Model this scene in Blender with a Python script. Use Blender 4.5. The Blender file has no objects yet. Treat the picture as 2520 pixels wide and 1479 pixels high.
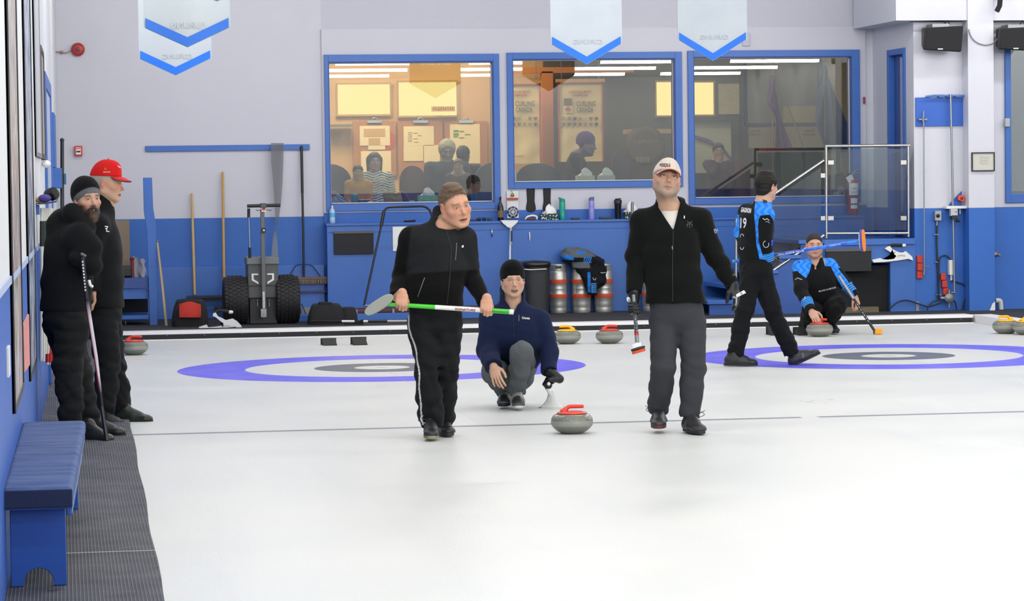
# Curling rink: hall, lounge behind glass, stones, brooms and players, all built procedurally.
import bpy, bmesh, math, random
import numpy as np
from mathutils import Vector, Matrix, Quaternion
from mathutils.bvhtree import BVHTree
random.seed(7)
SC=bpy.context.scene
COL=SC.collection
PI=math.pi
F=7150.0;CX, CY=1260.0, 739.5
HC=1.70
YAW=math.atan(0.155);PITCH=math.atan((739.5-434)/F);ROLL=0.0129
C0=Vector((0, 0, HC))
FW=Vector((math.sin(YAW)*math.cos(PITCH), math.cos(YAW)*math.cos(PITCH), -math.sin(PITCH)))
R0=Vector((math.cos(YAW), -math.sin(YAW), 0))
U0=R0.cross(FW)
RR=R0*math.cos(ROLL)-U0*math.sin(ROLL)
UU=R0*math.sin(ROLL)+U0*math.cos(ROLL)
def ray(px, py):return FW+RR*((px-CX)/F)+UU*((CY-py)/F)
def onZ(px, py, z=0.0):
 d=ray(px, py);return C0+d*((z-C0.z)/d.z)
def onY(px, py, Y):
 d=ray(px, py);return C0+d*((Y-C0.y)/d.y)
def onX(px, py, X):
 d=ray(px, py);return C0+d*((X-C0.x)/d.x)
def atD(px, py, D):return C0+ray(px, py)*D
def depth(P):return(Vector(P)-C0).dot(FW)
def proj(P):
 v=Vector(P)-C0;D=v.dot(FW)
 return(CX+F*v.dot(RR)/D, CY-F*v.dot(UU)/D)
cam=bpy.data.cameras.new('camera');camo=bpy.data.objects.new('camera', cam);COL.objects.link(camo)
cam.sensor_width=36;cam.sensor_fit='HORIZONTAL';cam.lens=F/2520*36
cam.clip_start=0.1;cam.clip_end=300
M=Matrix((RR, UU, -FW)).transposed().to_4x4();M.translation=C0
camo.matrix_world=M
SC.camera=camo
def lin(h):
 h=h.lstrip('#');r=[]
 for i in(0, 2, 4):
  c=int(h[i:i+2], 16)/255
  r.append(c/12.92 if c<=.04045 else((c+.055)/1.055)**2.4)
 return tuple(r)
def L4(h):return lin(h)+(1, )
class NT:
 def __init__(s, name):
  s.m=bpy.data.materials.new(name);s.m.use_nodes=True
  s.t=s.m.node_tree;s.n=s.t.nodes;s.n.clear()
  s.out=s.n.new('ShaderNodeOutputMaterial')
 def new(s, typ, **kw):
  n=s.n.new(typ)
  for k, v in kw.items():
   if k in n.inputs:n.inputs[k].default_value=v
   else:setattr(n, k, v)
  return n
 def link(s, a, b):s.t.links.new(a, b)
 def math(s, op, a, b=None, c=None):
  n=s.n.new('ShaderNodeMath');n.operation=op
  for i, v in enumerate((a, b, c)):
   if v is None:continue
   if isinstance(v, (int, float)):n.inputs[i].default_value=v
   else:s.link(v, n.inputs[i])
  return n.outputs[0]
 def mix(s, f, a, b):
  n=s.n.new('ShaderNodeMix');n.data_type='RGBA'
  for i, v in((0, f), (6, a), (7, b)):
   if isinstance(v, (int, float)):n.inputs[i].default_value=v
   elif isinstance(v, tuple):n.inputs[i].default_value=v
   else:s.link(v, n.inputs[i])
  return n.outputs[2]
 def coord(s, kind='Object'):
  return s.n.new('ShaderNodeTexCoord').outputs[kind]
 def noise(s, vec, scale, detail=3, rough=.5, mapscale=None):
  if mapscale:
   mp=s.n.new('ShaderNodeMapping');mp.inputs['Scale'].default_value=mapscale
   s.link(vec, mp.inputs[0]);vec=mp.outputs[0]
  n=s.n.new('ShaderNodeTexNoise');n.inputs['Scale'].default_value=scale
  n.inputs['Detail'].default_value=detail;n.inputs['Roughness'].default_value=rough
  s.link(vec, n.inputs['Vector']);return n.outputs['Fac']
 def ramp(s, f, a, b, lo=0, hi=1):
  n=s.n.new('ShaderNodeMapRange');n.clamp=True
  n.inputs[1].default_value=a;n.inputs[2].default_value=b
  n.inputs[3].default_value=lo;n.inputs[4].default_value=hi
  s.link(f, n.inputs[0]);return n.outputs[0]
 def bsdf(s, color, rough=.5, metal=0.0, spec=.5, bump=None, bstr=.3, bdist=.01, **kw):
  b=s.n.new('ShaderNodeBsdfPrincipled')
  for k, v in(('Base Color', color), ('Roughness', rough), ('Metallic', metal), ('Specular IOR Level', spec)):
   if isinstance(v, (int, float, tuple)):b.inputs[k].default_value=v
   else:s.link(v, b.inputs[k])
  for k, v in kw.items():b.inputs[k].default_value=v
  if bump is not None:
   bp=s.n.new('ShaderNodeBump');bp.inputs['Strength'].default_value=bstr;bp.inputs['Distance'].default_value=bdist
   s.link(bump, bp.inputs['Height']);s.link(bp.outputs[0], b.inputs['Normal'])
  s.link(b.outputs[0], s.out.inputs[0]);return b
_mc={}
def mat(name, hexc, rough=.5, metal=0., var=.06, scale=25, spec=.5, bump=.15, **kw):
 """painted / plastic surface with slight mottling"""
 if name in _mc:return _mc[name]
 t=NT(name);co=t.coord()
 nz=t.noise(co, scale, 4)
 c=lin(hexc)
 a=tuple(min(1, x*(1-var))for x in c)+(1, );b=tuple(min(1, x*(1+var))for x in c)+(1, )
 col=t.mix(nz, a, b)
 t.bsdf(col, rough, metal, spec, bump=nz if bump else None, bstr=bump, bdist=.004, **kw)
 _mc[name]=t.m;return t.m
def mat_vcol(name, rough=.8, spec=.3, fab=600, bstr=.35, sheen=0.0, sss=0.0):
 if name in _mc:return _mc[name]
 t=NT(name);co=t.coord()
 at=t.new('ShaderNodeAttribute', attribute_name='Col')
 nz=t.noise(co, fab, 2);n2=t.noise(co, 9, 3)
 k=t.math('ADD', t.math('MULTIPLY', nz, .16), t.math('MULTIPLY', n2, .16))
 k=t.math('ADD', k, .84)
 mx=t.new('ShaderNodeVectorMath', operation='SCALE');t.link(at.outputs['Color'], mx.inputs[0]);t.link(k, mx.inputs['Scale'])
 b=t.bsdf(mx.outputs[0], rough, 0, spec, bump=nz, bstr=bstr, bdist=.003)
 if sheen:b.inputs['Sheen Weight'].default_value=sheen;b.inputs['Sheen Roughness'].default_value=.5
 if sss:
  b.inputs['Subsurface Weight'].default_value=sss;b.inputs['Subsurface Radius'].default_value=(.012, .004, .002);b.inputs['Subsurface Scale'].default_value=1
 _mc[name]=t.m;return t.m
def mat_emit(name, hexc, st):
 if name in _mc:return _mc[name]
 t=NT(name);e=t.new('ShaderNodeEmission');e.inputs[0].default_value=L4(hexc);e.inputs[1].default_value=st
 t.link(e.outputs[0], t.out.inputs[0]);_mc[name]=t.m;return t.m
def mat_glass(name, tint='#eef3f2', ior=1.5, veil=0.0):
 """thin pane: fresnel reflection over straight transmission, plus a faint patchy grey diffuse veil"""
 if name in _mc:return _mc[name]
 t=NT(name)
 tr=t.new('ShaderNodeBsdfTransparent');tr.inputs[0].default_value=L4(tint)
 gl=t.new('ShaderNodeBsdfGlossy');gl.inputs['Roughness'].default_value=.0;gl.inputs[0].default_value=(1, 1, 1, 1)
 fr=t.new('ShaderNodeFresnel');fr.inputs[0].default_value=ior
 f2=t.math('MULTIPLY', fr.outputs[0], 2.2)
 f2=t.math('MINIMUM', f2, 1.0)
 mx=t.new('ShaderNodeMixShader');t.link(f2, mx.inputs[0]);t.link(tr.outputs[0], mx.inputs[1]);t.link(gl.outputs[0], mx.inputs[2])
 o=mx.outputs[0]
 if veil:
  df=t.new('ShaderNodeBsdfDiffuse');df.inputs[0].default_value=(.6, .6, .6, 1)
  nz=t.noise(t.coord(), 2.5, 4);fv=t.math('MULTIPLY', nz, veil*2)
  m2=t.new('ShaderNodeMixShader');t.link(fv, m2.inputs[0]);t.link(o, m2.inputs[1]);t.link(df.outputs[0], m2.inputs[2]);o=m2.outputs[0]
 t.link(o, t.out.inputs[0]);_mc[name]=t.m;return t.m
def clean(n):return n
def tag(o, label=None, cat=None, group=None, kind=None):
 if label:o['label']=label
 if cat:o['category']=cat
 if group:o['group']=group
 if kind:o['kind']=kind
 return o
def thing(name, label, cat, loc=(0, 0, 0), rotz=0, group=None):
 o=bpy.data.objects.new(name, None);COL.objects.link(o);o.empty_display_size=.1
 o.location=loc;o.rotation_euler=(0, 0, rotz)
 return tag(o, label, cat, group)
def setpar(o, p):
 if p is not None:o.parent=p
class MB:
 """collects shapes (world coordinates) into one mesh"""
 def __init__(s):s.v=[];s.f=[];s.mi=[];s.sm=[];s.cur=0
 def add(s, vs, fs, smooth=False):
  b=len(s.v);s.v+=[tuple(p)for p in vs]
  for f in fs:s.f.append([b+i for i in f]);s.mi.append(s.cur);s.sm.append(smooth)
  return s
 def box(s, a, b):
  (x0, y0, z0), (x1, y1, z1)=a, b
  x0, x1=min(x0, x1), max(x0, x1);y0, y1=min(y0, y1), max(y0, y1);z0, z1=min(z0, z1), max(z0, z1)
  vs=[(x, y, z)for z in(z0, z1)for y in(y0, y1)for x in(x0, x1)]
  return s.add(vs, [(0, 2, 3, 1), (4, 5, 7, 6), (0, 1, 5, 4), (2, 6, 7, 3), (0, 4, 6, 2), (1, 3, 7, 5)])
 def obox(s, c, X, Y, Z):
  """oriented box: centre and three half-vectors"""
  c=Vector(c);X=Vector(X);Y=Vector(Y);Z=Vector(Z)
  vs=[c+X*i+Y*j+Z*k for k in(-1, 1)for j in(-1, 1)for i in(-1, 1)]
  fs=[(0, 2, 3, 1), (4, 5, 7, 6), (0, 1, 5, 4), (2, 6, 7, 3), (0, 4, 6, 2), (1, 3, 7, 5)]
  if X.cross(Y).dot(Z)<0:fs=[f[::-1]for f in fs]
  return s.add(vs, fs)
 def tube(s, pts, r, n=10, cap=True, smooth=True, flat=1.0):
  pts=[Vector(p)for p in pts];m=len(pts)
  rs=r if isinstance(r, (list, tuple))else[r]*m
  T=[]
  for i in range(m):
   a=pts[max(0, i-1)];b=pts[min(m-1, i+1)];d=(b-a)
   T.append(d.normalized()if d.length>1e-9 else Vector((0, 0, 1)))
  N=T[0].orthogonal().normalized()
  vs=[]
  for i in range(m):
   if i:
    N=(N-T[i]*N.dot(T[i]))
    N=N.normalized()if N.length>1e-6 else T[i].orthogonal().normalized()
   B=T[i].cross(N)
   for k in range(n):
    a=2*PI*k/n;vs.append(pts[i]+(N*math.cos(a)+B*math.sin(a)*flat)*rs[i])
  fs=[]
  for i in range(m-1):
   for k in range(n):
    k2=(k+1)%n;fs.append((i*n+k, i*n+k2, (i+1)*n+k2, (i+1)*n+k))
  s.add(vs, fs, smooth)
  if cap:
   s.add([vs[k]for k in range(n)], [tuple(range(n))[::-1]]);s.add([vs[(m-1)*n+k]for k in range(n)], [tuple(range(n))])
  return s
 def cyl(s, a, b, r, r2=None, n=16, smooth=True):return s.tube([a, b], [r, r if r2 is None else r2], n, True, smooth)
 def lathe(s, c, prof, axis=(0, 0, 1), n=32, smooth=True):
  """prof: list of (radius, height) along axis from c"""
  c=Vector(c);A=Vector(axis).normalized();N=A.orthogonal().normalized();B=A.cross(N)
  vs=[];m=len(prof)
  for(r, h)in prof:
   for k in range(n):
    a=2*PI*k/n;vs.append(c+A*h+(N*math.cos(a)+B*math.sin(a))*r)
  fs=[(i*n+k, i*n+(k+1)%n, (i+1)*n+(k+1)%n, (i+1)*n+k)for i in range(m-1)for k in range(n)]
  s.add(vs, fs, smooth)
  if prof[0][0]>1e-5:s.add([vs[k]for k in range(n)], [tuple(range(n))[::-1]])
  if prof[-1][0]>1e-5:s.add([vs[(m-1)*n+k]for k in range(n)], [tuple(range(n))])
  return s
 def prism(s, poly, ext):
  """poly: list of 3D points (planar), extruded by vector ext"""
  ext=Vector(ext);p=[Vector(q)for q in poly];n=len(p)
  nrm=Vector((0, 0, 0))
  for i in range(n):nrm+=p[i].cross(p[(i+1)%n])
  if nrm.dot(ext)>0:p=p[::-1]
  vs=p+[q+ext for q in p]
  fs=[tuple(range(n)), tuple(range(2*n-1, n-1, -1))]
  for i in range(n):
   j=(i+1)%n;fs.append((j, i, n+i, n+j))
  return s.add(vs, fs)
 def grid(s, fn, nu, nv, smooth=True, thick=None, closed_u=False):
  """fn(u,v)->point ; optional thickness vector"""
  vs=[Vector(fn(i/(nu-1), j/(nv-1)))for j in range(nv)for i in range(nu)]
  fs=[(j*nu+i, j*nu+i+1, (j+1)*nu+i+1, (j+1)*nu+i)for j in range(nv-1)for i in range(nu-1)]
  if thick is None:return s.add(vs, fs, smooth)
  t=Vector(thick);n=len(vs)
  s.add(vs+[v+t for v in vs], fs+[tuple(n+i for i in f[::-1])for f in fs], smooth)
  ring=[i for i in range(nu)]+[j*nu+nu-1 for j in range(1, nv)]+[(nv-1)*nu+i for i in range(nu-2, -1, -1)]+[j*nu for j in range(nv-2, 0, -1)]
  vv=vs+[v+t for v in vs]
  s.add(vv, [(ring[(k+1)%len(ring)], ring[k], n+ring[k], n+ring[(k+1)%len(ring)])for k in range(len(ring))])
  return s
 def sphere(s, c, r, n=16, m=10):
  c=Vector(c);rx, ry, rz=r if isinstance(r, (tuple, list))else(r, r, r)
  vs=[c+Vector((0, 0, -rz))]
  for j in range(1, m):
   t=PI*j/m-PI/2
   for k in range(n):
    a=2*PI*k/n;vs.append(c+Vector((rx*math.cos(t)*math.cos(a), ry*math.cos(t)*math.sin(a), rz*math.sin(t))))
  vs.append(c+Vector((0, 0, rz)))
  fs=[(0, 1+(k+1)%n, 1+k)for k in range(n)]
  for j in range(m-2):
   for k in range(n):fs.append((1+j*n+k, 1+j*n+(k+1)%n, 1+(j+1)*n+(k+1)%n, 1+(j+1)*n+k))
  q=len(vs)-1;fs+=[(q, 1+(m-2)*n+k, 1+(m-2)*n+(k+1)%n)for k in range(n)]
  return s.add(vs, fs, True)
 def build(s, name, mats, parent=None, bevel=0, seg=2, origin=None, fixn=False):
  me=bpy.data.meshes.new(name)
  P=Matrix.Identity(4)
  if parent is not None:
   P=world(parent).inverted()
  O=Vector(origin)if origin is not None else None
  if parent is None:
   if O is None and s.v:
    xs=[v[0]for v in s.v];ys=[v[1]for v in s.v];zs=[v[2]for v in s.v]
    O=Vector(((min(xs)+max(xs))/2, (min(ys)+max(ys))/2, min(zs)))
   vv=[Vector(v)-O for v in s.v]
  else:
   vv=[P@Vector(v)for v in s.v];O=Vector((0, 0, 0))
  me.from_pydata([tuple(v)for v in vv], [], s.f)
  if not isinstance(mats, (list, tuple)):mats=[mats]
  for m in mats:me.materials.append(m)
  me.polygons.foreach_set('material_index', s.mi);me.polygons.foreach_set('use_smooth', s.sm)
  me.update()
  if fixn:
   bm=bmesh.new();bm.from_mesh(me);bmesh.ops.remove_doubles(bm, verts=bm.verts, dist=1e-5);bmesh.ops.recalc_face_normals(bm, faces=bm.faces);bm.to_mesh(me);bm.free()
  o=bpy.data.objects.new(name, me);COL.objects.link(o);o.location=O
  setpar(o, parent)
  if bevel:
   b=o.modifiers.new('b', 'BEVEL');b.width=bevel;b.segments=seg;b.limit_method='ANGLE';b.angle_limit=.6
   b.harden_normals=False
  return o
def world(o):
 m=Matrix.LocRotScale(o.location, o.rotation_euler, o.scale)
 return m if o.parent is None else world(o.parent)@m
def arcpts(c, r, a0, a1, n, X=(1, 0, 0), Y=(0, 0, 1)):
 c=Vector(c);X=Vector(X);Y=Vector(Y)
 return[c+(X*math.cos(a0+(a1-a0)*i/n)+Y*math.sin(a0+(a1-a0)*i/n))*r for i in range(n+1)]
def fillet(pts, r, n=5):
 pts=[Vector(p)for p in pts];out=[pts[0]]
 for i in range(1, len(pts)-1):
  a, b, c=pts[i-1], pts[i], pts[i+1]
  u=(a-b);v=(c-b);k=min(r, u.length*.45, v.length*.45)
  p, q=b+u.normalized()*k, b+v.normalized()*k
  for j in range(n+1):
   t=j/n;out.append(p*(1-t)**2+b*2*t*(1-t)+q*t*t)
 out.append(pts[-1]);return out
_tc={}
def text_geo(txt, bold=0.0, spacing=1.0, shear=0.0):
 key=(txt, bold, spacing, shear)
 if key in _tc:return _tc[key]
 cu=bpy.data.curves.new('t', 'FONT');cu.body=txt;cu.size=1;cu.align_x='CENTER';cu.align_y='CENTER'
 cu.offset=bold;cu.space_character=spacing;cu.shear=shear;cu.resolution_u=3
 o=bpy.data.objects.new('t', cu);COL.objects.link(o)
 dg=bpy.context.evaluated_depsgraph_get();dg.update()
 me=o.evaluated_get(dg).to_mesh()
 vs=[tuple(v.co)for v in me.vertices];fs=[tuple(p.vertices)for p in me.polygons]
 o.evaluated_get(dg).to_mesh_clear();bpy.data.objects.remove(o);bpy.data.curves.remove(cu)
 xs=[v[0]for v in vs];ys=[v[1]for v in vs]
 cx, cy, w, h=(min(xs)+max(xs))/2, (min(ys)+max(ys))/2, max(xs)-min(xs), max(ys)-min(ys)
 vs=[((v[0]-cx)/h, (v[1]-cy)/h)for v in vs]
 _tc[key]=(vs, fs, w/h);return _tc[key]
def put_text(mb, txt, c, right, up, h, w=None, bold=.02, shear=0, bvh=None, off=.002, spacing=1.0):
 """flat (or wrapped onto bvh) lettering; h = letter height, w = total width"""
 vs, fs, asp=text_geo(txt, bold, spacing, shear)
 c=Vector(c);X=Vector(right).normalized();Y=Vector(up).normalized();Nn=X.cross(Y)
 sx=h if w is None else w/asp
 if bvh is not None:
  vs, fs=subdiv2(vs, fs, .22)
 pts=[]
 for(u, v)in vs:
  p=c+X*u*sx+Y*v*h
  if bvh is not None:
   hit=bvh.ray_cast(p+Nn*.15, -Nn, .5)
   if hit[0]is not None:p=hit[0]+Nn*off
  pts.append(p)
 mb.add(pts, fs);return mb
def subdiv2(vs, fs, mx):
 bm=bmesh.new();V=[bm.verts.new((a, b, 0))for a, b in vs]
 for f in fs:
  try:bm.faces.new([V[i]for i in f])
  except Exception:pass
 bmesh.ops.triangulate(bm, faces=bm.faces)
 for _ in range(3):
  es=[e for e in bm.edges if e.calc_length()>mx]
  if not es:break
  bmesh.ops.subdivide_edges(bm, edges=es, cuts=1, use_grid_fill=False)
  bmesh.ops.triangulate(bm, faces=[f for f in bm.faces if len(f.verts)>3])
 bm.verts.index_update()
 o=[(v.co.x, v.co.y)for v in bm.verts], [tuple(v.index for v in f.verts)for f in bm.faces]
 bm.free();return o
def dup_tree(o, parent=None, off=(0, 0, 0), label=None, rotz=None):
 c=o.copy();COL.objects.link(c)
 if parent is not None:c.parent=parent;c.matrix_parent_inverse=o.matrix_parent_inverse.copy()
 else:c.location=Vector(o.location)+Vector(off)
 if label:c['label']=label
 if rotz is not None:c.rotation_euler=(0, 0, rotz)
 for ch in CH.get(o, [])if False else[q for q in list(COL.objects)if q.parent==o]:
  dup_tree(ch, c)
 return c
YW=34.2
YB=33.98
YR=32.55
ZT=5.4
def XL(Y):return-.25+.0105*(Y-12)
WLN=Vector((1, -.0105, 0)).normalized()
def onWL(px, py, off=0.0):
 p0=Vector((XL(12)+off, 12, 0));d=ray(px, py);return C0+d*((p0-C0).dot(WLN)/d.dot(WLN))
def wl(Y, z, off=0):return Vector((XL(Y)+off, Y, z))
def mat_ice():
 t=NT('ice');P=t.coord('Object');geo=t.new('ShaderNodeNewGeometry');pos=geo.outputs['Position']
 sp=t.new('ShaderNodeSeparateXYZ');t.link(pos, sp.inputs[0]);X, Y=sp.outputs[0], sp.outputs[1]
 n1=t.noise(pos, .9, 5, .6);n2=t.noise(pos, 1.0, 5, .62, (2.2, .28, 1));n3=t.noise(pos, 5.0, 4, .6, (6, .22, 1))
 a=t.mix(t.ramp(n1, .3, .7), L4('#d0d2d1'), L4('#d7d8d4'))
 a=t.mix(t.ramp(n2, .52, .78, 0, .25), a, L4('#b9c0c6'))
 a=t.mix(t.ramp(n3, .6, .8, 0, .12), a, L4('#b2b9c0'))
 ring_n=t.noise(pos, 3, 4, .6)
 blue=t.mix(t.ramp(ring_n, .3, .7), L4('#4a40e0'), L4('#6a64ee'))
 dark=t.mix(t.ramp(ring_n, .3, .7), L4('#3a4356'), L4('#4e586c'))
 for cx in(2.83, 7.53):
  dx=t.math('SUBTRACT', X, cx);dy=t.math('SUBTRACT', Y, 25.93)
  r=t.math('SQRT', t.math('ADD', t.math('MULTIPLY', dx, dx), t.math('MULTIPLY', dy, dy)))
  def band(lo, hi):return t.math('MULTIPLY', t.ramp(r, lo-.008, lo+.008), t.ramp(r, hi-.008, hi+.008, 1, 0))
  a=t.mix(t.math('MULTIPLY', band(1.225, 1.83), .93), a, blue)
  a=t.mix(t.math('MULTIPLY', band(.25, .61), .9), a, dark)
  a=t.mix(t.math('MULTIPLY', band(-.1, .06), .35), a, L4('#7d7f86'))
  ax=t.math('ABSOLUTE', dx)
  cl=t.math('MULTIPLY', t.ramp(ax, .004, .012, .18, 0), t.ramp(Y, 19.6, 19.7));a=t.mix(cl, a, L4('#9aa2ad'))
 tl=t.math('MULTIPLY', t.ramp(t.math('ABSOLUTE', t.math('SUBTRACT', Y, 25.93)), .006, .014, .15, 0), 1.0);a=t.mix(tl, a, L4('#9aa2ad'))
 hl=t.ramp(t.math('ABSOLUTE', t.math('SUBTRACT', Y, 19.6)), .045, .06, 1, 0)
 gap=t.ramp(t.math('ABSOLUTE', t.math('SUBTRACT', X, 5.122)), .055, .065, 0, 1)
 edge=t.ramp(X, .43, .44)
 a=t.mix(t.math('MULTIPLY', t.math('MULTIPLY', hl, gap), .8), a, L4('#5e6672'))
 for cx, cy in((4.32, 20.75), (5.55, 20.95)):
  q=t.math('MULTIPLY', t.ramp(t.math('ABSOLUTE', t.math('SUBTRACT', X, cx)), .12, .2, 1, 0), t.ramp(t.math('ABSOLUTE', t.math('SUBTRACT', Y, cy)), .1, .22, 1, 0))
  nn=t.noise(pos, 1, 3, .5, (26, 5, 1));a=t.mix(t.math('MULTIPLY', q, t.ramp(nn, .55, .62, 0, .55)), a, L4('#8f9aa6'))
 for cx, cy, colr in((5.12, 28.05, '#efe6a0'), (5.45, 27.75, '#ee9a90'), (.72, 27.9, '#ee9a90')):
  q=t.math('MULTIPLY', t.ramp(t.math('ABSOLUTE', t.math('SUBTRACT', X, cx)), .05, .13, 1, 0), t.ramp(t.math('ABSOLUTE', t.math('SUBTRACT', Y, cy)), .02, .06, 1, 0))
  a=t.mix(t.math('MULTIPLY', q, .6), a, L4(colr))
 peb=t.noise(pos, 60, 2, .5)
 rough=t.ramp(n1, .2, .8, .30, .42)
 t.bsdf(a, rough, 0, .16, bump=peb, bstr=.35, bdist=.004)
 return t.m
ice_m=mat_ice()
def mat_ribbed():
 t=NT('ribbed_rubber');geo=t.new('ShaderNodeNewGeometry');pos=geo.outputs['Position']
 sp=t.new('ShaderNodeSeparateXYZ');t.link(pos, sp.inputs[0]);X, Y=sp.outputs[0], sp.outputs[1]
 w=t.math('SINE', t.math('MULTIPLY', X, 2*PI/.0155));w=t.ramp(w, .2, .95)
 n=t.noise(pos, 3, 5, .6);n2=t.noise(pos, 40, 3)
 base=t.mix(t.ramp(n, .35, .7), L4('#3c3e44'), L4('#5a5a60'))
 a=t.mix(t.math('MULTIPLY', w, .35), base, L4('#85858a'))
 st=t.ramp(t.noise(pos, 7, 2, .5, (1, .5, 1)), .70, .74, 0, .6);a=t.mix(st, a, L4('#1d1d20'))
 seam=t.ramp(t.math('ABSOLUTE', t.math('SUBTRACT', Y, 13.27)), .007, .012, 1, 0);a=t.mix(seam, a, L4('#b9bcb8'))
 t.bsdf(a, .75, 0, .3, bump=w, bstr=.5, bdist=.004);return t.m
rib_m=mat_ribbed()
def mat_twotone(name, zb, white='#c4c4cd', blue='#3365b2'):
 t=NT(name);geo=t.new('ShaderNodeNewGeometry');pos=geo.outputs['Position']
 sp=t.new('ShaderNodeSeparateXYZ');t.link(pos, sp.inputs[0])
 n=t.noise(pos, 2, 5, .6);n2=t.noise(pos, 30, 3)
 f=t.ramp(sp.outputs[2], zb-.003, zb+.003)
 w=t.mix(n, tuple(x*.97 for x in lin(white))+(1, ), tuple(x*1.03 for x in lin(white))+(1, ))
 b=t.mix(n, tuple(x*.88 for x in lin(blue))+(1, ), tuple(x*1.1 for x in lin(blue))+(1, ))
 sc=t.ramp(t.noise(pos, 11, 4, .7), .73, .76, 0, .6);b=t.mix(sc, b, L4('#8fa0c8'))
 c=t.mix(f, b, w);t.bsdf(c, .45, 0, .35, bump=n2, bstr=.08, bdist=.003);return t.m
zbL=onY(480, 537, YW).z;zbM=onY(1000, 521, YW).z;zbR=onY(2310, 512, YR).z
wallL_m=mat_twotone('wall_paint_left_section', zbL)
wallM_m=mat_twotone('wall_paint_window_section', zbM)
wallR_m=mat_twotone('wall_paint_right_section', zbR, white='#d0d1d9', blue='#356abc')
wallS_m=mat_twotone('wall_paint_side', 1.25, white='#dddfe2', blue='#2d5fb6')
white_m=mat('white_paint', '#bcbcc6', .6, var=.03)
soffit_m=mat('soffit_paint', '#cfcfd8', .6, var=.02)
blue_m=mat('blue_paint', '#3365b2', .4, var=.08, scale=6)
dblue_m=mat('dark_blue_paint', '#27498c', .4, var=.08, scale=6)
black_m=mat('black_plastic', '#17181a', .45)
blackmat_m=mat('black_carpet', '#2c2c30', .9, scale=80, var=.25)
rub_m=mat('black_rubber', '#1b1b1d', .7, scale=60, var=.2)
steel_m=mat('brushed_steel', '#b9b8b4', .28, 1.0, var=.05, scale=60)
chrome_m=mat('chrome', '#d8d8d8', .12, 1.0)
greysteel_m=mat('grey_steel', '#8b8e92', .4, .7)
wood_m=mat('pale_wood', '#c0a066', .5, scale=14, var=.12)
wood2_m=mat('orange_wood', '#bd9250', .5, scale=14, var=.12)
red_m=mat('red_plastic', '#c8281e', .35)
yel_m=mat('yellow_plastic', '#eeb208', .35)
wht_m=mat('white_plastic', '#e4e5e2', .4, var=.02)
tan_m=mat('tan_board', '#8a7a66', .8)
orange_m=mat('orange_foam', '#f08a1c', .7)
def struct(o):o['kind']='structure';return o
fl=MB();fl.box((-.7, -16, -.12), (20.2, 42, -.03));struct(fl.build('floor', mat('concrete', '#77777a', .8)))
ic=MB();ic.add([(.30, -15, 0), (10.35, -15, 0), (10.35, 31.6, 0), (.30, 31.6, 0), (.30, -15, -.03), (10.35, -15, -.03), (10.35, 31.6, -.03), (.30, 31.6, -.03)], [(0, 1, 2, 3), (4, 7, 6, 5), (0, 4, 5, 1), (1, 5, 6, 2), (2, 6, 7, 3), (3, 7, 4, 0)])
tag(ic.build('ice_sheet', ice_m), kind='structure')
mw=MB()
ys=[-15+i*.5 for i in range(94)]
def medge(Y):
 e=.385 if Y<12 else .385+(.50-.385)*min(1, (Y-12)/14)
 return e+.006*math.sin(Y*2.1)
vs=[(XL(Y), Y, .02)for Y in ys]+[(medge(Y), Y, .02)for Y in ys]+[(medge(Y)+.004, Y, 0.0)for Y in ys]
n=len(ys);mw.add(vs, [(i, n+i, n+i+1, i+1)for i in range(n-1)]+[(n+i, 2*n+i, 2*n+i+1, n+i+1)for i in range(n-1)])
struct(mw.build('walkway_mat', rib_m))
bk=MB();bk.box((-.2, 31.35, -.03), (20, 34.5, .08));bk.box((10.3, -15, -.03), (20, 31.35, .08));struct(bk.build('back_walkway', blackmat_m))
YBU=31.2
bt=MB();bt.box((.35, YBU+.0, .0), (10.02, YBU+.14, .055));bumper=tag(thing('ice_bumper', 'long black foam bumper with white cap along the far end of the ice', 'bumper', (.35, YBU, 0)))
bt.build('foam_strip', mat('black_foam', '#222224', .8, scale=70, var=.3), bumper, bevel=.008)
bc=MB();bc.box((.3, YBU+.0, .058), (10.04, YBU+.30, .092));bc.build('white_cap', mat('white_cap', '#e6e6e6', .5, var=.02), bumper, bevel=.006)
for i in range(24):
 nail=MB();nail.sphere((.7+i*.4, YBU-.004, .047+.004*math.sin(i*3)), .006, 8, 6);nail.build('screw', greysteel_m, bumper)
lip=MB();lip.box((.33, YBU-.05, 0), (10.04, YBU, .008));lip.build('ice_lip', mat('frost', '#e9ebec', .8, var=.02), bumper)
cu=MB();cu.box((10.06, 18, 0), (10.3, 31.35, .088));struct(cu.build('trim_1', mat('curb_white', '#e2e3e3', .6, var=.02)))
def wall_holes(mb, x0, x1, z0, z1, Y, th, holes):
 xs=sorted({x0, x1, *[h[0]for h in holes], *[h[1]for h in holes]});zs=sorted({z0, z1, *[h[2]for h in holes], *[h[3]for h in holes]})
 for i in range(len(xs)-1):
  for j in range(len(zs)-1):
   cx, cz=(xs[i]+xs[i+1])/2, (zs[j]+zs[j+1])/2
   if any(h[0]<cx<h[1]and h[2]<cz<h[3]for h in holes):continue
   mb.box((xs[i], Y, zs[j]), (xs[i+1], Y+th, zs[j+1]))
Xc=onY(794, 300, YW).x
Xe=onY(2131, 300, YW).x
wb=MB();wb.box((-.3, YW+.03, -.03), (Xc, YW+.2, ZT));struct(wb.build('wall_back', wallL_m))
def rectY(px0, py0, px1, py1, Y):
 a=onY(px0, py0, Y);b=onY(px1, py1, Y);return min(a.x, b.x), max(a.x, b.x), min(a.z, b.z), max(a.z, b.z)
W=[((797, 135), (1232, 514), (807, 153), (1217, 498)), ((1246, 130), (1680, 459), (1260, 146), (1663, 445)), ((1691, 125), (2117, 498), (1705, 141), (2097, 484))]
holes=[];outer=[]
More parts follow.
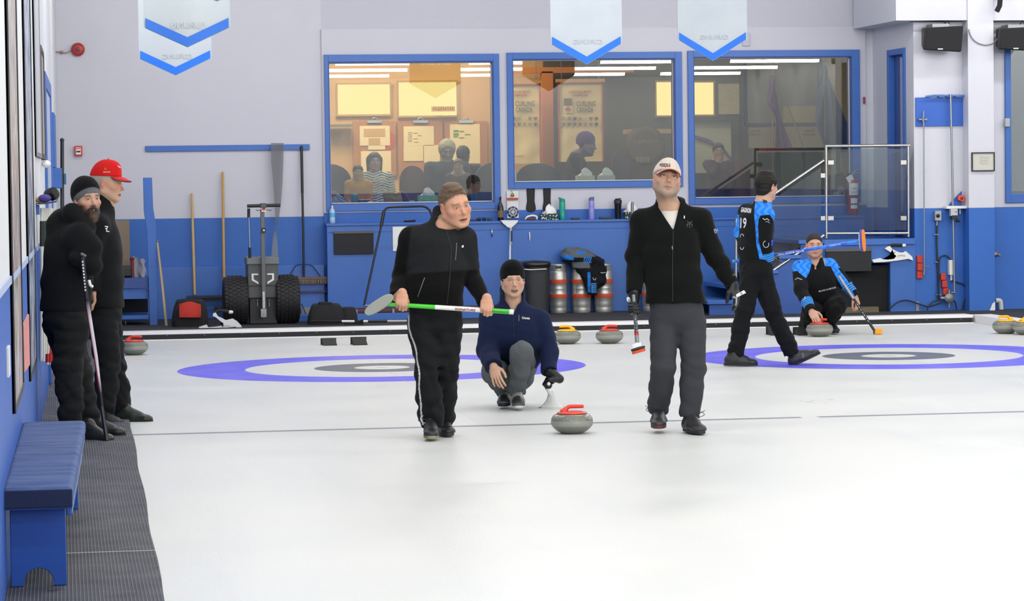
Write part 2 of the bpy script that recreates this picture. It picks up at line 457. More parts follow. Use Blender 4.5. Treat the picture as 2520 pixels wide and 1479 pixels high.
for(a, b, c, d)in W:
 o=rectY(*a, *b, YW);outer.append(o)
 h=rectY(*c, *d, YW);holes.append(h)
wm=MB();ztl=onY(1400, 69, YW).z
wall_holes(wm, Xc, Xe, -.03, ztl, YW, .12, holes);struct(wm.build('wall_front', wallM_m))
wu=MB();wu.box((Xc, YW+.03, ztl), (Xe, YW+.2, ZT));struct(wu.build('trim_2', white_m))
glass_m=mat_glass('window_glass', '#f0f4f2', 1.5, .010)
for i, (o, h)in enumerate(zip(outer, holes)):
 root=bpy.data.objects.new('window_%d'%(i+1), None);COL.objects.link(root);root.location=((o[0]+o[1])/2, YW, o[2]);root['kind']='structure'
 m=MB();pr=.035
 for(xa, xb, za, zb)in((o[0], h[0], o[2], o[3]), (h[1], o[1], o[2], o[3]), (h[0], h[1], o[2], h[2]), (h[0], h[1], h[3], o[3])):
  m.box((xa, YW-pr, za), (xb, YW-.001, zb))
 m.build('window_frame', blue_m, root, bevel=.003)
 m=MB();jt=.012
 for(xa, xb, za, zb)in((h[0], h[0]+jt, h[2], h[3]), (h[1]-jt, h[1], h[2], h[3]), (h[0]+jt, h[1]-jt, h[2], h[2]+jt), (h[0]+jt, h[1]-jt, h[3]-jt, h[3])):
  m.box((xa, YW-.02, za), (xb, YW+.16, zb))
 m.build('window_jamb', dblue_m, root)
 m=MB();m.box((h[0]+jt, YW+.06, h[2]+jt), (h[1]-jt, YW+.068, h[3]-jt))
 m.build('pane', glass_m, root)
 m=MB();b2=.008
 for(xa, xb, za, zb)in((h[0]+jt, h[0]+jt+b2, h[2]+jt, h[3]-jt), (h[1]-jt-b2, h[1]-jt, h[2]+jt, h[3]-jt), (h[0]+jt, h[1]-jt, h[2]+jt, h[2]+jt+b2), (h[0]+jt, h[1]-jt, h[3]-jt-b2, h[3]-jt)):
  m.box((xa, YW+.045, za), (xb, YW+.059, zb))
 m.build('glazing_bead', wht_m, root)
zl=onY(1400, 541, YB).z
lb=MB();lb.box((Xc+.01, YB, .08), (onY(2128, 600, YB).x, YW-.002, zl-.03));lb.box((Xc+.0, YB-.02, zl-.03), (onY(2128, 600, YB).x, YW-.002, zl))
zseam=onY(1400, 553, YB).z
lb.box((Xc+.02, YB-.006, zseam-.05), (onY(2000, 600, YB).x, YB, zseam-.042))
struct(lb.build('wall_ledge', blue_m, bevel=.004))
ls=MB();x0=onY(690, 780, 32.95).x;x1=onY(1245, 780, 32.95).x;zs1=onY(1000, 770, 32.95).z
ls.box((x0, 32.95, .08), (x1, YB-.001, zs1));struct(ls.build('trim_3', blue_m, bevel=.005))
rz0=onY(560, 371, YW).z;rz1=onY(560, 357, YW).z
rl=MB();rl.box((onY(358, 365, YW).x, YW-.0, rz0), (onY(762, 360, YW).x, YW+.03, rz1));struct(rl.build('trim_4', blue_m, bevel=.003))
lg=MB();lz=onY(560, 655, YW).z;lg.box((XL(YW)+.05, YW-.06, .08), (Xc-.01, YW+.028, lz));struct(lg.build('trim_5', blue_m, bevel=.006))
Xr=onY(2249, 300, YR).x;Xcol0=onY(2383, 300, YR-.22).x;Xcol1=onY(2446, 300, YR-.22).x
zso=onY(2340, 54, YR).z
rs=MB();rs.box((Xr, YR, -.03), (Xcol0+.1, YR+.15, zso));struct(rs.build('wall_right_front', wallR_m))
cl=MB();cl.box((Xcol0, YR-.22, -.03), (Xcol1, YR+.15, ZT));struct(cl.build('trim_6', wallR_m))
so=MB();so.box((onY(2206, 20, YR-.22).x, YR-.2, onY(2300, 50, YR-.2).z), (Xcol0-.001, YR+1.6, ZT));so.box((Xcol1+.001, YR-.2, onY(2480, 50, YR-.2).z), (20, YR+.1, ZT));struct(so.build('trim_7', soffit_m))
X4=onY(2470, 300, YR+.05).x
w4o=rectY(2471, 100, 2760, 495, YR+.03);w4h=rectY(2485, 120, 2745, 474, YR+.03)
fw=MB();wall_holes(fw, Xcol1-.1, 20, -.03, zso, YR+.03, .12, [w4h]);struct(fw.build('wall_far_right', wallR_m))
root=bpy.data.objects.new('window_4', None);COL.objects.link(root);root.location=((w4o[0]+w4o[1])/2, YR, w4o[2]);root['kind']='structure'
m=MB();o, h=w4o, w4h
for(xa, xb, za, zb)in((o[0], h[0], o[2], o[3]), (h[1], o[1], o[2], o[3]), (h[0], h[1], o[2], h[2]), (h[0], h[1], h[3], o[3])):m.box((xa, YR-.01, za), (xb, YR+.029, zb))
m.build('window_frame', blue_m, root, bevel=.003)
m=MB();m.box((h[0], YR+.09, h[2]), (h[1], YR+.098, h[3]));m.build('pane', glass_m, root)
m=MB();m.box(onY(2472, 312, YR-.02), onY(2486, 291, YR-.05));m.build('latch_box', mat('grey_box', '#a8abb0', .4), root, bevel=.006)
YA=YW+.05
ra=MB();ra.box((Xe, YA, -.03), (Xr+.3, YA+.12, ZT));struct(ra.build('wall_alcove', wallR_m))
Yd0=32.9;
def onXr(px, py):return onX(px, py, Xr)
dn=onXr(2230, 300).y;df=onXr(2187, 300).y;dz=onXr(2210, 120).z;zland=onY(2130, 588, YR).z
rw=MB()
rw.box((Xr, YR+.151, -.03), (Xr+.12, dn, ZT));rw.box((Xr, df, -.03), (Xr+.12, YA, ZT));rw.box((Xr, dn, dz), (Xr+.12, df, ZT));rw.box((Xr, dn, -.03), (Xr+.12, df, zland))
struct(rw.build('wall_right_return', wallR_m))
root=bpy.data.objects.new('door_1', None);COL.objects.link(root);root.location=(Xr, dn, zland);root['kind']='structure'
m=MB();t_=.07
m.box((Xr-.02, dn, zland), (Xr+.14, dn+t_, dz));m.box((Xr-.02, df-t_, zland), (Xr+.14, df, dz));m.box((Xr-.02, dn+t_, dz-t_), (Xr+.14, df-t_, dz));m.build('door_frame', blue_m, root, bevel=.004)
m=MB();m.box((Xr+.05, dn+t_, zland+.01), (Xr+.10, df-t_, dz-t_));dl=m.build('door_leaf', dblue_m, root)
m=MB();m.box((Xr+.02, dn+t_+.18, zland+.3), (Xr+.049, dn+t_+.23, dz-.1));m.build('door_edge_strip', mat('pale_strip', '#8fa3c8', .4), root)
m=MB();m.cyl((Xr+.0, df-t_-.12, zland+1.0), (Xr+.05, df-t_-.12, zland+1.0), .012);m.cyl((Xr+.0, df-t_-.12, zland+1.0), (Xr+.0, df-t_-.24, zland+1.0), .01);m.build('door_handle', steel_m, root)
sl=MB();a, b=wl(-16, -.03), wl(YW+.02, -.03)
sl.prism([a, b, b+Vector((-.15, 0, 0)), a+Vector((-.15, 0, 0))], (0, 0, ZT+.03));struct(sl.build('wall_left', wallS_m))
sl=MB();sl.box((20, -16, -.03), (20.2, 42, ZT));struct(sl.build('wall_right', wallS_m))
sl=MB();sl.box((-.7, -16.2, -.03), (20.2, -16, ZT));struct(sl.build('wall_rear', wallS_m))
ce=MB();ce.box((-.7, -16.2, ZT), (20.2, 34.6, ZT+.15));struct(ce.build('ceiling', mat('ceiling_paint', '#cfd0cf', .7, var=.02)))
tr=MB();a, b=wl(8, 1.24, 0.0), wl(24.3, 1.24, 0.0);tr.prism([a, b, b+Vector((.01, 0, 0)), a+Vector((.01, 0, 0))], (0, 0, .035));struct(tr.build('trim_8', mat('rail_pale', '#a9b6d6', .5)))
def scribble(m, c, h, w, X=(1, 0, 0), Z=(0, 0, 1), n=9, seed=1, lw=.12):
 """worn illegible lettering: a row of short uneven strokes"""
 rr=random.Random(seed);c=Vector(c);X=Vector(X);Z=Vector(Z)
 for i in range(n):
  x=(i/(n-1)-.5)*w;a=rr.uniform(-.3, .3);hh=h*rr.uniform(.6, 1)/2;b=h*lw
  m.obox(c+X*x+Z*rr.uniform(-.05, .05)*h, (X+Z*a)*b, X.cross(Z)*.001, (Z-X*a)*hh)
  if rr.random()>.4:m.obox(c+X*(x+w/n*.25)+Z*rr.uniform(-.4, .4)*h, X*(w/n*.3), X.cross(Z)*.001, Z*b)
 return m
YL2=39.6
zfl=.9
lw=MB()
lw.box((-.3, YL2, zfl-.2), (Xr+1.5, YL2+.15, 4.6));struct(lw.build('wall_lounge_back', mat('lounge_wall', '#c9a272', .8, var=.08, scale=1.5)))
lw=MB();lw.box((-.3, YW+.3, zfl-.2), (-.15, YL2, 4.6));struct(lw.build('wall_lounge_left', mat('lounge_wall', '#cf9c5e', .8)))
lw=MB();lw.box((Xr+1.5, YW+.3, zfl-.2), (Xr+1.7, YL2, 4.6));struct(lw.build('wall_lounge_right', mat('lounge_wall_grey', '#a39a7c', .8)))
lw=MB();lw.box((-.3, YW+.21, 4.3), (Xr+1.5, YL2, 4.45));struct(lw.build('ceiling_lounge', mat('lounge_ceiling', '#b9b2a2', .9)))
lw=MB();lw.box((-.3, YW+.15, zfl-.1), (Xr+1.5, YL2, zfl));struct(lw.build('floor_lounge', mat('lounge_floor', '#4c443e', .7)))
def LP(px, py, Y=YL2-.02):return onY(px, py, Y)
def lbox(mb, px0, py0, px1, py1, Y, th=.03):
 a=onY(px0, py0, Y);b=onY(px1, py1, Y);mb.box((a.x, Y, min(a.z, b.z)), (b.x, Y+th, max(a.z, b.z)))
gr=MB();lbox(gr, 1338, 120, 2120, 520, YL2-.09, .08);struct(gr.build('wall_lounge_grey', mat('grey_partition', '#565246', .8, var=.15, scale=2)))
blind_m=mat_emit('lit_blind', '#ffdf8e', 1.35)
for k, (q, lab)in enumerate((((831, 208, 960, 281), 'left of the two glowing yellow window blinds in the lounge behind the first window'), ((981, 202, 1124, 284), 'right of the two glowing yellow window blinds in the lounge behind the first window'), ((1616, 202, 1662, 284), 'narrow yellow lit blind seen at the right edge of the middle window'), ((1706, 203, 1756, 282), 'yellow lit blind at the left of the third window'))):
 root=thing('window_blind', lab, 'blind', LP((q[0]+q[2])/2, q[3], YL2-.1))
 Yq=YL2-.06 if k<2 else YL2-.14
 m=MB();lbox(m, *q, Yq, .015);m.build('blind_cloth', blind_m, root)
 m=MB();
 lbox(m, q[0]-4, q[1]-4, q[2]+4, q[1], Yq, .03);lbox(m, q[0]-4, q[3], q[2]+4, q[3]+4, Yq, .03);lbox(m, q[0]-4, q[1], q[0], q[3], Yq, .03);lbox(m, q[2], q[1], q[2]+4, q[3], Yq, .03)
 m.build('blind_frame', mat('blind_frame', '#b58f5a', .6), root)
m=MB();lbox(m, 812, 318-12, 868, 318-7, YL2-.3, .25);tag(m.build('wall_shelf', mat('shelf_grey', '#6d6a5c', .6)), 'short grey wall shelf at the left edge of the first lounge window', 'shelf')
m=MB();lbox(m, 1062, 262, 1120, 274, YL2-.2, .02);s=tag(thing('notice_sign', 'tan sign with faint lettering on the corner of the right yellow blind', 'sign', LP(1091, 274, YL2-.2)))
m.build('sign_board', mat('tan_sign', '#c99f5c', .8), s);m=MB();scribble(m, LP(1091, 267, YL2-.205), .045, .26);m.build('lettering', mat('sign_ink', '#9b5b3a', .8), s)
clipb_m=mat('clipboard_brown', '#ad7446', .7);paper_m=mat('paper_warm', '#e8d3a6', .9, var=.02);ink_m=mat('ink_grey', '#8c7a50', .9);green_m=mat('ink_green', '#5f8a2c', .9)
def clipboard(px0, px1, sheets, lab, marks):
 Y=YL2-.05
 root=thing('clipboard', lab, 'clipboard', LP((px0+px1)/2, 420, Y), group=None)
 m=MB();lbox(m, px0, 299, px1, 432, Y, .03);m.build('board', clipb_m, root)
 m=MB();m.box((LP(px0+20, 320).x, Y+.03, LP(px0, 400).z), (LP(px1-20, 320).x, YL2+.001, LP(px0, 330).z));m.build('spacer', clipb_m, root)
 cxp=(px0+px1)/2
 m=MB();a=LP(cxp, 297, Y-.02);m.box((a.x-.1, Y-.03, a.z-.03), (a.x+.1, Y, a.z+.005));m.tube(arcpts((a.x, Y-.02, a.z), .04, 0, PI, 8), .008, 6);m.build('clip', steel_m, root)
 m=MB()
 for q in sheets:lbox(m, *q, Y-.012, .006)
 m.build('paper_sheet', paper_m, root)
 for colr, ls_ in marks:
  m=MB()
  for q in ls_:lbox(m, *q, Y-.016, .003)
  m.build('printed_marks', colr, root)
clipboard(868, 976, [(885, 310, 960, 358), (906, 359, 948, 368), (888, 372, 963, 432)], 'orange-brown clipboard with overlapping sheets, leftmost of three in the first window', [(mat('ink_tan', '#c49a60', .9), [(895, 317, 948, 336), (907, 340, 936, 356)])])
clipboard(979, 1090, [(993, 311, 1068, 358), (993, 359, 1042, 396), (1043, 357, 1083, 400)], 'brown clipboard with pale bracket sheets, middle of three in the first window', [(ink_m, [(1004+dx, y, 1014+dx, y+1.2)for dx, y in((0, 326), (0, 331), (0, 336), (0, 341), (0, 346), (14, 327), (14, 341), (24, 333), (16, 349))])])
clipboard(1094, 1200, [(1107, 306, 1182, 402)], 'brown clipboard with one tall sheet marked in green, rightmost of three in the first window', [(green_m, [(1116, 320, 1129, 325), (1116, 328, 1129, 333), (1131, 322, 1142, 325), (1116, 335, 1127, 338), (1144, 330, 1158, 332.5), (1130, 338, 1143, 340)])])
m=MB();m.lathe(LP(948, 346, YL2-.055), [(0, -.003), (.15, -.003), (.15, .0)], (0, -1, 0), 28);tag(m.build('red_reflection_disc', mat('red_disc', '#b04a34', .7)), 'dull red disc standing in for a glass reflection at the leftmost clipboard', 'sign')  # solid disc stands in for a red reflection in the window glass
m=MB();lbox(m, 1333, 176, 1364, 430, YL2-.35, .1);lbox(m, 1257, 166, 1560, 178, YL2-.35, .1);tag(m.build('door_posts', mat('orange_frame', '#cc7f3c', .6)), kind='structure')
cloth_m=mat('banner_cloth', '#d9c08c', .8, scale=8, var=.08)
leaf=[(0, -.045), (.008, -.02), (.04, -.025), (.032, -.008), (.05, .012), (.03, .014), (.025, .026), (.012, .012), (.018, .036), (.007, .03), (0, .048)]
def champ_banner(px0, px1, py0, py1, txtx, lab, Y):
 a=onY(px0, py0, Y);b=onY(px1, py1, Y);root=thing('pennant_banner', lab, 'banner', ((a.x+b.x)/2, Y, b.z), group='championship banners in the lounge')
 w=b.x-a.x;hgt=a.z-b.z
 m=MB();m.grid(lambda u, v:(a.x+w*u, Y+.008*math.sin(u*11+v*4)*v+.003*math.sin(v*23+u*6), a.z-hgt*v), 24, 30, True, (0, .004, 0));cl_=m.build('cloth', cloth_m, root)
 m=MB();m.box((a.x-.03, Y-.01, a.z-.01), (b.x+.03, Y+.02, a.z+.035));m.build('top_hem', mat('hem_gold', '#c49552', .6), root)
 m=MB();m.cyl((a.x+.05, Y+.005, a.z+.03), (a.x+.05, Y+.005, 4.301), .004, n=6);m.build('cord', steel_m, root);m=MB();m.cyl((b.x-.05, Y+.005, a.z+.03), (b.x-.05, Y+.005, 4.301), .004, n=6);m.build('cord', steel_m, root)
 m=MB();m.box((a.x-.005, Y-.02, b.z), (a.x+.015, Y+.01, a.z));m.box((b.x-.012, Y-.02, b.z), (b.x+.005, Y+.01, a.z));m.box((a.x, Y-.02, a.z-.03), (b.x, Y-.01, a.z-.012));m.build('red_edging', mat('edging_red', '#9b4a2c', .7), root)
 Yt=Y-.022
 def T(s, px, py, hp, wp, c, bold=.02):
  mm=MB();p=onY(px, py, Yt);sc=(onY(px+10, py, Yt).x-onY(px, py, Yt).x)/10;put_text(mm, s, p, (1, 0, 0), (0, 0, 1), hp*sc, wp*sc, bold);return mm.build('lettering', c, root)
 tr_=mat('banner_red', '#a85a38', .8);tk=mat('banner_ink', '#6d6049', .8)
 T('CANADIAN MIXED', txtx, 226, 7, 57, tr_);T('CHAMPIONS', txtx, 234, 6, 38, tr_)
 T('CURLING', txtx+14, 255, 13, 48, tk, .03);T('CANADA', txtx+12, 270, 13, 42, tk, .03)
 T('QUEBEC', txtx, 385, 4, 26, tr_);
 m=MB();ps=onY(txtx-30, 253, Yt);m.box((ps.x-.055, Yt, ps.z-.04), (ps.x+.055, Yt+.004, ps.z+.06));m.build('emblem_top', tk, root)
 m=MB();ps=onY(txtx-30, 267, Yt);m.box((ps.x-.055, Yt, ps.z-.06), (ps.x+.055, Yt+.004, ps.z+.03));m.build('emblem_field', mat('emblem_white', '#dccba8', .8), root)
 m=MB()
 pts=[(ps.x+x, Yt-.004, ps.z-.012+z)for x, z in leaf]+[(ps.x-x, Yt-.004, ps.z-.012+z)for x, z in leaf[::-1][1:-1]];m.prism(pts, (0, .003, 0));m.build('emblem_leaf', tr_, root)
 shc=['#a8894e', '#9c6840', '#475066', '#8f8a55', '#c7b183', '#7d7360', '#8c5340', '#7a5a48', '#4b6a58', '#6d4a5c', '#8a4f44', '#8d8452', '#8c7a52', '#5a5246']
 for r in range(2):
  for c in range(7):
   k=r*7+c;p=onY(txtx-40+c*13.3, 292+r*14, Yt);m=MB()
   s_=.024;m.prism([(p.x-s_, Yt, p.z+s_), (p.x+s_, Yt, p.z+s_), (p.x+s_, Yt, p.z-.2*s_), (p.x, Yt, p.z-1.3*s_), (p.x-s_, Yt, p.z-.2*s_)], (0, .003, 0));m.build('shield', mat('shield_%d'%k, shc[k], .8), root)
champ_banner(1226, 1331, 205, 402, 1278, 'cream championship banner cut off by the left edge of the middle window', YL2-.7)
champ_banner(1373, 1485, 201, 397, 1428, 'full cream championship banner with shields in the middle window', YL2-.7)
m=MB();m.lathe(onY(1588, 358, YL2-1.2), [(.0, -.10), (.22, -.10), (.26, -.03), (.27, .0), (.25, .02), (.2, .015), (0, .015)], (0, -1, .1), 32)
root=thing('barrel_sign', 'round dark wooden barrel-end sign in the middle window', 'sign', onY(1588, 410, YL2-1.2));m.build('barrel_end', mat('barrel_wood', '#4b3a22', .6, scale=9, var=.35), root)
m=MB();scribble(m, onY(1588, 348, YL2-1.24), .05, .3);m.build('lettering', mat('barrel_ink', '#7c6a3c', .7), root)
m=MB();
for i in range(7):lbox(m, 1566+i*5, 386, 1568+i*5, 400, YL2-1.25, .01)
m.build('tally_marks', mat('chalk', '#9a927a', .8), root)
m=MB();lbox(m, 1543, 318, 1652, 328, YL2-1.0, .3);tag(m.build('counter_shelf', mat('shelf_wood', '#a08556', .6)), 'pale wooden counter shelf over the round wooden sign', 'shelf')
m=MB();lbox(m, 1768, 206, 1820, 281, YL2-.12, .031);tag(m.build('frosted_panel', mat('frost_panel', '#b9ad84', .7, scale=40, var=.25)), 'textured pale panel beside the lit blind in the third window', 'panel')
root=thing('projector_screen', 'large grey screen with a dark blue border in the third window', 'screen', onY(1925, 310, YL2-.12))
m=MB();lbox(m, 1838, 150, 2012, 303, YL2-.12, .031);m.build('screen_face', mat('screen_grey', '#7b7468', .7, scale=1.2, var=.1), root)
m=MB();lbox(m, 1832, 150, 1838, 309, YL2-.14, .05);lbox(m, 1838, 303, 2012, 309, YL2-.14, .05);lbox(m, 2012, 150, 2018, 309, YL2-.14, .05);m.build('screen_border', mat('navy', '#1e2c52', .6), root)
m=MB();lbox(m, 1928, 262, 2010, 303, YL2-.135, .015);m.build('screen_note', mat('note_yellow', '#a8935c', .8), root)
root=thing('notice_board', 'tan notice board with printed headings low in the third window', 'board', onY(1960, 365, YL2-.12))
m=MB();lbox(m, 1842, 312, 2050, 362, YL2-.12, .031);m.build('board', mat('tan_notice', '#9a8a64', .8), root)
for px, s1, s2 in((1858, 'CURLING', 'ETOBICOKE'), (1992, 'CURLING', 'ETOBICOKE')):
 m=MB();sc=YL2/7150;put_text(m, s1, onY(px, 322, YL2-.125), (1, 0, 0), (0, 0, 1), 5*sc, 26*sc);put_text(m, s2, onY(px, 331, YL2-.125), (1, 0, 0), (0, 0, 1), 5*sc, 30*sc);m.build('lettering', mat('notice_ink', '#4c4636', .8), root)
m=MB();lbox(m, 2026, 140, 2120, 430, YL2-.125, .036);struct(m.build('wall_lounge_yellow', mat('yellow_wall', '#b3a06c', .8)))
root=thing('wall_poster', 'pale wall poster with a purple sweep behind the child in the third window', 'poster', onY(1752, 425, YL2-.3))
m=MB();lbox(m, 1708, 298, 1800, 425, YL2-.3, .03);m.build('poster_sheet', mat('poster_pale', '#a9a78e', .7), root)
m=MB();m.tube([onY(1710, 335, YL2-.31), onY(1745, 345, YL2-.31), onY(1785, 372, YL2-.31), onY(1800, 392, YL2-.31)], [.05, .05, .04, .03], 8, flat=.1);m.build('purple_sweep', mat('sweep_purple', '#5a4c7c', .7), root)
m=MB();lbox(m, 1706, 286, 1830, 297, YL2-.4, .1);tag(m.build('dark_shelf', mat('shelf_dark', '#3c382c', .6)), 'dark shelf edge above the pale poster in the third window', 'shelf')
def flag(name, lab, pts, colr, Y, pole, pm):
 root=thing(name, lab, 'flag', onY(pole[1][0], pole[1][1], Y))
 m=MB();top=[onY(x, y, Y)for x, y in pts]
 n=len(top)//2;L=top[:n];R_=top[n:]
 def f(u, v):
  i=min(int(v*(n-1)), n-2);t=v*(n-1)-i
  a=L[i].lerp(L[i+1], t);b=R_[i].lerp(R_[i+1], t);p=a.lerp(b, u);return p+Vector((0, .05*math.sin(u*14+v*5), 0))
 m.grid(f, 24, 20, True, (0, .006, 0));m.build('flag_cloth', colr, root)
 m=MB();pb_=onY(*pole[1], Y+.03);m.tube([onY(*pole[0], Y+.03), pb_, Vector((pb_.x, pb_.y, zfl))], .012, 8);m.build('pole', pm, root);m=MB();m.lathe((pb_.x, pb_.y, zfl), [(.16, 0), (.16, .02), (.03, .05), (0, .05)]);m.build('pole_base', pm, root)
brass_m=mat('brass', '#8a7a4a', .35, .8)
flag('flag', 'furled purple flag hanging from a pole in the third window', [(1899, 186), (1889, 252), (1908, 290), (1905, 362), (1906, 186), (1914, 250), (1922, 300), (1952, 366)], mat('purple_cloth', '#5c2a66', .8, scale=5, var=.3), YL2-1.3, ((1901, 160), (1902, 372)), brass_m)
m=MB();m.tube([onY(1901, 160, YL2-1.4), onY(1978, 365, YL2-1.4)], .012, 8);tag(m.build('slanted_pole', brass_m), 'thin slanted brass pole crossing the third window', 'pole')
flag('flag', 'furled blue and grey flag draped at the right of the third window', [(2028, 160), (2012, 240), (2005, 300), (2030, 375), (2032, 160), (2058, 240), (2085, 310), (2095, 375)], mat('blue_grey_cloth', '#2c4162', .8, scale=4, var=.4), YL2-1.5, ((2030, 155), (2030, 380)), brass_m)
m=MB();lbox(m, 1886, 364, 1947, 372, YL2-2.2, .4);r_=tag(thing('reception_table', 'small red-topped table under the purple flag', 'table', onY(1915, 430, YL2-2.2)));m.build('table_top', mat('table_red', '#7c2a22', .5), r_)
m=MB();a_=onY(1915, 372, YL2-2.0);m.cyl((a_.x, a_.y, zfl), a_, .03);m.lathe((a_.x, a_.y, zfl), [(.2, 0), (.2, .02), (.03, .04), (0, .04)]);m.build('table_post', black_m, r_)
m=MB();lbox(m, 1956, 365, 2075, 370, YL2-3.0, .6);r_=tag(thing('long_table', 'long dark table below the notice board in the third window', 'table', onY(2010, 470, YL2-3.0)));m.build('table_top', mat('table_dark', '#2e2a26', .5), r_)
for px_ in(1977, 2062):
 m=MB();a_=onY(px_, 370, YL2-2.7);m.cyl((a_.x, a_.y, zfl), a_, .025);m.build('table_leg', black_m, r_)
navyv=mat('navy_vinyl', '#262640', .4);blkv=mat('black_vinyl', '#1f1f24', .45);greyv=mat('grey_vinyl', '#3d3a3c', .5);brnv=mat('maroon_vinyl', '#4a2019', .5)
def tub_chair(pxc, pyt, wpx, Y, m_, lab):
 p=onY(pxc, pyt, Y);sc=Y/7150;w=wpx*sc/2
 root=thing('tub_chair', lab, 'chair', (p.x, Y, zfl), group='rounded lounge chairs')
 zt=p.z;zs=zfl+.42
 m=MB()
 def f(u, v):
  a=PI*u;x=math.cos(a);yv=-math.sin(a)
  h=zs-.1+(zt-zs+.1)*(v)*(.55+.45*math.sin(a)**.7)
  return(p.x-w*x*(1+.06*v), Y+.0-(w*.55*yv)*1.0-.28, h)
 m.grid(f, 25, 10, True, (0, .05, 0));m.build('backrest', m_, root)
 m=MB();m.lathe((p.x, Y-.08, zs-.12), [(.0, 0), (w*.8, 0), (w*.86, .05), (w*.8, .12), (0, .14)], (0, 0, 1), 24);m.build('seat', m_, root)
 for sx in(-1, 1):
  for sy in(-1, 1):
   m=MB();m.cyl((p.x+sx*w*.6, Y-.08+sy*.18, zfl), (p.x+sx*w*.55, Y-.08+sy*.16, zs-.12), .014, n=8);m.build('leg', black_m, root)
tub_chair(808, 404, 100, 36.3, navyv, 'navy rounded lounge chair at the left edge of the first window')
tub_chair(1010, 408, 64, 36.2, brnv, 'maroon rounded lounge chair between the striped-top woman and the tissue box')
tub_chair(1215, 400, 104, 36.0, greyv, 'grey rounded lounge chair at the right edge of the first window')
tub_chair(1318, 402, 110, 36.0, blkv, 'black rounded lounge chair in the middle window left of the seated figure in black')
tub_chair(1520, 370, 50, 38.0, greyv, 'dark grey high chair right of the seated figure in black')
tub_chair(1805, 392, 60, 36.6, brnv, 'brown chair back behind the child in the third window')
YS=YW+.28
sill=MB();zsl=onY(1000, 499, YS).z;zs2=onY(1460, 446, YS).z;zs3=onY(1900, 486, YS).z
sill.box((Xc, YW+.121, zsl-.04), (onY(1240, 500, YS).x, YW+.42, zsl));struct(sill.build('trim_9', dblue_m))
sill=MB();sill.box((onY(1247, 500, YS).x, YW+.121, zs2-.04), (onY(1680, 500, YS).x, YW+.42, zs2));struct(sill.build('trim_10', dblue_m))
sill=MB();sill.box((onY(1692, 500, YS).x, YW+.121, zs3-.04), (Xe-.01, YW+.42, zs3));struct(sill.build('trim_11', dblue_m))
def tissue_box(px, py_bot, w, h, Y, zb, body, lab, tx=True, band=None, turf=None):
 p=onY(px, py_bot, Y);root=thing('tissue_box', lab, 'tissue box', (p.x, Y, zb))
 m=MB();m.box((p.x-w/2, Y-.05, zb), (p.x+w/2, Y+.06, zb+h));m.build('carton', body, root, bevel=.003)
 if tx:
  m=MB()
  def f(u, v):
   a=2*PI*u;r=(.055*(1-v)**.6+.012)*(1+.25*math.sin(3*a+v*4));return(p.x+r*1.2*math.cos(a)+.01*v, Y+r*.6*math.sin(a), zb+h+v*(.085 if turf is None else turf)*(1+.15*math.sin(2*a)))
  m.grid(f, 24, 8);m.build('tissue', wht_m, root)
 if band:
  m=MB()
  for k in range(3):m.lathe((p.x-w*.33+k*w*.32, Y-.052, zb+h*(.35 if k%2 else .6)), [(0, 0), (.017, 0), (.017, .002)], (0, -1, 0), 12)
  m.build('printed_dots', band, root)
 return root
tissue_box(1052, 497, .23, .085, YS, zsl, mat('carton_green', '#8fbf9a', .7), 'pale green tissue box with lime dots on the sill of the first window', True, mat('lime', '#b2d236', .7))
tissue_box(1440, 444, .22, .07, YS, zs2, mat('carton_cream', '#cfd3a8', .7, scale=60, var=.2), 'cream tissue box on the sill of the middle window, left of its twin', True)
tissue_box(1492, 444, .2, .07, YS, zs2, mat('carton_grey', '#bcc2b0', .7, scale=60, var=.2), 'greyish tissue box with a torn white tissue on the sill of the middle window', True)
def jar(px, Y, zb, r, h, m_, lid, lab, name='jar', cat='jar'):
 p=onY(px, 480, Y);root=thing(name, lab, cat, (p.x, Y, zb))
 m=MB();m.lathe((p.x, Y, zb), [(r*.9, 0), (r, .01), (r, h*.75), (r*.85, h*.84)], (0, 0, 1), 20);m.build('jar_body', m_, root)
 m=MB();m.lathe((p.x, Y, zb+h*.84), [(r*.95, 0), (r*.95, h*.16), (0, h*.17)], (0, 0, 1), 20);m.build('lid', lid, root)
jar(872, YS, zsl, .042, .115, mat('jar_teal', '#5f8c84', .3), mat('lid_teal', '#74b9bd', .4), 'small teal jar with a lid on the sill in front of the child in yellow')
p=onY(840, 495, YS);root=thing('snack_bag', 'crumpled white snack bag at the left corner of the first window sill', 'bag', (p.x, YS, zsl))
m=MB();m.grid(lambda u, v:(p.x-.15+.26*u*(1-.55*v)+.0, YS-.05+.08*math.sin(u*PI)*(1-v)+.01*math.sin(u*20+v*9), zsl+(.17*v)*(1-.35*u)+.01*math.sin(u*15)), 20, 12, True, (0, .03, 0));m.build('bag_body', mat('bag_white', '#c9cdc6', .4, scale=30, var=.35), root)
m=MB();m.grid(lambda u, v:(p.x-.16+.09*u, YS-.06+.01*math.sin(u*20), zsl+.09+.06*v+.012*math.sin(u*9)), 8, 6, True, (0, .02, 0));m.build('bag_print', mat('bag_red', '#9c3a30', .5, scale=30, var=.4), root)
p=onY(966, 495, YS);root=thing('yellow_bag', 'mustard yellow handbag on the sill beside the woman in stripes', 'bag', (p.x, YS, zsl))
m=MB();m.grid(lambda u, v:(p.x-.1-.01*v+.22*u-.02*u*v, YS-.05+.03*math.sin(u*PI)*-1+.006*math.sin(v*12), zsl+.13*v+.012*math.sin(u*7)), 16, 10, True, (0, .09, 0));m.build('bag_body', mat('mustard', '#a98a1f', .5, scale=20, var=.2), root)
m=MB();m.tube([(p.x+.1, YS, zsl+.13), (p.x+.15, YS, zsl+.12), (p.x+.19, YS, zsl+.05), (p.x+.2, YS, zsl+.01)], .012, 8);m.build('bag_strap', mat('strap_brown', '#6b4a2c', .6), root)
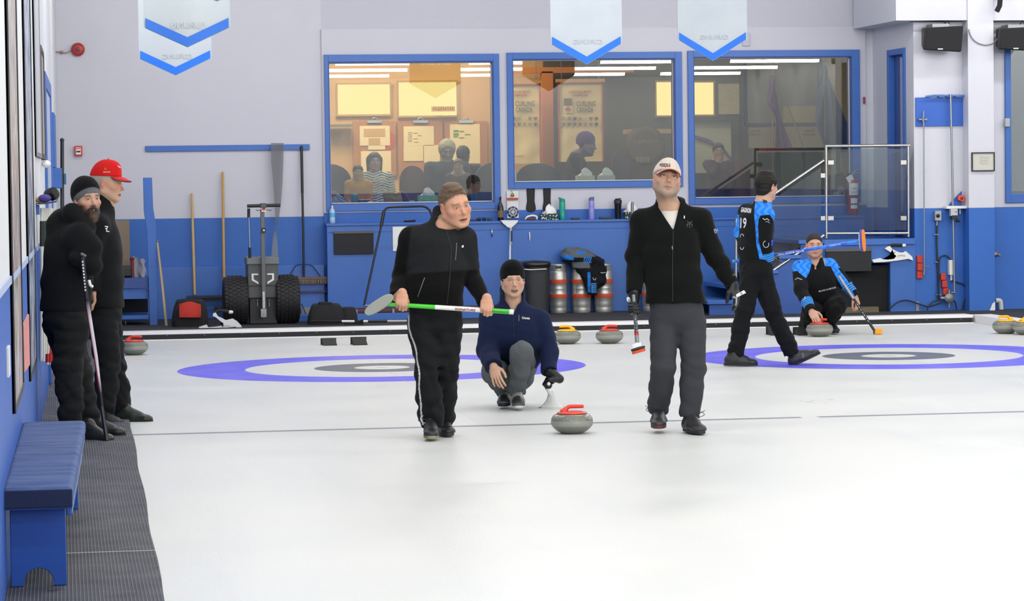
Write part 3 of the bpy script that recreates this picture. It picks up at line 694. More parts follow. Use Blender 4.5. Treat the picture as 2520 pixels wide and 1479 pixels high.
m=MB();p=onY(897, 496, YS);m.box((p.x-.07, YS-.04, zsl), (p.x+.07, YS+.04, zsl+.045));tag(m.build('wallet', black_m, bevel=.01), 'small black pouch on the sill between jar and yellow bag', 'pouch')
m=MB();p=onY(911, 496, YS-.07);m.lathe((p.x, YS-.07, zsl), [(.03, 0), (.034, .01), (.03, .022), (0, .026)], (0, 0, 1), 16);tag(m.build('white_dish', wht_m), 'tiny white dish on the first window sill', 'dish')
m=MB();p=onY(1013, 496, YS);m.box((p.x-.032, YS-.03, zsl), (p.x+.032, YS+.03, zsl+.028));tag(m.build('small_carton', mat('carton_green', '#8fbf9a', .7), bevel=.003), 'small pale green carton left of the green tissue box', 'carton')
m=MB();p=onY(1268, 440, YS);m.lathe((p.x, YS, zs2), [(.016, 0), (.016, .1), (.007, .12), (.007, .145), (0, .146)], (0, 0, 1), 14);tag(m.build('sanitizer_bottle', wht_m), 'slim white bottle at the left end of the middle window sill', 'bottle')
p=onY(2072, 480, YS);root=thing('easel_card', 'cream display card with a black emblem on the third window sill', 'card', (p.x, YS, zs3))
m=MB();m.prism([(p.x-.1, YS, zs3), (p.x+.1, YS, zs3), (p.x+.1, YS, zs3+.05), (p.x+.06, YS, zs3+.06), (p.x+.02, YS, zs3+.12), (p.x-.03, YS, zs3+.13), (p.x-.05, YS, zs3+.06), (p.x-.1, YS, zs3+.05)], (0, .01, 0));m.build('card', mat('card_cream', '#c9c6a4', .8), root)
m=MB();m.prism([(p.x-.02, YS-.003, zs3+.04), (p.x, YS-.003, zs3+.015), (p.x+.02, YS-.003, zs3+.04), (p.x, YS-.003, zs3+.055)], (0, .002, 0));m.build('emblem', black_m, root)
m=MB();
pc=onY(2062, 430, YS+.1)
m.tube(arcpts((pc.x, YS+.1, pc.z-.05), .075, -.3, PI+.3, 14), .018, 8);m.tube([(pc.x-.072, YS+.1, pc.z-.07), (pc.x-.08, YS+.1, zs3+.005)], .014, 8);tag(m.build('headphone_stand', black_m), 'dark arched stand behind the cream card in the third window', 'stand')
gran_m=None
def mat_granite():
 t=NT('granite');co=t.coord('Object')
 n=t.noise(co, 220, 3, .7);n2=t.noise(co, 60, 3, .6)
 sp=t.new('ShaderNodeSeparateXYZ');t.link(co, sp.inputs[0]);Z=sp.outputs[2]
 a=t.mix(t.ramp(n, .35, .68), L4('#5f6256'), L4('#8f9186'))
 a=t.mix(t.ramp(n2, .6, .7, 0, .4), a, L4('#4d5148'))
 band=t.math('MULTIPLY', t.ramp(Z, .050, .055), t.ramp(Z, .084, .089, 1, 0))
 a2=t.mix(t.math('MULTIPLY', band, .45), a, L4('#a9aba4'))
 r=t.ramp(band, 0, 1, .14, .55)
 t.bsdf(a2, r, 0, .5, bump=n, bstr=.04, bdist=.001);return t.m
gran_m=mat_granite()
def stone(px, py, hm, ang, lab, group=None, loc=None):
 c=onZ(px, py)if loc is None else Vector(loc)
 root=thing('curling_stone', lab, 'curling stone', (c.x, c.y, 0), 0, group)
 R=.14
 prof=[(.055, .003), (.062, 0), (.07, .003), (.085, .009), (.105, .020), (.122, .034), (.134, .050), (.139, .064), (.14, .074), (.138, .092), (.133, .106), (.123, .118), (.108, .127), (.09, .131), (.0, .132)]
 m=MB();m.lathe(c, prof, n=56);b=m.build('granite_body', gran_m, root)
 m=MB();m.lathe(c, [(.0, .129), (.096, .1295), (.1, .134), (.096, .140), (.07, .146), (.03, .149), (0, .150)], n=44);d=m.build('handle_cap', hm, root)
 ca, sa=math.cos(ang), math.sin(ang);X=Vector((ca, sa, 0));Z=Vector((0, 0, 1))
 def P(x, z):return c+X*x+Z*z
 pts=fillet([P(-.062, .138), P(-.042, .158), P(-.024, .176), P(.0, .178), P(.070, .176)], .02, 4)
 rs=[]
 for i, p in enumerate(pts):
  h=(p-c).z;rs.append(.0135+max(0, (.168-h))*.5)
 rs[-1]=.0125
 m=MB();m.tube(pts, rs, 14);m.sphere(pts[-1], .0125, 12, 8)
 m.build('handle', hm, root)
 return root
redh=mat('stone_red', '#d8402c', .3, var=.1);yelh=mat('stone_yellow', '#f2b60c', .3, var=.06)
YAWI=-YAW
stone(1408, 1066, redh, .06, 'red-handled curling stone on its own in the foreground, sliding between the two walkers')
stone(1396, 846, yelh, math.pi-.12-.0, 'yellow-handled curling stone parked just right of the crouching man in navy')
stone(1500, 845, redh, math.pi+3.0, 'red-handled curling stone parked beside the yellow one, near the bumper')
held=stone(2017, 828, redh, -.6, 'red-handled curling stone under the hand of the kneeling player in blue')
stone(330, 873, redh, math.pi+2.95, 'red-handled curling stone by the walkway edge behind the man in the red cap')
stone(0, 0, yelh, math.pi, 'yellow-handled curling stone at the right edge, rear of the touching pair', loc=(9.70, 29.05, 0))
stone(0, 0, yelh, .35, 'yellow-handled curling stone at the right edge, front of the touching pair', loc=(9.83, 28.78, 0))
def hack(px0, px1, py0, py1, lab):
 a=onZ(px0, py1);b=onZ(px1, py1);h=(py1-py0)*depth(a)/F
 root=thing('hack', lab, 'hack', ((a.x+b.x)/2, a.y, 0), 0, 'rubber foot holds')
 x0, x1, y=a.x, b.x, a.y
 m=MB();m.prism([(x0, y, 0), (x0, y, .01), (x0, y+.17, h*.9), (x0, y+.2, h*.9), (x0, y+.2, 0)], (x1-x0, 0, 0));m.build('rubber_foothold', rub_m, root, bevel=.004)
 m=MB();m.box((x0-.01, y+.2, 0), (x1+.01, y+.215, h));m.build('backing_plate', black_m, root)
hack(796, 831, 835, 851, 'left rubber foot hold of the near sheet');hack(870, 906, 832, 850, 'right rubber foot hold of the near sheet')
hack(1899, 1915, 806, 826, 'left rubber foot hold behind the striding player');hack(1966, 1990, 807, 826, 'right rubber foot hold beside the kneeling player and his stone')
band_m=mat('banner_blue', '#1470ee', .6, var=.05)
navyb_m=mat('banner_navy', '#222c50', .7, var=.1);bw_m=mat('banner_ink_white', '#cfd4de', .7)
def mat_banner_back():
 t=NT('banner_back');co=t.coord('Object');n=t.noise(co, 3, 3)
 c=t.mix(n, L4('#b0bac2'), L4('#c2c8ca'));
 b=t.bsdf(c, .55, 0, .3, bump=t.noise(co, 160, 2), bstr=.08);return t.m
bback_m=mat_banner_back()
def hang_banner(px0, px1, pshoulder, pxtip, pytip, Y, year, lab, chev_m=band_m):
 a=onY(px0, pshoulder, Y);b=onY(px1, pshoulder, Y);tp=onY(pxtip, pytip, Y)
 root=thing('hanging_banner', lab, 'banner', (tp.x, Y, tp.z), 0, 'pointed year banners hanging over the ice')
 zt=max(a.z, b.z)+1.9;w=b.x-a.x
 def zbot(u):return a.z+(tp.z-a.z)*(1-abs(u-.5)*2)
 m=MB();m.grid(lambda u, v:(a.x+w*u, Y+.006*math.sin(u*9+v*2), zbot(u)+(zt-zbot(u))*v), 25, 20, True);m.build('cloth_back', bback_m, root)
 m=MB();m.grid(lambda u, v:(b.x-w*u, Y+.006*math.sin((1-u)*9+v*2)+.005, zbot(1-u)+(zt-zbot(1-u))*v), 25, 20, True);m.build('printed_front', navyb_m, root)
 m=MB();hh=.075
 m.grid(lambda u, v:(a.x+w*(.02+.96*u), Y-.008+.006*math.sin(u*9), zbot(.02+.96*u)+hh*(v)*1.0+.004), 25, 2, True);m.build('chevron', chev_m, root)
 m=MB();m.cyl((a.x-.03, Y+.003, zt), (b.x+.03, Y+.003, zt), .015, n=10);m.build('top_rod', greysteel_m, root)
 m=MB();put_text(m, year, (tp.x, Y+.022, a.z+.35), (-1, 0, 0), (0, 0, 1), .2, w*.62, .03);put_text(m, 'CURLING', (tp.x, Y+.022, a.z+.62), (-1, 0, 0), (0, 0, 1), .09, w*.6, .02);m.build('lettering', bw_m, root)
 m=MB();put_text(m, 'CURLING', (tp.x+.02, Y-.012, a.z+.02), (-1, 0, 0), (0, 0, 1), .045, w*.4, .01);m.build('show_through', mat('faint_print', '#b9bfc2', .7, var=.02), root)
 m=MB();m.cyl((a.x+.05, Y, zt), (a.x+.05, Y, ZT), .003, n=6);m.cyl((b.x-.05, Y, zt), (b.x-.05, Y, ZT), .003, n=6);m.build('cord', greysteel_m, root)
hang_banner(342, 521, 144, 432, 186, 27.6, '2019', 'smaller pale banner with bright blue chevron, lower one of the overlapping pair at left')
hang_banner(354, 567, 68, 458, 117, 22.6, '2018', 'larger pale banner with darker blue chevron, front one of the pair at left', mat('banner_blue_dark', '#2f6fd0', .6))
hang_banner(1355, 1531, 108, 1443, 159, 28.4, '2020', 'pale pointed banner with bright blue chevron over the middle window')
hang_banner(1668, 1839, 97, 1754, 150, 29.2, '2025', 'pale pointed banner with bright blue chevron over the left of the third window')
hang_banner(398, 668, -54, 536, 4, 18.6, '2017', 'highest pointed banner, only its blue tip showing at the top left', mat('banner_blue_dark', '#2f6fd0', .6))
def wy(px, py, Y=YW+.03):return onY(px, py, Y)
p=wy(192, 122);root=thing('alarm_bell', 'round red fire alarm bell high on the left wall', 'alarm bell', p)
sc=depth(p)/F
m=MB();m.lathe(p, [(15*sc, 0), (16.5*sc, -.02), (16*sc, -.05), (12*sc, -.07), (5*sc, -.075), (0, -.075)], (0, 1, 0), 32);m.build('gong', mat('bell_red', '#a83230', .4), root)
m=MB();m.lathe(p, [(5*sc, -.076), (5*sc, -.09), (0, -.092)], (0, 1, 0), 16);m.build('hub', mat('bell_hub', '#7a4a48', .4), root)
m=MB();a=wy(150, 128);m.tube([wy(128, 128)+Vector((0, -.02, 0)), wy(150, 128)+Vector((0, -.02, 0)), wy(162, 131)+Vector((0, -.03, 0)), wy(176, 124)+Vector((0, -.02, 0))], .006, 8);m.sphere(wy(152, 129)+Vector((0, -.03, 0)), .02, 10, 8);m.build('conduit', mat('rusty_pipe', '#9a8074', .6), root)
p=wy(193, 371);root=thing('fire_pull_station', 'small red fire pull station with white lettering on the left wall', 'fire alarm', p)
m=MB();a, b=wy(184, 384), wy(202, 359);m.box((a.x, YW-.03, a.z), (b.x, YW+.031, b.z));m.build('station_box', red_m, root, bevel=.004)
m=MB();a, b=wy(187, 380, YW-.03), wy(199, 367, YW-.03);m.box((a.x, YW-.034, a.z), (b.x, YW-.031, b.z));m.build('label_plate', wht_m, root)
m=MB();put_text(m, 'FIRE', wy(193, 364, YW-.033), (1, 0, 0), (0, 0, 1), .015, .06);m.build('lettering', wht_m, root)
m=MB();m.box((wy(188, 374, YW-.036).x, YW-.038, wy(188, 375, YW-.036).z), (wy(198, 374, YW-.036).x, YW-.035, wy(198, 371, YW-.036).z));m.build('pull_bar', black_m, root)
def squeegee(px, pyt, pyb, xtop, lab, wm, r=.017, hx0=None, hx1=None, head=None):
 Y=YW-.10
 root=thing('floor_squeegee', lab, 'squeegee', onY(px, pyb, Y), 0, 'wooden-handled squeegees leaning on the blue wall')
 m=MB();a, b=onY(px, pyb, Y-.06), onY(xtop, pyt, Y+.08);m.tube([a, a.lerp(b, .5), a.lerp(b, .93), b], [r, r, r*.85, r*.8], 12);m.sphere(b, r*.8, 10, 8);m.build('wooden_handle', wm, root)
 if head:
  m=MB();c, d=onY(head[0], head[2], Y-.06), onY(head[1], head[2], Y-.06);m.box((c.x, Y-.08, c.z-.025), (d.x, Y-.05, c.z+.012));m.build('head_bar', mat('bar_blue_black', '#1c2742', .5), root, bevel=.004)
  m=MB();m.box((c.x, Y-.072, c.z-.06), (d.x, Y-.058, c.z-.025));m.build('rubber_blade', rub_m, root)
squeegee(479, 478, 725, 472, 'shorter pale wooden handle with blue-black squeegee head above the red bag', wood_m, head=(460, 568, 730))
squeegee(552, 425, 752, 548, 'taller orange wooden handle standing left of the wheeled cart', wood2_m, head=(528, 580, 755))
root=thing('push_broom', 'push broom with a long black pole and pale bristles leaning by the cart', 'broom', onY(748, 700, YW-.12))
Y=YW-.12
m=MB();m.tube([onY(748, 686, Y), onY(746, 560, Y), onY(744, 470, Y+.05)], .014, 10);m.tube([onY(744, 475, Y+.05), onY(742, 362, Y+.1)], .017, 10);m.sphere(onY(742, 362, Y+.1), .017, 8, 6);m.build('pole', black_m, root)
m=MB();c, d=onY(700, 686, Y), onY(815, 684, Y);m.box((c.x, Y-.03, c.z-.012), (d.x, Y+.05, c.z+.015));m.build('broom_block', mat('block_brown', '#6e5a4c', .7), root, bevel=.004)
m=MB()
rr=random.Random(3)
for i in range(90):
 x=c.x+(d.x-c.x)*i/89;
 for k in range(2):
  a=Vector((x, Y-.02+k*.04, c.z-.012));m.tube([a, a+Vector((rr.uniform(-.012, .012), rr.uniform(-.01, .01), -.055))], [.004, .003], 4, True)
m.build('bristles', mat('bristle_brown', '#8b7868', .8), root)
m=MB()
for sx in(1, ):
 m.tube(fillet([onY(748, 650, Y-.01), onY(768, 652, Y-.01), onY(789, 681, Y-.01)], .05), .006, 8);m.tube(fillet([onY(748, 650, Y-.01), onY(728, 652, Y-.01), onY(712, 681, Y-.01)], .05), .006, 8)
m.build('brace', mat('brace_navy', '#23345e', .4, .6), root)
for a_, b_, y_ in((700, 806, 719), ):
 m=MB();c, d=onY(a_, y_, YW-.09), onY(b_, y_, YW-.09);m.box((c.x, YW-.1, c.z-.012), (d.x, YW-.061, c.z+.012));m.sphere((d.x-.01, YW-.11, c.z+.02), .018, 10, 8);tag(m.build('hook_rail', mat('navy_bar', '#1f2f5c', .4)), 'dark hook rail with a bright end knob right of the cart', 'rail')
t=NT('smoky_film');tr=t.new('ShaderNodeBsdfTransparent');tr.inputs[0].default_value=(.86, .86, .87, 1);df=t.new('ShaderNodeBsdfPrincipled');df.inputs['Base Color'].default_value=L4('#85868a');df.inputs['Roughness'].default_value=.35
mx=t.new('ShaderNodeMixShader');mx.inputs[0].default_value=.4;t.link(tr.outputs[0], mx.inputs[1]);t.link(df.outputs[0], mx.inputs[2]);t.link(mx.outputs[0], t.out.inputs[0])
film_m=t.m
rows=[(352, 666, 699), (400, 667, 698), (450, 672, 696), (500, 675, 692), (540, 677, 686), (558, 678, 681), (575, 673, 681), (600, 670, 683), (640, 667, 685)]
m=MB()
def fstrip(u, v):
 k=v*(len(rows)-1);i=min(int(k), len(rows)-2);t_=k-i
 y=rows[i][0]*(1-t_)+rows[i+1][0]*t_;xa=rows[i][1]*(1-t_)+rows[i+1][1]*t_;xb=rows[i][2]*(1-t_)+rows[i+1][2]*t_
 p=onY(xa+(xb-xa)*u, y, YW-.2+.15*(1-v));return p+Vector((0, (u-.5)*.1*(1-v), 0))
m.grid(fstrip, 8, 40, True, (0, .002, 0));tag(m.build('plastic_strip', film_m), 'smoky translucent twisted plastic strip hanging from the blue rail behind the cart', 'plastic strip')
YCt=32.45
def cy(px, py, dY=0):return onY(px, py, YCt+dY)
pb=onZ(647, 799, .08)
root=thing('utility_cart', 'grey wheeled ice scraper cart with two fat black tyres and a tall T-handle', 'cart', (pb.x, YCt, .08))
darkg=mat('cart_grey', '#4c4f4f', .5, var=.08)
m=MB();a, b=cy(609, 636, .1), cy(685, 733, .1);m.box((a.x, YCt+.1, b.z), (b.x, YCt+.5, a.z));bx=m.build('hopper_box', darkg, root, bevel=.01)
m=MB();a, b=cy(607, 634, .08), cy(687, 650, .08);m.box((a.x, YCt+.08, b.z), (b.x, YCt+.52, a.z));m.build('hopper_lid', mat('cart_grey_light', '#6c6f70', .45), root, bevel=.008)
m=MB();a, b=cy(609, 702, .09), cy(686, 703.5, .09);m.box((a.x, YCt+.09, b.z), (b.x, YCt+.1, a.z));m.build('panel_seam', black_m, root)
m=MB();a, b=cy(615, 733, .15), cy(682, 795, .15);m.box((a.x, YCt+.15, b.z), (b.x, YCt+.45, a.z));m.build('chassis', black_m, root)
m=MB();a, b=cy(641, 516, .0), cy(655, 780, .0);m.box((a.x, YCt, b.z), (b.x, YCt+.06, a.z));m.build('mast', mat('cart_mast', '#5b5e5f', .45), root, bevel=.006)
m=MB();m.tube([cy(608, 507), cy(690, 505)], 4.2*depth(pb)/F, 12);m.build('handle_bar', black_m, root)
m=MB();a, b=cy(641, 500, -.02), cy(656, 512, -.02);m.box((a.x, YCt-.03, b.z), (b.x, YCt+.06, a.z));m.build('throttle_cap', darkg, root, bevel=.006)
m=MB();a, b=cy(644, 509, -.035), cy(655, 521, -.035);m.box((a.x, YCt-.012, b.z), (b.x, YCt-.002, a.z));m.build('leaf_sticker', wht_m, root)
m=MB();ps=cy(649.5, 515, -.05)
pts=[(ps.x+x*.5, YCt-.016, ps.z+z*.5)for x, z in leaf]+[(ps.x-x*.5, YCt-.016, ps.z+z*.5)for x, z in leaf[::-1][1:-1]];m.prism(pts, (0, .003, 0));m.build('leaf_mark', red_m, root)
m=MB()
for sx in(-1, 1):m.tube([cy(649+sx*6, 518), cy(649+sx*11, 516), cy(649+sx*14, 519), cy(649+sx*19, 516)], .004, 6)
m.build('brake_lever', black_m, root)
m=MB();a=cy(649, 567, -.01);m.box((a.x-.025, YCt-.014, a.z-.028), (a.x+.025, YCt-.001, a.z+.028));m.lathe((a.x, YCt-.014, a.z), [(.012, 0), (.014, .01), (0, .016)], (0, -1, 0), 14);m.build('switch', black_m, root)
m=MB();m.sphere((a.x, YCt-.024, a.z), .012, 10, 8);m.build('switch_button', wht_m, root)
m=MB();a, b=cy(646.5, 718, -.01), cy(652, 758, -.01);m.box((a.x, YCt-.004, b.z), (b.x, YCt-.001, a.z));m.build('mast_label', wht_m, root)
m=MB();scribble(m, Vector(((a.x+b.x)/2, YCt-.006, (a.z+b.z)/2)), .014, .16, (0, 0, 1), (-1, 0, 0), 12, 4);m.build('label_marks', black_m, root)
m=MB();a, b=cy(642, 760, -.01), cy(656, 780, -.01);m.box((a.x, YCt-.01, b.z), (b.x, YCt-.001, a.z));m.cyl(cy(649, 770), cy(649, 782), .012);m.build('hitch_plate', greysteel_m, root)
m=MB()
for px in(633.5, 662):m.cyl(cy(px, 738, .13), cy(px, 754, .13), .011);m.sphere(cy(px, 739, .12), .014, 8, 6)
m.build('latch_spring', greysteel_m, root)
m=MB();c_=cy(647, 683, .08);w_=.125
for s_ in(-1, 1):
 m.prism([(c_.x+s_*w_, YCt+.088, c_.z+.045), (c_.x+s_*w_, YCt+.088, c_.z-.03), (c_.x+s_*.05, YCt+.088, c_.z-.075), (c_.x+s_*.05, YCt+.088, c_.z-.05), (c_.x+s_*(w_-.022), YCt+.088, c_.z-.018), (c_.x+s_*(w_-.022), YCt+.088, c_.z+.028), (c_.x+s_*.05, YCt+.088, c_.z+.028), (c_.x+s_*.05, YCt+.088, c_.z+.045)], (0, .008, 0))
m.build('shield_badge', wht_m, root)
m=MB();m.tube([cy(612, 513, .05), cy(612, 535, .05)], .017, 10);m.tube([cy(614.5, 609, .08), cy(615, 634, .08)], .016, 10);m.build('side_grip', black_m, root)
m=MB();m.tube([cy(612, 535, .05), cy(614.5, 610, .08)], .010, 10);m.build('side_rod', chrome_m, root)
for(xa, xb, lab)in((551, 611, 'left'), (679, 738, 'right')):
 cx0=(xa+xb)/2;a=cy(xa, 740, .1);b=cy(xb, 740, .1);wd=(b.x-a.x);R=(799-680)/2*depth(a)/F
 zc=.08+R;yc=YCt+R*.9+.0
 prof=[]
 for k in range(17):
  t_=-1+k/8;prof.append((R*(1-.16*abs(t_)**4), (t_+1)/2*wd))
 prof=[(R*.45, 0.02), (R*.7, 0)]+prof+[(R*.7, wd), (R*.45, wd-.02)]
 m=MB();m.lathe((a.x, yc, zc), prof, (1, 0, 0), 48);tyre=m.build('tyre', rub_m, root)
 m=MB()
 for ring in range(6):
  xx=a.x+wd*(.1+.16*ring)
  for k in range(36):
   an=2*PI*(k+.5*(ring%2))/36;rr_=R*(1-.16*abs((.1+.16*ring)*2-1)**4)
   d=Vector((0, math.cos(an), math.sin(an)));tn=Vector((0, -math.sin(an), math.cos(an)))
   m.obox(Vector((xx, yc, zc))+d*(rr_+.002), (wd*.062, 0, 0), tn*(R*.066), d*.006)
 m.build('tread_blocks', rub_m, tyre)
 m=MB();m.lathe((a.x+.03, yc, zc), [(0, 0), (R*.45, 0), (R*.47, .02), (R*.47, wd-.08), (R*.45, wd-.06), (0, wd-.06)], (1, 0, 0), 28);m.build('wheel_hub', greysteel_m, root)
def stabiliser(outline_px, Yp, lab, grip_px, zbase=None, lean=0):
 root=thing('delivery_stabilizer', lab, 'stabilizer', onY(outline_px[0][0], outline_px[0][1], Yp))
 m=MB();pts=[onY(x, y, Yp)for x, y in outline_px]
 c=sum(pts, Vector((0, 0, 0)))/len(pts)
 bm=bmesh.new();vv=[bm.verts.new(p)for p in pts];bm.faces.new(vv);bmesh.ops.triangulate(bm, faces=bm.faces, ngon_method='EAR_CLIP');bm.verts.index_update()
 V=[v.co.copy()for v in bm.verts];Fc=[tuple(v.index for v in f.verts)for f in bm.faces];bm.free()
 th=Vector((0, .045, 0));n=len(V);m.add(V+[v+th for v in V], Fc+[tuple(n+i for i in f[::-1])for f in Fc]+[((i+1)%n, i, n+i, n+(i+1)%n)for i in range(n)]);m.build('moulded_body', wht_m, root, fixn=True)
 m=MB();m.tube([onY(x, y, Yp+.02)for x, y in grip_px[:-1]], .019, 12);m.build('grip', mat('grip_black', '#1b1b1d', .7), root)
 m=MB();m.tube([onY(*grip_px[-2], Yp+.02), onY(*grip_px[-1], Yp+.02)], .019, 12);m.sphere(onY(*grip_px[-1], Yp+.02), .019, 10, 8);m.build('grip_end', wht_m, root)
 m=MB();mid=outline_px[len(outline_px)//2];return root
ol1=[(489, 805), (493, 811), (515, 811), (548, 807), (579, 804), (586, 807), (596, 806), (592, 799), (583, 790), (573, 784), (556, 788), (547, 783), (536, 778), (531, 769), (525, 771), (524, 778), (530, 780), (542, 790), (550, 796), (548, 801), (534, 804), (513, 806), (509, 799)]
s1=stabiliser(ol1, 32.0, 'white swoosh-shaped delivery stabilizer with black grip on the floor in front of the red bag', [(528, 770), (538, 764), (560, 766), (563, 768), (570, 768)])
m=MB();scribble(m, onY(556, 802, 31.99), .02, .09, n=6, seed=8);m.build('maker_mark', mat('mark_grey', '#8a8f96', .6), s1)
ol2=[(2146, 640), (2150, 646), (2175, 645), (2210, 641), (2235, 637), (2247, 641), (2245, 632), (2236, 624), (2229, 618), (2222, 621), (2213, 621), (2206, 618), (2196, 613), (2190, 605), (2186, 606), (2178, 612), (2184, 616), (2200, 625), (2206, 630), (2200, 637), (2185, 639), (2172, 638), (2167, 635)]
s2=stabiliser(ol2, YR-.064, 'white swoosh-shaped delivery stabilizer hung on the blue stair side at the right', [(2188, 607), (2195, 603), (2218, 603), (2220, 604), (2226, 604)])
m=MB();scribble(m, onY(2218, 629, YR-.066), .02, .08, n=6, seed=9);m.build('maker_mark', mat('mark_grey', '#8a8f96', .6), s2)
def blob_bag(name, lab, px0, px1, pyt, pyb, Y, mm, dep=.3, sub=None):
 a, b=onY(px0, pyb, Y), onY(px1, pyt, Y);w=b.x-a.x;h=b.z-.08
 root=thing(name, lab, 'bag', ((a.x+b.x)/2, Y, .08))
 def f(u, v, e=0):
  an=PI*u;prof=math.sin(an)**.35 if 0<u<1 else 0
  return(a.x+w*u, Y+dep*(v), 0)
 m=MB();cx=(a.x+b.x)/2
 def s(u, v):
  an=2*PI*u;t=v
  rx=w/2*(1-.32*t**2.2+.02*math.sin(5*an+3*t));ry=dep/2*(1-.45*t**2)
  ca, sa=math.cos(an), math.sin(an);ex=.55
  x=rx*math.copysign(abs(ca)**ex, ca);y=ry*math.copysign(abs(sa)**ex, sa)
  k=1-max(0, t-.9)/.1
  return(cx+x*(k if t>.9 else 1), Y+dep/2+y*(k if t>.9 else 1), .08+h*min(1, t/.92)*(1+.03*math.sin(3*an)*t))
 m.grid(s, 40, 22);m.build('bag_body', mm, root, fixn=True);return root, a, b
blkfab=mat('black_fabric', '#1c1c1f', .9, scale=60, var=.25)
rb, a, b=blob_bag('duffel_bag', 'red and black duffel bag on the walkway under the squeegees', 424, 514, 738, 798, 32.3, blkfab, .34)
m=MB();redfab=mat('red_fabric', '#b02a1e', .8, scale=50, var=.15)
m.grid(lambda u, v:onY(441+54*u+(3 if 0 else 0)*v, 781-38*v-3*math.sin(u*PI)*v, 32.3)+Vector((0, -.022-.02*math.sin(PI*u)+.11*v*v, 0)), 16, 10, True, (0, .02, 0));m.build('red_panel', redfab, rb)
m=MB();m.tube(fillet([onY(428, 790, 32.28), onY(432, 760, 32.25), onY(445, 742, 32.35)], .05), .008, 6);m.tube(fillet([onY(496, 780, 32.22), onY(499, 756, 32.25), onY(492, 742, 32.3)], .05), .008, 6);m.build('shoulder_strap', blkfab, rb)
bb, a, b=blob_bag('black_kit_bag', 'low black kit bag lying right of the cart', 760, 850, 748, 797, 32.2, blkfab, .3)
m=MB();m.prism([onY(786, 752, 32.25), onY(785, 743, 32.25), (onY(817, 744, 32.25)), onY(826, 758, 32.25), onY(800, 762, 32.25)], (0, .08, 0));m.build('top_flap', blkfab, bb, bevel=.01)
bb2, a, b=blob_bag('black_kit_bag', 'flatter black bag lying beside the kit bag, behind the broom head', 838, 882, 757, 796, 32.3, blkfab, .28)
root=thing('lying_broom', 'white and black broom handle lying along the floor behind the bumper', 'broom', onY(930, 794, 32.05))
q=[(764, 790.5, 840, 790.8, blkfab), (841, 790.8, 872, 790.9, wht_m), (893, 790.9, 905, 790.8, wht_m), (905, 790.8, 952, 790.5, black_m), (953, 790.5, 1060, 789.5, mat('worn_white', '#b9b2ac', .6))]
for i, (x0, y0, x1, y1, mm)in enumerate(q):
 m=MB();m.cyl(onY(x0, y0, 32.05), onY(x1, y1, 32.05), .0135, n=10);m.build('shaft_section', mm, root)
m=MB();m.grid(lambda u, v:onY(848+46*u, 800-(12*u**2+2)*v-1*(1-u), 32.0)+Vector((0, .05*math.sin(PI*u), 0)), 16, 6, True, (0, .06, 0));m.build('broom_sleeve', blkfab, root)
root=thing('equipment_case', 'long dark red-brown case lying on the low step behind the walker in black', 'case', onY(980, 772, 33.3))
m=MB();c, d=onY(836, 772, 33.1), onY(1235, 754, 33.1);m.box((c.x, 33.1, zs1), (d.x, 33.5, d.z));m.build('case_body', mat('case_brown', '#4e2c26', .6, var=.2, scale=10), root, bevel=.01)
m=MB()
for px in(878, 880):pass
for px in(877, 968, 1060, 1150):c=onY(px, 763, 33.09);m.box((c.x-.012, 33.085, zs1), (c.x+.012, 33.099, d.z));
m.build('case_clasp', mat('clasp_grey', '#8a8784', .4, .5), root)
root=thing('metal_rack', 'pale low metal rack behind the black bags', 'rack', onY(780, 780, 33.3))
m=MB();c, d=onY(742, 780, 33.2), onY(835, 757, 33.2);m.box((c.x, 33.2, zs1), (d.x, 33.45, d.z));m.build('rack_box', mat('rack_grey', '#7b7f80', .5), root)
m=MB();m.tube([onY(742, 748, 33.15), onY(757, 782, 33.15)], .006, 6);m.tube([onY(745, 781, 33.15), onY(760, 782, 33.15)], .006, 6);m.build('wire_leg', black_m, root)
root=thing('tube_frame', 'tall black tubular push frame standing behind the walker with the green broom', 'frame', onY(895, 752, 33.4))
m=MB();pts=fillet([onY(896, 752, 33.35), onY(942, 537, 33.5), onY(948, 510, 33.52), onY(1054, 507, 33.52), onY(1068, 545, 33.5), onY(1100, 752, 33.35)], .09, 6);m.tube(pts, .013, 10);m.build('bent_tube', mat('tube_black', '#1d2026', .35, .3), root)
m=MB();m.tube([onY(938, 556, 33.49), onY(945, 520, 33.51)], .02, 10);m.build('foam_grip', black_m, root)
m=MB();m.cyl(onY(897, 752, 33.35), onY(1100, 752, 33.35), .012);m.build('cross_foot', greysteel_m, root)
def vent(px0, py0, px1, py1, Y, lab, strip=True):
 root=thing('wall_panel', lab, 'panel', onY((px0+px1)/2, py1, Y));a, b=onY(px0, py0, Y), onY(px1, py1, Y)
 m=MB();m.box((a.x, Y-.03, b.z), (b.x, Y-.001, a.z));m.build('dark_panel', mat('panel_black', '#26272a', .8, scale=80, var=.2), root, bevel=.004)
 m=MB();m.box((a.x-.004, Y-.036, a.z-.01), (b.x+.004, Y-.001, a.z+.016));m.build('top_strip', mat('strip_brown', '#5a5450', .6), root)
vent(821, 573, 919, 625, YB, 'dark rectangular panel on the blue ledge wall left of the walker')
m=MB();a, b=onY(966, 558, YB), onY(1010, 617, YB);m.box((a.x, YB-.012, b.z), (b.x, YB-.001, a.z));tag(m.build('pinned_sheet', wht_m), 'white sheet pinned to the blue ledge wall behind the walker in black', 'paper')
def lg_(px, py=540):return onY(px, py, YB+.10)
ZLG=zl
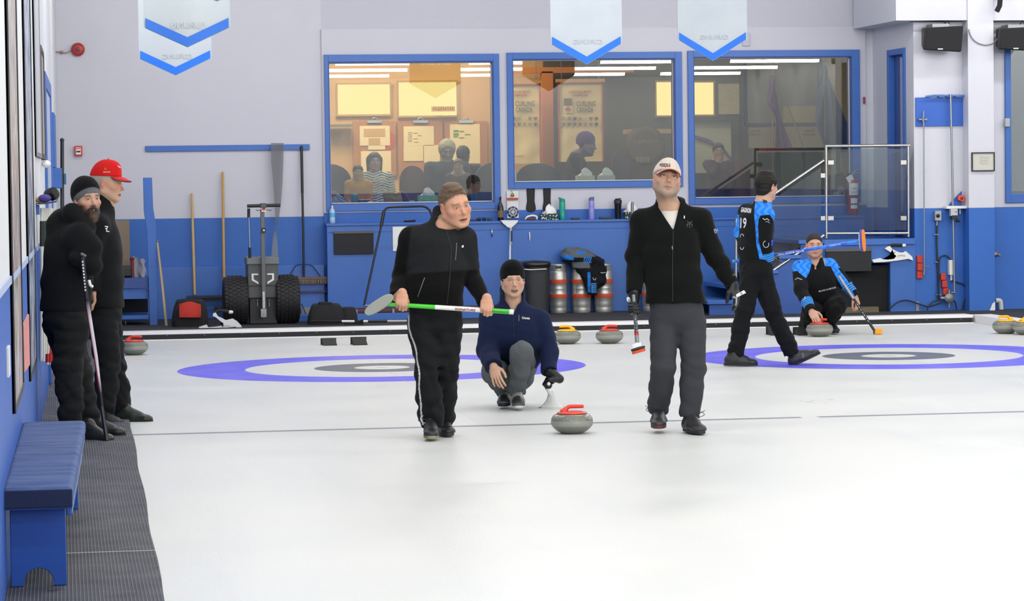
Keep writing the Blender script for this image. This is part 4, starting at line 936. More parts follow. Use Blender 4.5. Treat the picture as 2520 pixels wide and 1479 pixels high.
def bottle(name, px, pw, ptop, lab, mm, prof, cat='bottle', parts=()):
 c=lg_(px);sc=depth(c)/F;r=pw/2*sc;h=(541-ptop)*sc
 root=thing(name, lab, cat, (c.x, YB+.10, ZLG))
 m=MB();m.lathe((c.x, YB+.10, ZLG), [(r*a, h*b)for a, b in prof], n=20);m.build('bottle_body', mm, root)
 for nm, ms, pf in parts:
  m=MB();m.lathe((c.x, YB+.10, ZLG), [(r*a, h*b)for a, b in pf], n=20);m.build(nm, ms, root)
 return root, c, r, h
petm=mat('pet_blue', '#a9c4dc', .15, var=.1)
bottle('water_bottle', 818, 14, 498, 'clear plastic water bottle with a light blue label at the left end of the ledge', petm, [(.8, 0), (1, .04), (1, .3), (.92, .34), (1, .38), (1, .66), (.8, .78), (.35, .88), (.33, .93), (0, .93)], parts=(('label', mat('label_cyan', '#4fb0dc', .4), [(1.02, .36), (1.02, .6)]), ('cap', wht_m, [(.38, .93), (.38, 1), (0, 1)])))
bottle('beer_bottle', 1232, 15, 482, 'dark brown glass beer bottle standing on the ledge between the first two windows', mat('amber_glass', '#1c120c', .15), [(.95, 0), (1, .03), (1, .55), (.75, .66), (.32, .78), (.3, .92), (.36, .94), (.36, 1), (0, 1)], parts=(('label', mat('label_tan', '#6d5f46', .6), [(1.02, .14), (1.02, .42)]), ))
tq=mat('turquoise_plastic', '#1f9e8c', .35)
r_, c, r, h=bottle('sport_bottle', 1384, 15, 487, 'turquoise sports bottle with flip spout on the ledge', tq, [(.9, 0), (1, .03), (1, .25), (.93, .32), (1, .42), (1, .78), (.9, .84), (0, .85)], parts=(('screw_lid', mat('turquoise_dark', '#14806f', .4), [(.95, .84), (.95, .93), (.6, .96), (0, .96)]), ))
m=MB();m.tube([(c.x-r*.2, YB+.10, ZLG+h*.95), (c.x-r*1.2, YB+.09, ZLG+h*1.0)], [.014, .01], 8);m.build('spout', tq, r_)
lil=mat('lilac_plastic', '#8e8ed6', .25)
r_, c, r, h=bottle('flip_bottle', 1456, 14, 486, 'translucent lilac water bottle with grey flip lid on the ledge', lil, [(.9, 0), (1, .03), (1, .45), (.94, .5), (1, .55), (1, .8), (.85, .86), (0, .86)], parts=(('lid', mat('lid_grey', '#5c6680', .4), [(.9, .84), (.95, .9), (.8, .98), (0, 1)]), ))
m=MB();m.tube(arcpts((c.x+r*.6, YB+.10, ZLG+h*.95), .012, -1, 2.5, 8), .004, 6);m.build('carry_loop', mat('lid_grey', '#5c6680', .4), r_)
r_, c, r, h=bottle('shaker_cup', 1521, 18, 492, 'black shaker cup on the ledge left of the man in the white cap', mat('shaker_black', '#15191a', .3), [(.75, 0), (.8, .03), (1, .78), (1.05, .8), (0, .8)], cat='cup', parts=(('screw_lid', black_m, [(1.08, .8), (1.08, .93), (.95, .96), (0, .97)]), ))
m=MB();m.tube([(c.x-r*.8, YB+.10, ZLG+h*.99), (c.x+r*.9, YB+.10, ZLG+h*1.01)], .008, 6);m.build('flip_loop', black_m, r_)
def patt_carton(name='carton_leafy'):
 t=NT(name);co=t.coord();w=t.new('ShaderNodeTexVoronoi');w.inputs['Scale'].default_value=45;t.link(co, w.inputs['Vector'])
 f=t.ramp(w.outputs['Distance'], .32, .36);t.bsdf(t.mix(f, L4('#e2e6e0'), L4('#1f3a36')), .7);return t.m
pc_m=patt_carton()
c=lg_(1352);t1=tissue_box(1352, 540, 44*depth(c)/F, 16*depth(c)/F, YB+.10, ZLG, pc_m, 'green leaf patterned tissue box with a pulled tissue on the ledge below the slider soles', True, turf=.10)
c2=lg_(1556);t2=tissue_box(1552, 540, 30*depth(c)/F, 17*depth(c)/F, YB+.10, ZLG, pc_m, 'green leaf patterned tissue box half hidden by the man in the white cap', True, turf=.11)
root=thing('upright_broom', 'grey broom grip standing upright just left of the shoulder of the white-capped man', 'broom', onY(1557, 770, YB-.1))
m=MB();m.tube([onY(1556, 545, YB-.1), onY(1556, 500, YB-.1)], .018, 12);m.sphere(onY(1556, 500, YB-.1), .018, 10, 8);m.build('grip', greysteel_m, root)
m=MB();m.tube([onY(1558, 760, YB-.15), onY(1556, 545, YB-.1)], .013, 12);m.build('shaft', black_m, root)
root=thing('hook_board', 'white key board with a red strip, brass hook and a round navy wheel emblem', 'board', onY(1262, 532, YB+.16))
Yh=YB+.19
m=MB();a, b=onY(1247, 470, Yh), onY(1277, 537, Yh);m.box((a.x, Yh, b.z), (b.x, Yh+.02, a.z));m.build('backing', mat('board_white', '#d6d7d6', .5, var=.02), root, bevel=.006)
m=MB();a, b=onY(1248, 487, Yh-.01), onY(1275, 492, Yh-.01);m.box((a.x, Yh-.02, b.z), (b.x, Yh, a.z));m.build('red_strip', mat('strip_red', '#b43a2a', .5), root)
c=onY(1262, 522, Yh);sc=depth(c)/F
m=MB();m.lathe((c.x, Yh-.001, c.z), [(0, 0), (14*sc, 0), (14*sc, .008), (0, .008)], (0, -1, 0), 36);m.build('wheel_disc', mat('navy_disc', '#27335e', .5), root)
m=MB()
for k in range(8):
 an=PI/8+k*PI/4;d=Vector((math.cos(an), 0, math.sin(an)))
 m.obox(Vector((c.x, Yh-.011, c.z))+d*7*sc, d*6*sc, (0, .001, 0), Vector((-d.z, 0, d.x))*.6*sc)
 an=k*PI/4;d=Vector((math.cos(an), 0, math.sin(an)));m.lathe(Vector((c.x, Yh-.010, c.z))+d*9*sc, [(0, 0), (1.6*sc, 0), (1.6*sc, .002), (0, .002)], (0, -1, 0), 10)
m.build('wheel_marks', wht_m, root)
m=MB();h_=onY(1261, 480, Yh-.02);m.lathe(h_, [(0, 0), (.02, 0), (.02, .01), (0, .012)], (0, -1, 0), 14);m.tube([h_, h_+Vector((-.005, -.01, .04)), h_+Vector((-.018, -.01, .055))], .004, 6);m.build('brass_hook', mat('brass_bright', '#a88f4c', .3, .8), root)
def sole(pxc, pyt, pyb, wpx, lab, Y):
 a=onY(pxc, pyt, Y);b=onY(pxc, pyb, Y);sc=depth(a)/F;L=a.z-b.z;w=wpx*sc
 root=thing('slider_sole', lab, 'slider', b, group='black slider soles hanging between the windows')
 prof=[(0, .30), (.06, .40), (.2, .40), (.45, .37), (.6, .36), (.75, .44), (.88, .48), (.96, .36), (1, .15)]
 pts=[(a.x-p[1]*w, Y, a.z-p[0]*L)for p in prof]+[(a.x+p[1]*w*1.0, Y, a.z-p[0]*L)for p in prof[::-1]]
 m=MB();m.prism(pts, (0, .012, 0));m.build('rubber_sole', rub_m, root, bevel=.004)
 m=MB();m.lathe((a.x, Y, a.z-.03), [(0, 0), (.006, 0), (.006, .008), (0, .01)], (0, -1, 0), 10);m.build('nail', greysteel_m, root)
sole(1306, 457, 522, 26, 'black rubber slider sole hanging below the middle window, left one', YW-.0115)
sole(1346, 457, 522, 24, 'black rubber slider sole hanging above the tissue box, right one', YW-.0115)
root=thing('shoe_cleaner', 'white curved plastic holder with a brown band lying on the ledge', 'holder', (lg_(1307).x, YB+.1, ZLG))
c=lg_(1307);sc=depth(c)/F
m=MB();m.tube(fillet([(c.x-14*sc, YB+.1, ZLG+2*sc), (c.x-10*sc, YB+.1, ZLG+9*sc), (c.x+4*sc, YB+.1, ZLG+12*sc), (c.x+15*sc, YB+.1, ZLG+9*sc), (c.x+14*sc, YB+.1, ZLG+2*sc)], .02), .012, 10);m.build('curved_body', wht_m, root)
m=MB();m.box((c.x-12*sc, YB+.07, ZLG), (c.x+10*sc, YB+.13, ZLG+6*sc));m.build('brown_band', mat('band_brown', '#5c3020', .6), root, bevel=.008)
for px, w, h, lab, nm, cat in((1163, 22, 4, 'tiny dark remote lying on the ledge left of the sunglasses', 'remote', 'remote'), (1205, 10, 7, 'small black knob-like puck on the ledge right of the walker', 'rubber_puck', 'puck'), (1185, 40, 0, '', '', ''), ):
 if not w or not h:continue
 c=lg_(px);m=MB();m.box((c.x-w/2*sc, YB+.06, ZLG), (c.x+w/2*sc, YB+.12, ZLG+h*sc));tag(m.build(nm, black_m, bevel=.004), lab, cat)
root=thing('sunglasses', 'pair of black sunglasses on the ledge left of the beer bottle', 'glasses', (lg_(1184).x, YB+.1, ZLG))
m=MB()
for s_ in(-1, 1):c=lg_(1184+s_*6);m.lathe((c.x, YB+.06, ZLG+.022), [(0, 0), (.022, 0), (.022, .006), (0, .006)], (0, -1, 0), 14)
m.build('lens', black_m, root);m=MB();c=lg_(1184);m.tube([(c.x-.06, YB+.06, ZLG+.03), (c.x+.06, YB+.06, ZLG+.03)], .004, 6);m.tube([(c.x-.06, YB+.06, ZLG+.03), (c.x-.05, YB+.16, ZLG+.01)], .003, 6);m.tube([(c.x+.06, YB+.06, ZLG+.03), (c.x+.05, YB+.16, ZLG+.01)], .003, 6);m.build('spectacle_frame', black_m, root)
c=lg_(1415);m=MB();m.obox((c.x, YB+.08, ZLG+.012), (.05, 0, .0), (0, .03, 0), (0, 0, .010));tag(m.build('wallet', black_m, bevel=.004), 'flat black wallet on the ledge between the turquoise and lilac bottles', 'wallet')
c=lg_(1490);m=MB();m.obox((c.x, YB+.08, ZLG+.015), (.075, 0, 0), (0, .03, 0), (0, 0, .013));tag(m.build('phone', mat('phone_dark', '#2a2228', .4), bevel=.006), 'dark phone lying on the ledge left of the shaker cup', 'phone')
m=MB();c=lg_(1007);m.obox((c.x, YB+.05, ZLG+.012), (.07, 0, .004), (0, .02, 0), (0, 0, .012));tag(m.build('black_glove', blkfab, bevel=.008), 'small black glove on the ledge behind the shoulder of the walker', 'glove')
m=MB();c=lg_(1150);a=onY(1141, 531, YB+.1);b=onY(1152, 544, YB+.1);m.box((a.x, YB+.08, ZLG), (b.x, YB+.14, a.z));tag(m.build('patterned_tile', pc_m), 'small patterned carton on the ledge just right of the face of the walker', 'carton')
root=thing('ice_scraper', 'white ice scraper with a long pole leaning blade-up against the ledge', 'scraper', onY(1258, 770, YB-.2))
Ys=YB-.06
m=MB();m.prism([onY(1232, 542, Ys), onY(1276, 542, Ys), onY(1273, 548, Ys), onY(1262, 558, Ys), onY(1258, 562, Ys), onY(1250, 560, Ys), onY(1238, 550, Ys)], (0, .03, 0));m.build('blade', wht_m, root, bevel=.004)
m=MB();m.tube([onY(1257, 556, Ys+.0), onY(1255, 620, Ys-.05), onY(1256, 768, Ys-.25)], .010, 10);m.build('pole', wht_m, root)
m=MB();m.tube([onY(1259, 568, Ys-.03), onY(1259, 594, Ys-.05)], .012, 10);m.build('navy_grip', mat('grip_navy', '#23304f', .6), root)
m=MB();m.tube([onY(1259, 562, Ys-.02), onY(1259, 603, Ys-.06)], .0075, 8);m.build('adjuster_rod', greysteel_m, root)
for px, py, lab in((1210, 572, 'small chrome hook on the blue ledge wall left of the scraper'), (1303, 582, 'worn white paint-covered hook right of the scraper')):
 m=MB();c=onY(px, py, YB-.001);m.tube([c+Vector((0, 0, .05)), c+Vector((0, -.02, .02)), c+Vector((0, -.02, -.04)), c+Vector((0, -.0, -.05))], .007, 8);tag(m.build('wall_hook', chrome_m if px<1250 else wht_m), lab, 'hook')
c=onZ(1318, 769, .08);root=thing('trash_bin', 'large black plastic trash bin behind the crouching man, left of the kegs', 'bin', (c.x, c.y-.25, .08))
yb=33.55
a=onY(1282, 650, yb);b=onY(1350, 650, yb);zb_t=a.z;wb_=(b.x-a.x)/2;cx=(a.x+b.x)/2
m=MB()
def bin_s(u, v):
 an=2*PI*u;ca, sa=math.cos(an), math.sin(an);ex=.6;k=.86+.14*v
 return(cx+wb_*k*math.copysign(abs(ca)**ex, ca), yb+.25*k*math.copysign(abs(sa)**ex, sa), .08+(zb_t-.08)*v)
m.grid(bin_s, 40, 8);m.build('bin_body', mat('bin_grey', '#2c2d30', .6), root, fixn=True)
m=MB();
def lid_s(u, v):
 x, y, z=bin_s(u, 1);r=1.05-.0*v;dx=x-cx;dy=y-yb;f=[1.0, 1.06, 1.06, 1.0, .0][min(4, int(round(v*4)))];zz=[-.03, -.03, .015, .03, .045][min(4, int(round(v*4)))]
 return(cx+dx*f, yb+dy*f, zb_t+zz)
m.grid(lid_s, 60, 5, True);m.build('bin_lid', mat('bag_black', '#1a1a1c', .3), root, fixn=True)
m=MB();m.tube([onY(1284, 662, yb-.25), onY(1305, 664, yb-.27), onY(1345, 662, yb-.26)], .006, 6);m.build('bag_edge', wht_m, root)
alu=mat('keg_steel', '#c4c4be', .42, .75, var=.1, scale=12);redb=mat('keg_red', '#d6502e', .5, var=.1)
def keg(px0, px1, pyt, pyb, lab):
 a=onZ((px0+px1)/2, pyb, .08);D=depth(a);R=(px1-px0)/2*D/F;h=(pyb-pyt)*D/F;c=Vector((a.x, min(a.y+R*.9, YB-.03-R), .08))
 root=thing('beer_keg', lab, 'keg', c, 0, 'steel kegs with red bands')
 r=R
 prof=[(r*.9, 0), (r*.93, h*.02), (r*.94, h*.09), (r*.92, h*.11), (r*.96, h*.13), (r*.97, h*.2), (r*.97, h*.30), (r, h*.31), (r, h*.39), (r*.97, h*.40), (r*.97, h*.49), (r*.985, h*.5), (r*.97, h*.51), (r*.97, h*.6), (r, h*.61), (r, h*.69), (r*.97, h*.70), (r*.95, h*.82), (r*.85, h*.88), (r*.5, h*.9), (0, h*.9)]
 m=MB();m.lathe(c, prof, n=40);m.build('keg_shell', alu, root)
 m=MB();m.lathe(c, [(r*.88, h*.86), (r*.9, h*.885), (r*.9, h*.985), (r*.92, h*1.0), (r*.86, h*1.0), (r*.85, h*.9)], n=40);col_=m.build('chime_ring', alu, root)
 m=MB();d=Vector((-.1, -1, 0)).normalized();s=Vector((1, -.1, 0));m.obox(c+d*r*.895+Vector((0, 0, h*.94)), s*r*.34, d*.004, Vector((0, 0, h*.025)));m.build('hand_hole', black_m, root, bevel=.01)
 for z0, z1 in((.31, .39), (.61, .69)):
  m=MB();m.lathe(c, [(r*1.004, h*z0), (r*1.012, h*(z0+.005)), (r*1.012, h*(z1-.005)), (r*1.004, h*z1)], n=40);m.build('red_band', redb, root)
 return root
keg(1352, 1397, 650, 770, 'steel keg with red bands next to the trash bin, leftmost of the kegs')
keg(1408, 1456, 650, 769, 'steel keg with red bands under the draped jacket, middle of the row')
keg(1459, 1506, 649, 767, 'steel keg with red bands at the right of the row under the jacket hem')
keg(1574, 1622, 644, 764, 'steel keg with red bands half hidden behind the man in the white cap')
Ye=YW-.14
def ey(px, py):return onY(px, py, Ye)
c=ey(2099, 528);sc=depth(c)/F;root=thing('fire_extinguisher', 'red fire extinguisher with white labels on the wall behind the glass railing', 'fire extinguisher', c)
rr_=14*sc;h=(528-436)*sc
m=MB();m.lathe(c, [(rr_*.85, 0), (rr_, .01), (rr_, h*.84), (rr_*.8, h*.93), (rr_*.35, h*.99), (0, h)], n=28);m.build('cylinder', mat('ext_red', '#a3281e', .3), root)
for z0, z1 in((.52, .84), (.16, .26), (.30, .44)):
 m=MB();wd=1.2 if z0>.5 else .8
 pts=[]
 m.grid(lambda u, v:(c.x+rr_*1.01*math.sin((u-.5)*wd*1.6), Ye-rr_*1.01*math.cos((u-.5)*wd*1.6), c.z+h*(z0+(z1-z0)*v)), 8, 2);m.build('label', wht_m, root)
m=MB();scribble(m, (c.x, Ye-rr_-.004, c.z+h*.7), .02, .06, n=5);scribble(m, (c.x, Ye-rr_-.004, c.z+h*.6), .014, .06, n=7, seed=5);m.build('label_marks', red_m, root)
m=MB();t=c+Vector((0, 0, h));m.cyl(t, t+Vector((0, 0, .05)), .016);m.tube([t+Vector((0, 0, .05)), t+Vector((.05, -.01, .09)), t+Vector((.09, -.01, .085))], .008, 8);m.tube([t+Vector((0, 0, .04)), t+Vector((.05, -.01, .055)), t+Vector((.1, -.01, .03))], .007, 8);m.build('valve_handle', greysteel_m, root)
m=MB();m.tube(fillet([t+Vector((-.01, 0, .04)), t+Vector((-.09, -.02, .03)), t+Vector((-.095, -.03, -.2)), t+Vector((-.085, -.03, -.34))], .06), .011, 8);m.build('hose', rub_m, root)
m=MB();m.obox(t+Vector((-.045, -.05, -.02)), Vector((.035, 0, .02)), (0, .001, 0), Vector((-.02, 0, .035)));m.build('inspection_tag', wht_m, root)
zL=zland
yf=YR-.05;xl0=onY(2028, 590, yf).x;xl1=Xr-.004
ld=MB();ld.box((xl0, yf+.0, zL-.07), (xl1, YB-.03, zL));struct(ld.build('trim_12', blue_m, bevel=.004))
yfp=yf+.03
ldb=MB();xpan=onY(2193, 700, yf).x;ldb.box((xpan, yfp, .08), (xl1, YB-.03, zL-.071));struct(ldb.build('wall_stair_side', blue_m))
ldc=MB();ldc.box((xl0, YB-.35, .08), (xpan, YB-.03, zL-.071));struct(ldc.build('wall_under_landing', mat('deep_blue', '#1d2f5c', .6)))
hd_=MB();hd_.box((xl0, yfp, onY(2100, 648, yf).z), (xpan-.001, yfp+.04, zL-.071));struct(hd_.build('trim_13', blue_m))
nst=5;rise=(zL-.08)/(nst);run=.27
stairs=thing('staircase', 'blue wooden steps climbing right to the landing, mostly hidden behind the striding player', 'stairs', (xl0-nst*run, yfp, .08))
for i in range(nst):
 x0=xl0-(nst-i)*run+.0;z1=.08+rise*(i+1)-.0
 m=MB();m.box((x0-.03, yf+.0, z1-.045), (x0+run+.0 if i<nst-1 else xl0-.002, YB-.05, z1));m.build('tread', blue_m, stairs, bevel=.004)
m=MB()
pts=[(xl0-nst*run, yfp, .08)]
for i in range(nst):pts+=[(xl0-(nst-i)*run+.0, yfp, .08+rise*(i+1)-.05), (xl0-(nst-i-1)*run-.002, yfp, .08+rise*(i+1)-.05)]
pts+=[(xl0-.002, yfp, .08)]
m.prism(pts, (0, .04, 0));m.build('stringer', mat('stringer_blue', '#2a55a0', .45), stairs)
vent(2031, 617, 2143, 667, yf-.0, 'dark board with a brown top strip under the landing beside the kneeling player')
und=MB();a, b=onY(2075, 667, yf+.06), onY(2192, 755, yf+.06);und.box((onY(2033, 700, yf+.1).x, yf+.1, .08), (xpan-.003, yf+.14, onY(2100, 655, yf).z));tag(und.build('dark_opening_sheet', mat('void_black', '#141519', .9)), 'black sheet standing in for the shade in the opening under the landing', 'cloth')  # flat black sheet put in as the shade of the open space
m=MB();a, b=onY(2070, 762, yf-.05), onY(2162, 755, yf-.05);m.box((a.x, yf-.06, .08), (b.x, yf+.05, b.z));tag(m.build('wooden_sill', mat('dusty_wood', '#6a6048', .8)), 'dusty wooden sill board at the foot of the dark opening under the landing', 'board')
Yg=YR-.02
def gy(px, py):return onY(px, py, Yg)
root=thing('glass_railing', 'stainless steel railing with clear glass on the landing by the door', 'railing', (gy(2135, 590).x, Yg, zL))
psc=depth(gy(2135, 500))/F
m=MB();m.tube([gy(2034, 586), gy(2033, 359)], 3.6*psc, 14);m.build('post', steel_m, root)
m=MB();m.tube([gy(2236, 583), gy(2235, 359)], 3.6*psc, 14);m.build('post', steel_m, root)
m=MB();m.tube([gy(2031, 359.5), gy(2239, 358)], 3.9*psc, 14);m.build('top_rail', steel_m, root)
m=MB();m.tube([gy(2034, 574.5), gy(2236, 574)], 3.6*psc, 14);m.build('bottom_rail', steel_m, root)
rg=mat_glass('rail_glass', '#dfe8ea', 1.35, .05)
m=MB();a, b=gy(2040, 368), gy(2230, 566);m.box((a.x, Yg-.005, b.z), (b.x, Yg+.005, a.z));m.build('glass_pane', rg, root)
for(px, py)in((2044, 400), (2044, 537), (2223, 400), (2223, 537)):
 m=MB();c=gy(px, py);m.box((c.x-.035, Yg-.018, c.z-.026), (c.x+.035, Yg+.018, c.z+.026));m.build('clamp', steel_m, root, bevel=.003)
root=thing('stair_handrail', 'sloping stainless handrail with glass infill over the steps', 'railing', (gy(1812, 690).x, Yg, .08+rise))
m=MB();m.tube([gy(2028, 395), gy(1812, 541)], 3.7*psc, 14);m.build('top_rail', steel_m, root)
m=MB();m.tube([gy(2028, 579), gy(1905, 664), gy(1812, 726)], 3.7*psc, 14);m.build('bottom_rail', steel_m, root)
m=MB();m.tube([gy(1812, 541), gy(1811, 735)], 3.7*psc, 14);m.build('post', steel_m, root)
m=MB();m.prism([gy(2020, 412)+Vector((0, -.004, 0)), gy(1822, 546)+Vector((0, -.004, 0)), gy(1822, 708)+Vector((0, -.004, 0)), gy(2020, 573)+Vector((0, -.004, 0))], (0, .008, 0));m.build('glass_pane', rg, root)
for(px, py)in((2026, 432), (2026, 537), (1820, 580)):
 m=MB();c=gy(px, py);m.box((c.x-.035, Yg-.018, c.z-.026), (c.x+.02, Yg+.018, c.z+.026));m.build('clamp', steel_m, root, bevel=.003)
m=MB();a=onY(2126, 247, YW-.0);m.box((a.x-.012, YW-.03, a.z-.04), (a.x+.012, YW+.001, a.z+.04));tag(m.build('exit_button', mat('btn_red', '#8c3a48', .4)), 'tiny dark red call button on the wall right of the third window', 'button')
m=MB();a=onY(1838, 98, YW+.0);m.box((a.x-.06, YW-.02, a.z-.08), (a.x+.04, YW+.029, a.z+.08));tag(m.build('junction_box', mat('pale_box', '#bdbcc6', .6), bevel=.012), 'pale junction box peeking out behind the banner over the third window', 'box')
def speaker(px0, py0, px1, py1, lab, Y, sk=0):
 a, b=onY(px0, py0, Y), onY(px1, py1, Y);root=thing('wall_speaker', lab, 'speaker', ((a.x+b.x)/2, Y, b.z))
 m=MB();w=b.x-a.x;h=a.z-b.z
 fr=[(a.x+.04*w, Y+.0, a.z-.06*h), (b.x, Y-.03, a.z), (b.x-.04*w, Y, b.z), (a.x, Y+.03, b.z+.1*h)]
 bk_=[(a.x+.12*w, Y+.28, a.z-.02*h), (b.x-.08*w, Y+.28, a.z+.02*h), (b.x-.12*w, Y+.28, b.z+.2*h), (a.x+.12*w, Y+.28, b.z+.25*h)]
 m.add(fr+bk_, [(3, 2, 1, 0), (4, 5, 6, 7), (0, 1, 5, 4), (1, 2, 6, 5), (2, 3, 7, 6), (3, 0, 4, 7)]);m.build('cabinet', black_m, root, bevel=.02, seg=3, fixn=True)
 g=MB();ctr=sum((Vector(q)for q in fr), Vector((0, 0, 0)))/4
 g.add([ctr+(Vector(q)-ctr)*.93+Vector((0, -.022, 0))for q in fr]+[ctr+(Vector(q)-ctr)*.93+Vector((0, -.005, 0))for q in fr], [(3, 2, 1, 0), (0, 1, 5, 4), (1, 2, 6, 5), (2, 3, 7, 6), (3, 0, 4, 7)]);g.build('grille', mat('grille_black', '#1d1d20', .8, scale=300, var=.4, bump=.6), root, bevel=.008, fixn=True)
 g=MB();c=ctr+Vector((-.1*w, -.025, -h*.38));g.box((c.x-.03, c.y-.004, c.z-.006), (c.x+.03, c.y, c.z+.006));g.build('badge', wht_m, root)
 g=MB();c=Vector(((a.x+b.x)/2, Y+.15, a.z));g.box((c.x-.1, c.y-.05, c.z-.01), (c.x+.1, c.y+.2, c.z+.03));g.tube([c+Vector((.12, 0, .03)), c+Vector((.12, .1, .08)), c+Vector((.12, .2, .03))], .008, 6);g.build('bracket', greysteel_m, root)
speaker(2273, 64, 2371, 129, 'black wall speaker between the door and the column', YR-.34)
speaker(2457, 66, 2560, 127, 'black wall speaker at the top right corner, cut by the frame', YR-.38)
m=MB();pts=[onY(x, y, YR-.235)for x, y in((2384, 72), (2386, 82), (2393, 96), (2405, 106), (2425, 112), (2442, 108), (2452, 100), (2457, 88))];m.tube(fillet(pts, .05, 3), .006, 6);tag(m.build('speaker_cable', mat('cable_grey', '#7f8288', .6)), 'thin grey cable sagging between the two speakers', 'cable')
m=MB();m.tube([onY(2462, -12, YR-.19), onY(2462, -10, YR-.4), onY(2460, 14, YR-.4), onY(2453, 28, YR-.4)], .03, 8);tag(m.build('cable_bundle', blkfab), 'dark bundle of cables hanging at the top right', 'cable')
root=thing('rod_board', 'bright blue painted board on the right wall holding measuring rods', 'board', onY(2312, 310, YR-.02))
m=MB();a, b=onY(2253, 240, YR-.02), onY(2372, 310, YR-.02);m.box((a.x, YR-.025, b.z), (b.x, YR-.001, a.z));m.build('board', mat('bright_blue', '#2e62be', .5), root, bevel=.003)
m=MB();m.tube([onY(2278, 238, YR-.08), onY(2300, 235, YR-.08), onY(2381, 236, YR-.08)], .012, 8);
for px in(2315, 2336, 2356):c=onY(px, 236, YR-.05);m.obox(c, (.03, 0, 0), (0, .035, 0), (0, 0, .016))
m.build('top_bracket', mat('bracket_blue', '#5f7fb8', .4, .4), root)
m=MB();c=onY(2270, 294, YR-.05);m.obox(c, (.05, 0, 0), (0, .03, 0), (0, 0, .008));m.cyl(c+Vector((0, -.03, -.03)), c+Vector((0, -.03, .03)), .012);m.build('rod_clip', greysteel_m, root)
rodm=mat('rod_alu', '#9a9fa8', .3, .8)
root=thing('thin_measuring_rod', 'thin grey measuring rod clipped to the blue board, left of the two rods', 'rod', onY(2275, 683, YR-.08))
m=MB();m.tube([onY(2273, 273, YR-.08), onY(2275, 672, YR-.08)], .008, 8);m.build('rod', rodm, root)
m=MB();m.tube([onY(2275, 655, YR-.08), onY(2287, 656, YR-.08)], .004, 6);m.cyl(onY(2275, 664, YR-.08), onY(2274, 676, YR-.08), .011);m.build('rod_foot', greysteel_m, root)
root=thing('long_measuring_rod', 'long grey rod with a slider block hanging from the blue board on the right', 'rod', onY(2350, 720, YR-.1))
m=MB();m.tube([onY(2339, 232, YR-.1), onY(2343, 400, YR-.1), onY(2349, 720, YR-.1)], .013, 10);m.build('rod', rodm, root)
m=MB();a=onY(2346, 523, YR-.12);m.box((a.x-.042, YR-.16, a.z-.04), (a.x+.042, YR-.09, a.z+.042));m.build('slider_block', mat('block_alu', '#b8bbbf', .4, .3), root, bevel=.004)
m=MB();a=onY(2348, 534, YR-.12);m.box((a.x-.04, YR-.165, a.z-.028), (a.x+.03, YR-.1, a.z+.02));m.cyl(onY(2352, 543, YR-.13), onY(2362, 543, YR-.13), .015);m.lathe((a.x+.01, YR-.166, a.z+.06), [(.006, 0), (.006, .002), (0, .002)], (0, -1, 0), 8);m.build('clamp_knob', black_m, root)
m=MB();m.tube([onY(2340, 720, YR-.1), onY(2352, 720, YR-.1)], .01, 8);m.build('rod_foot', greysteel_m, root)
root=thing('small_shelf', 'little white shelf on the right wall under the orange tape measure', 'shelf', onY(2353, 512, YR-.06))
m=MB();a, b=onY(2325, 507, YR-.06), onY(2381, 513, YR-.06);m.box((a.x, YR-.13, b.z), (b.x, YR-.001, a.z));m.build('shelf_board', wht_m, root, bevel=.003)
m=MB();c=onY(2364, 520, YR-.06);m.box((c.x-.008, YR-.04, c.z-.03), (c.x+.008, YR-.02, c.z+.03));m.build('shelf_bracket', wht_m, root)
zsh=a.z
m=MB();p=[onY(2347, 491, YR-.05), onY(2367, 470, YR-.05), onY(2367, 506, YR-.05), onY(2334, 506, YR-.05)];m.prism([(q.x, q.y, max(q.z, zsh+.001))for q in p], (0, .012, 0));tag(m.build('set_square', mat('square_blue', '#2a57b0', .4)), 'blue triangular set square on the little shelf', 'set square')
root=thing('tape_measure', 'bright orange tape measure hanging over the little shelf on the right wall', 'tape measure', onY(2363, 497, YR-.09));c=onY(2364, 488, YR-.09)
m=MB();m.prism([(c.x-.035, YR-.115, c.z-.02), (c.x-.03, YR-.115, c.z+.02), (c.x-.01, YR-.115, c.z+.036), (c.x+.02, YR-.115, c.z+.036), (c.x+.04, YR-.115, c.z+.018), (c.x+.04, YR-.115, c.z-.04), (c.x+.01, YR-.115, c.z-.035)], (0, .045, 0));m.build('case', mat('tape_orange', '#ee4a26', .4), root, bevel=.006)
m=MB();m.lathe((c.x+.005, YR-.116, c.z), [(0, 0), (.017, 0), (.017, .003), (0, .003)], (0, -1, 0), 16);m.build('case_badge', mat('badge_dark', '#6d3a2e', .5), root)
root=thing('outlet_box', 'grey metal outlet box with black round socket and a conduit down the right wall', 'outlet', onY(2307, 545, YR-.05))
a, b=onY(2300, 519, YR-.05), onY(2316, 543, YR-.05)
m=MB();m.box((a.x, YR-.07, b.z), (b.x, YR-.001, a.z));m.build('box', mat('outlet_grey', '#9c9fa2', .35, .5), root, bevel=.004)
m=MB();c=onY(2308, 531, YR-.07);m.lathe((c.x, YR-.071, c.z), [(0, 0), (.022, 0), (.022, .006), (0, .006)], (0, -1, 0), 18);m.build('socket', black_m, root)
m=MB();m.cyl(onY(2306, 544, YR-.03), onY(2305.5, 555, YR-.03), .014);
m.build('conduit_collar', greysteel_m, root)
for py in(577, 645, 725):m=MB();c=onY(2304+(py-577)*.04, py, YR-.03);m.obox(c, (.03, 0, 0), (0, .01, 0), (0, 0, .005));m.build('conduit_clip', greysteel_m, root)
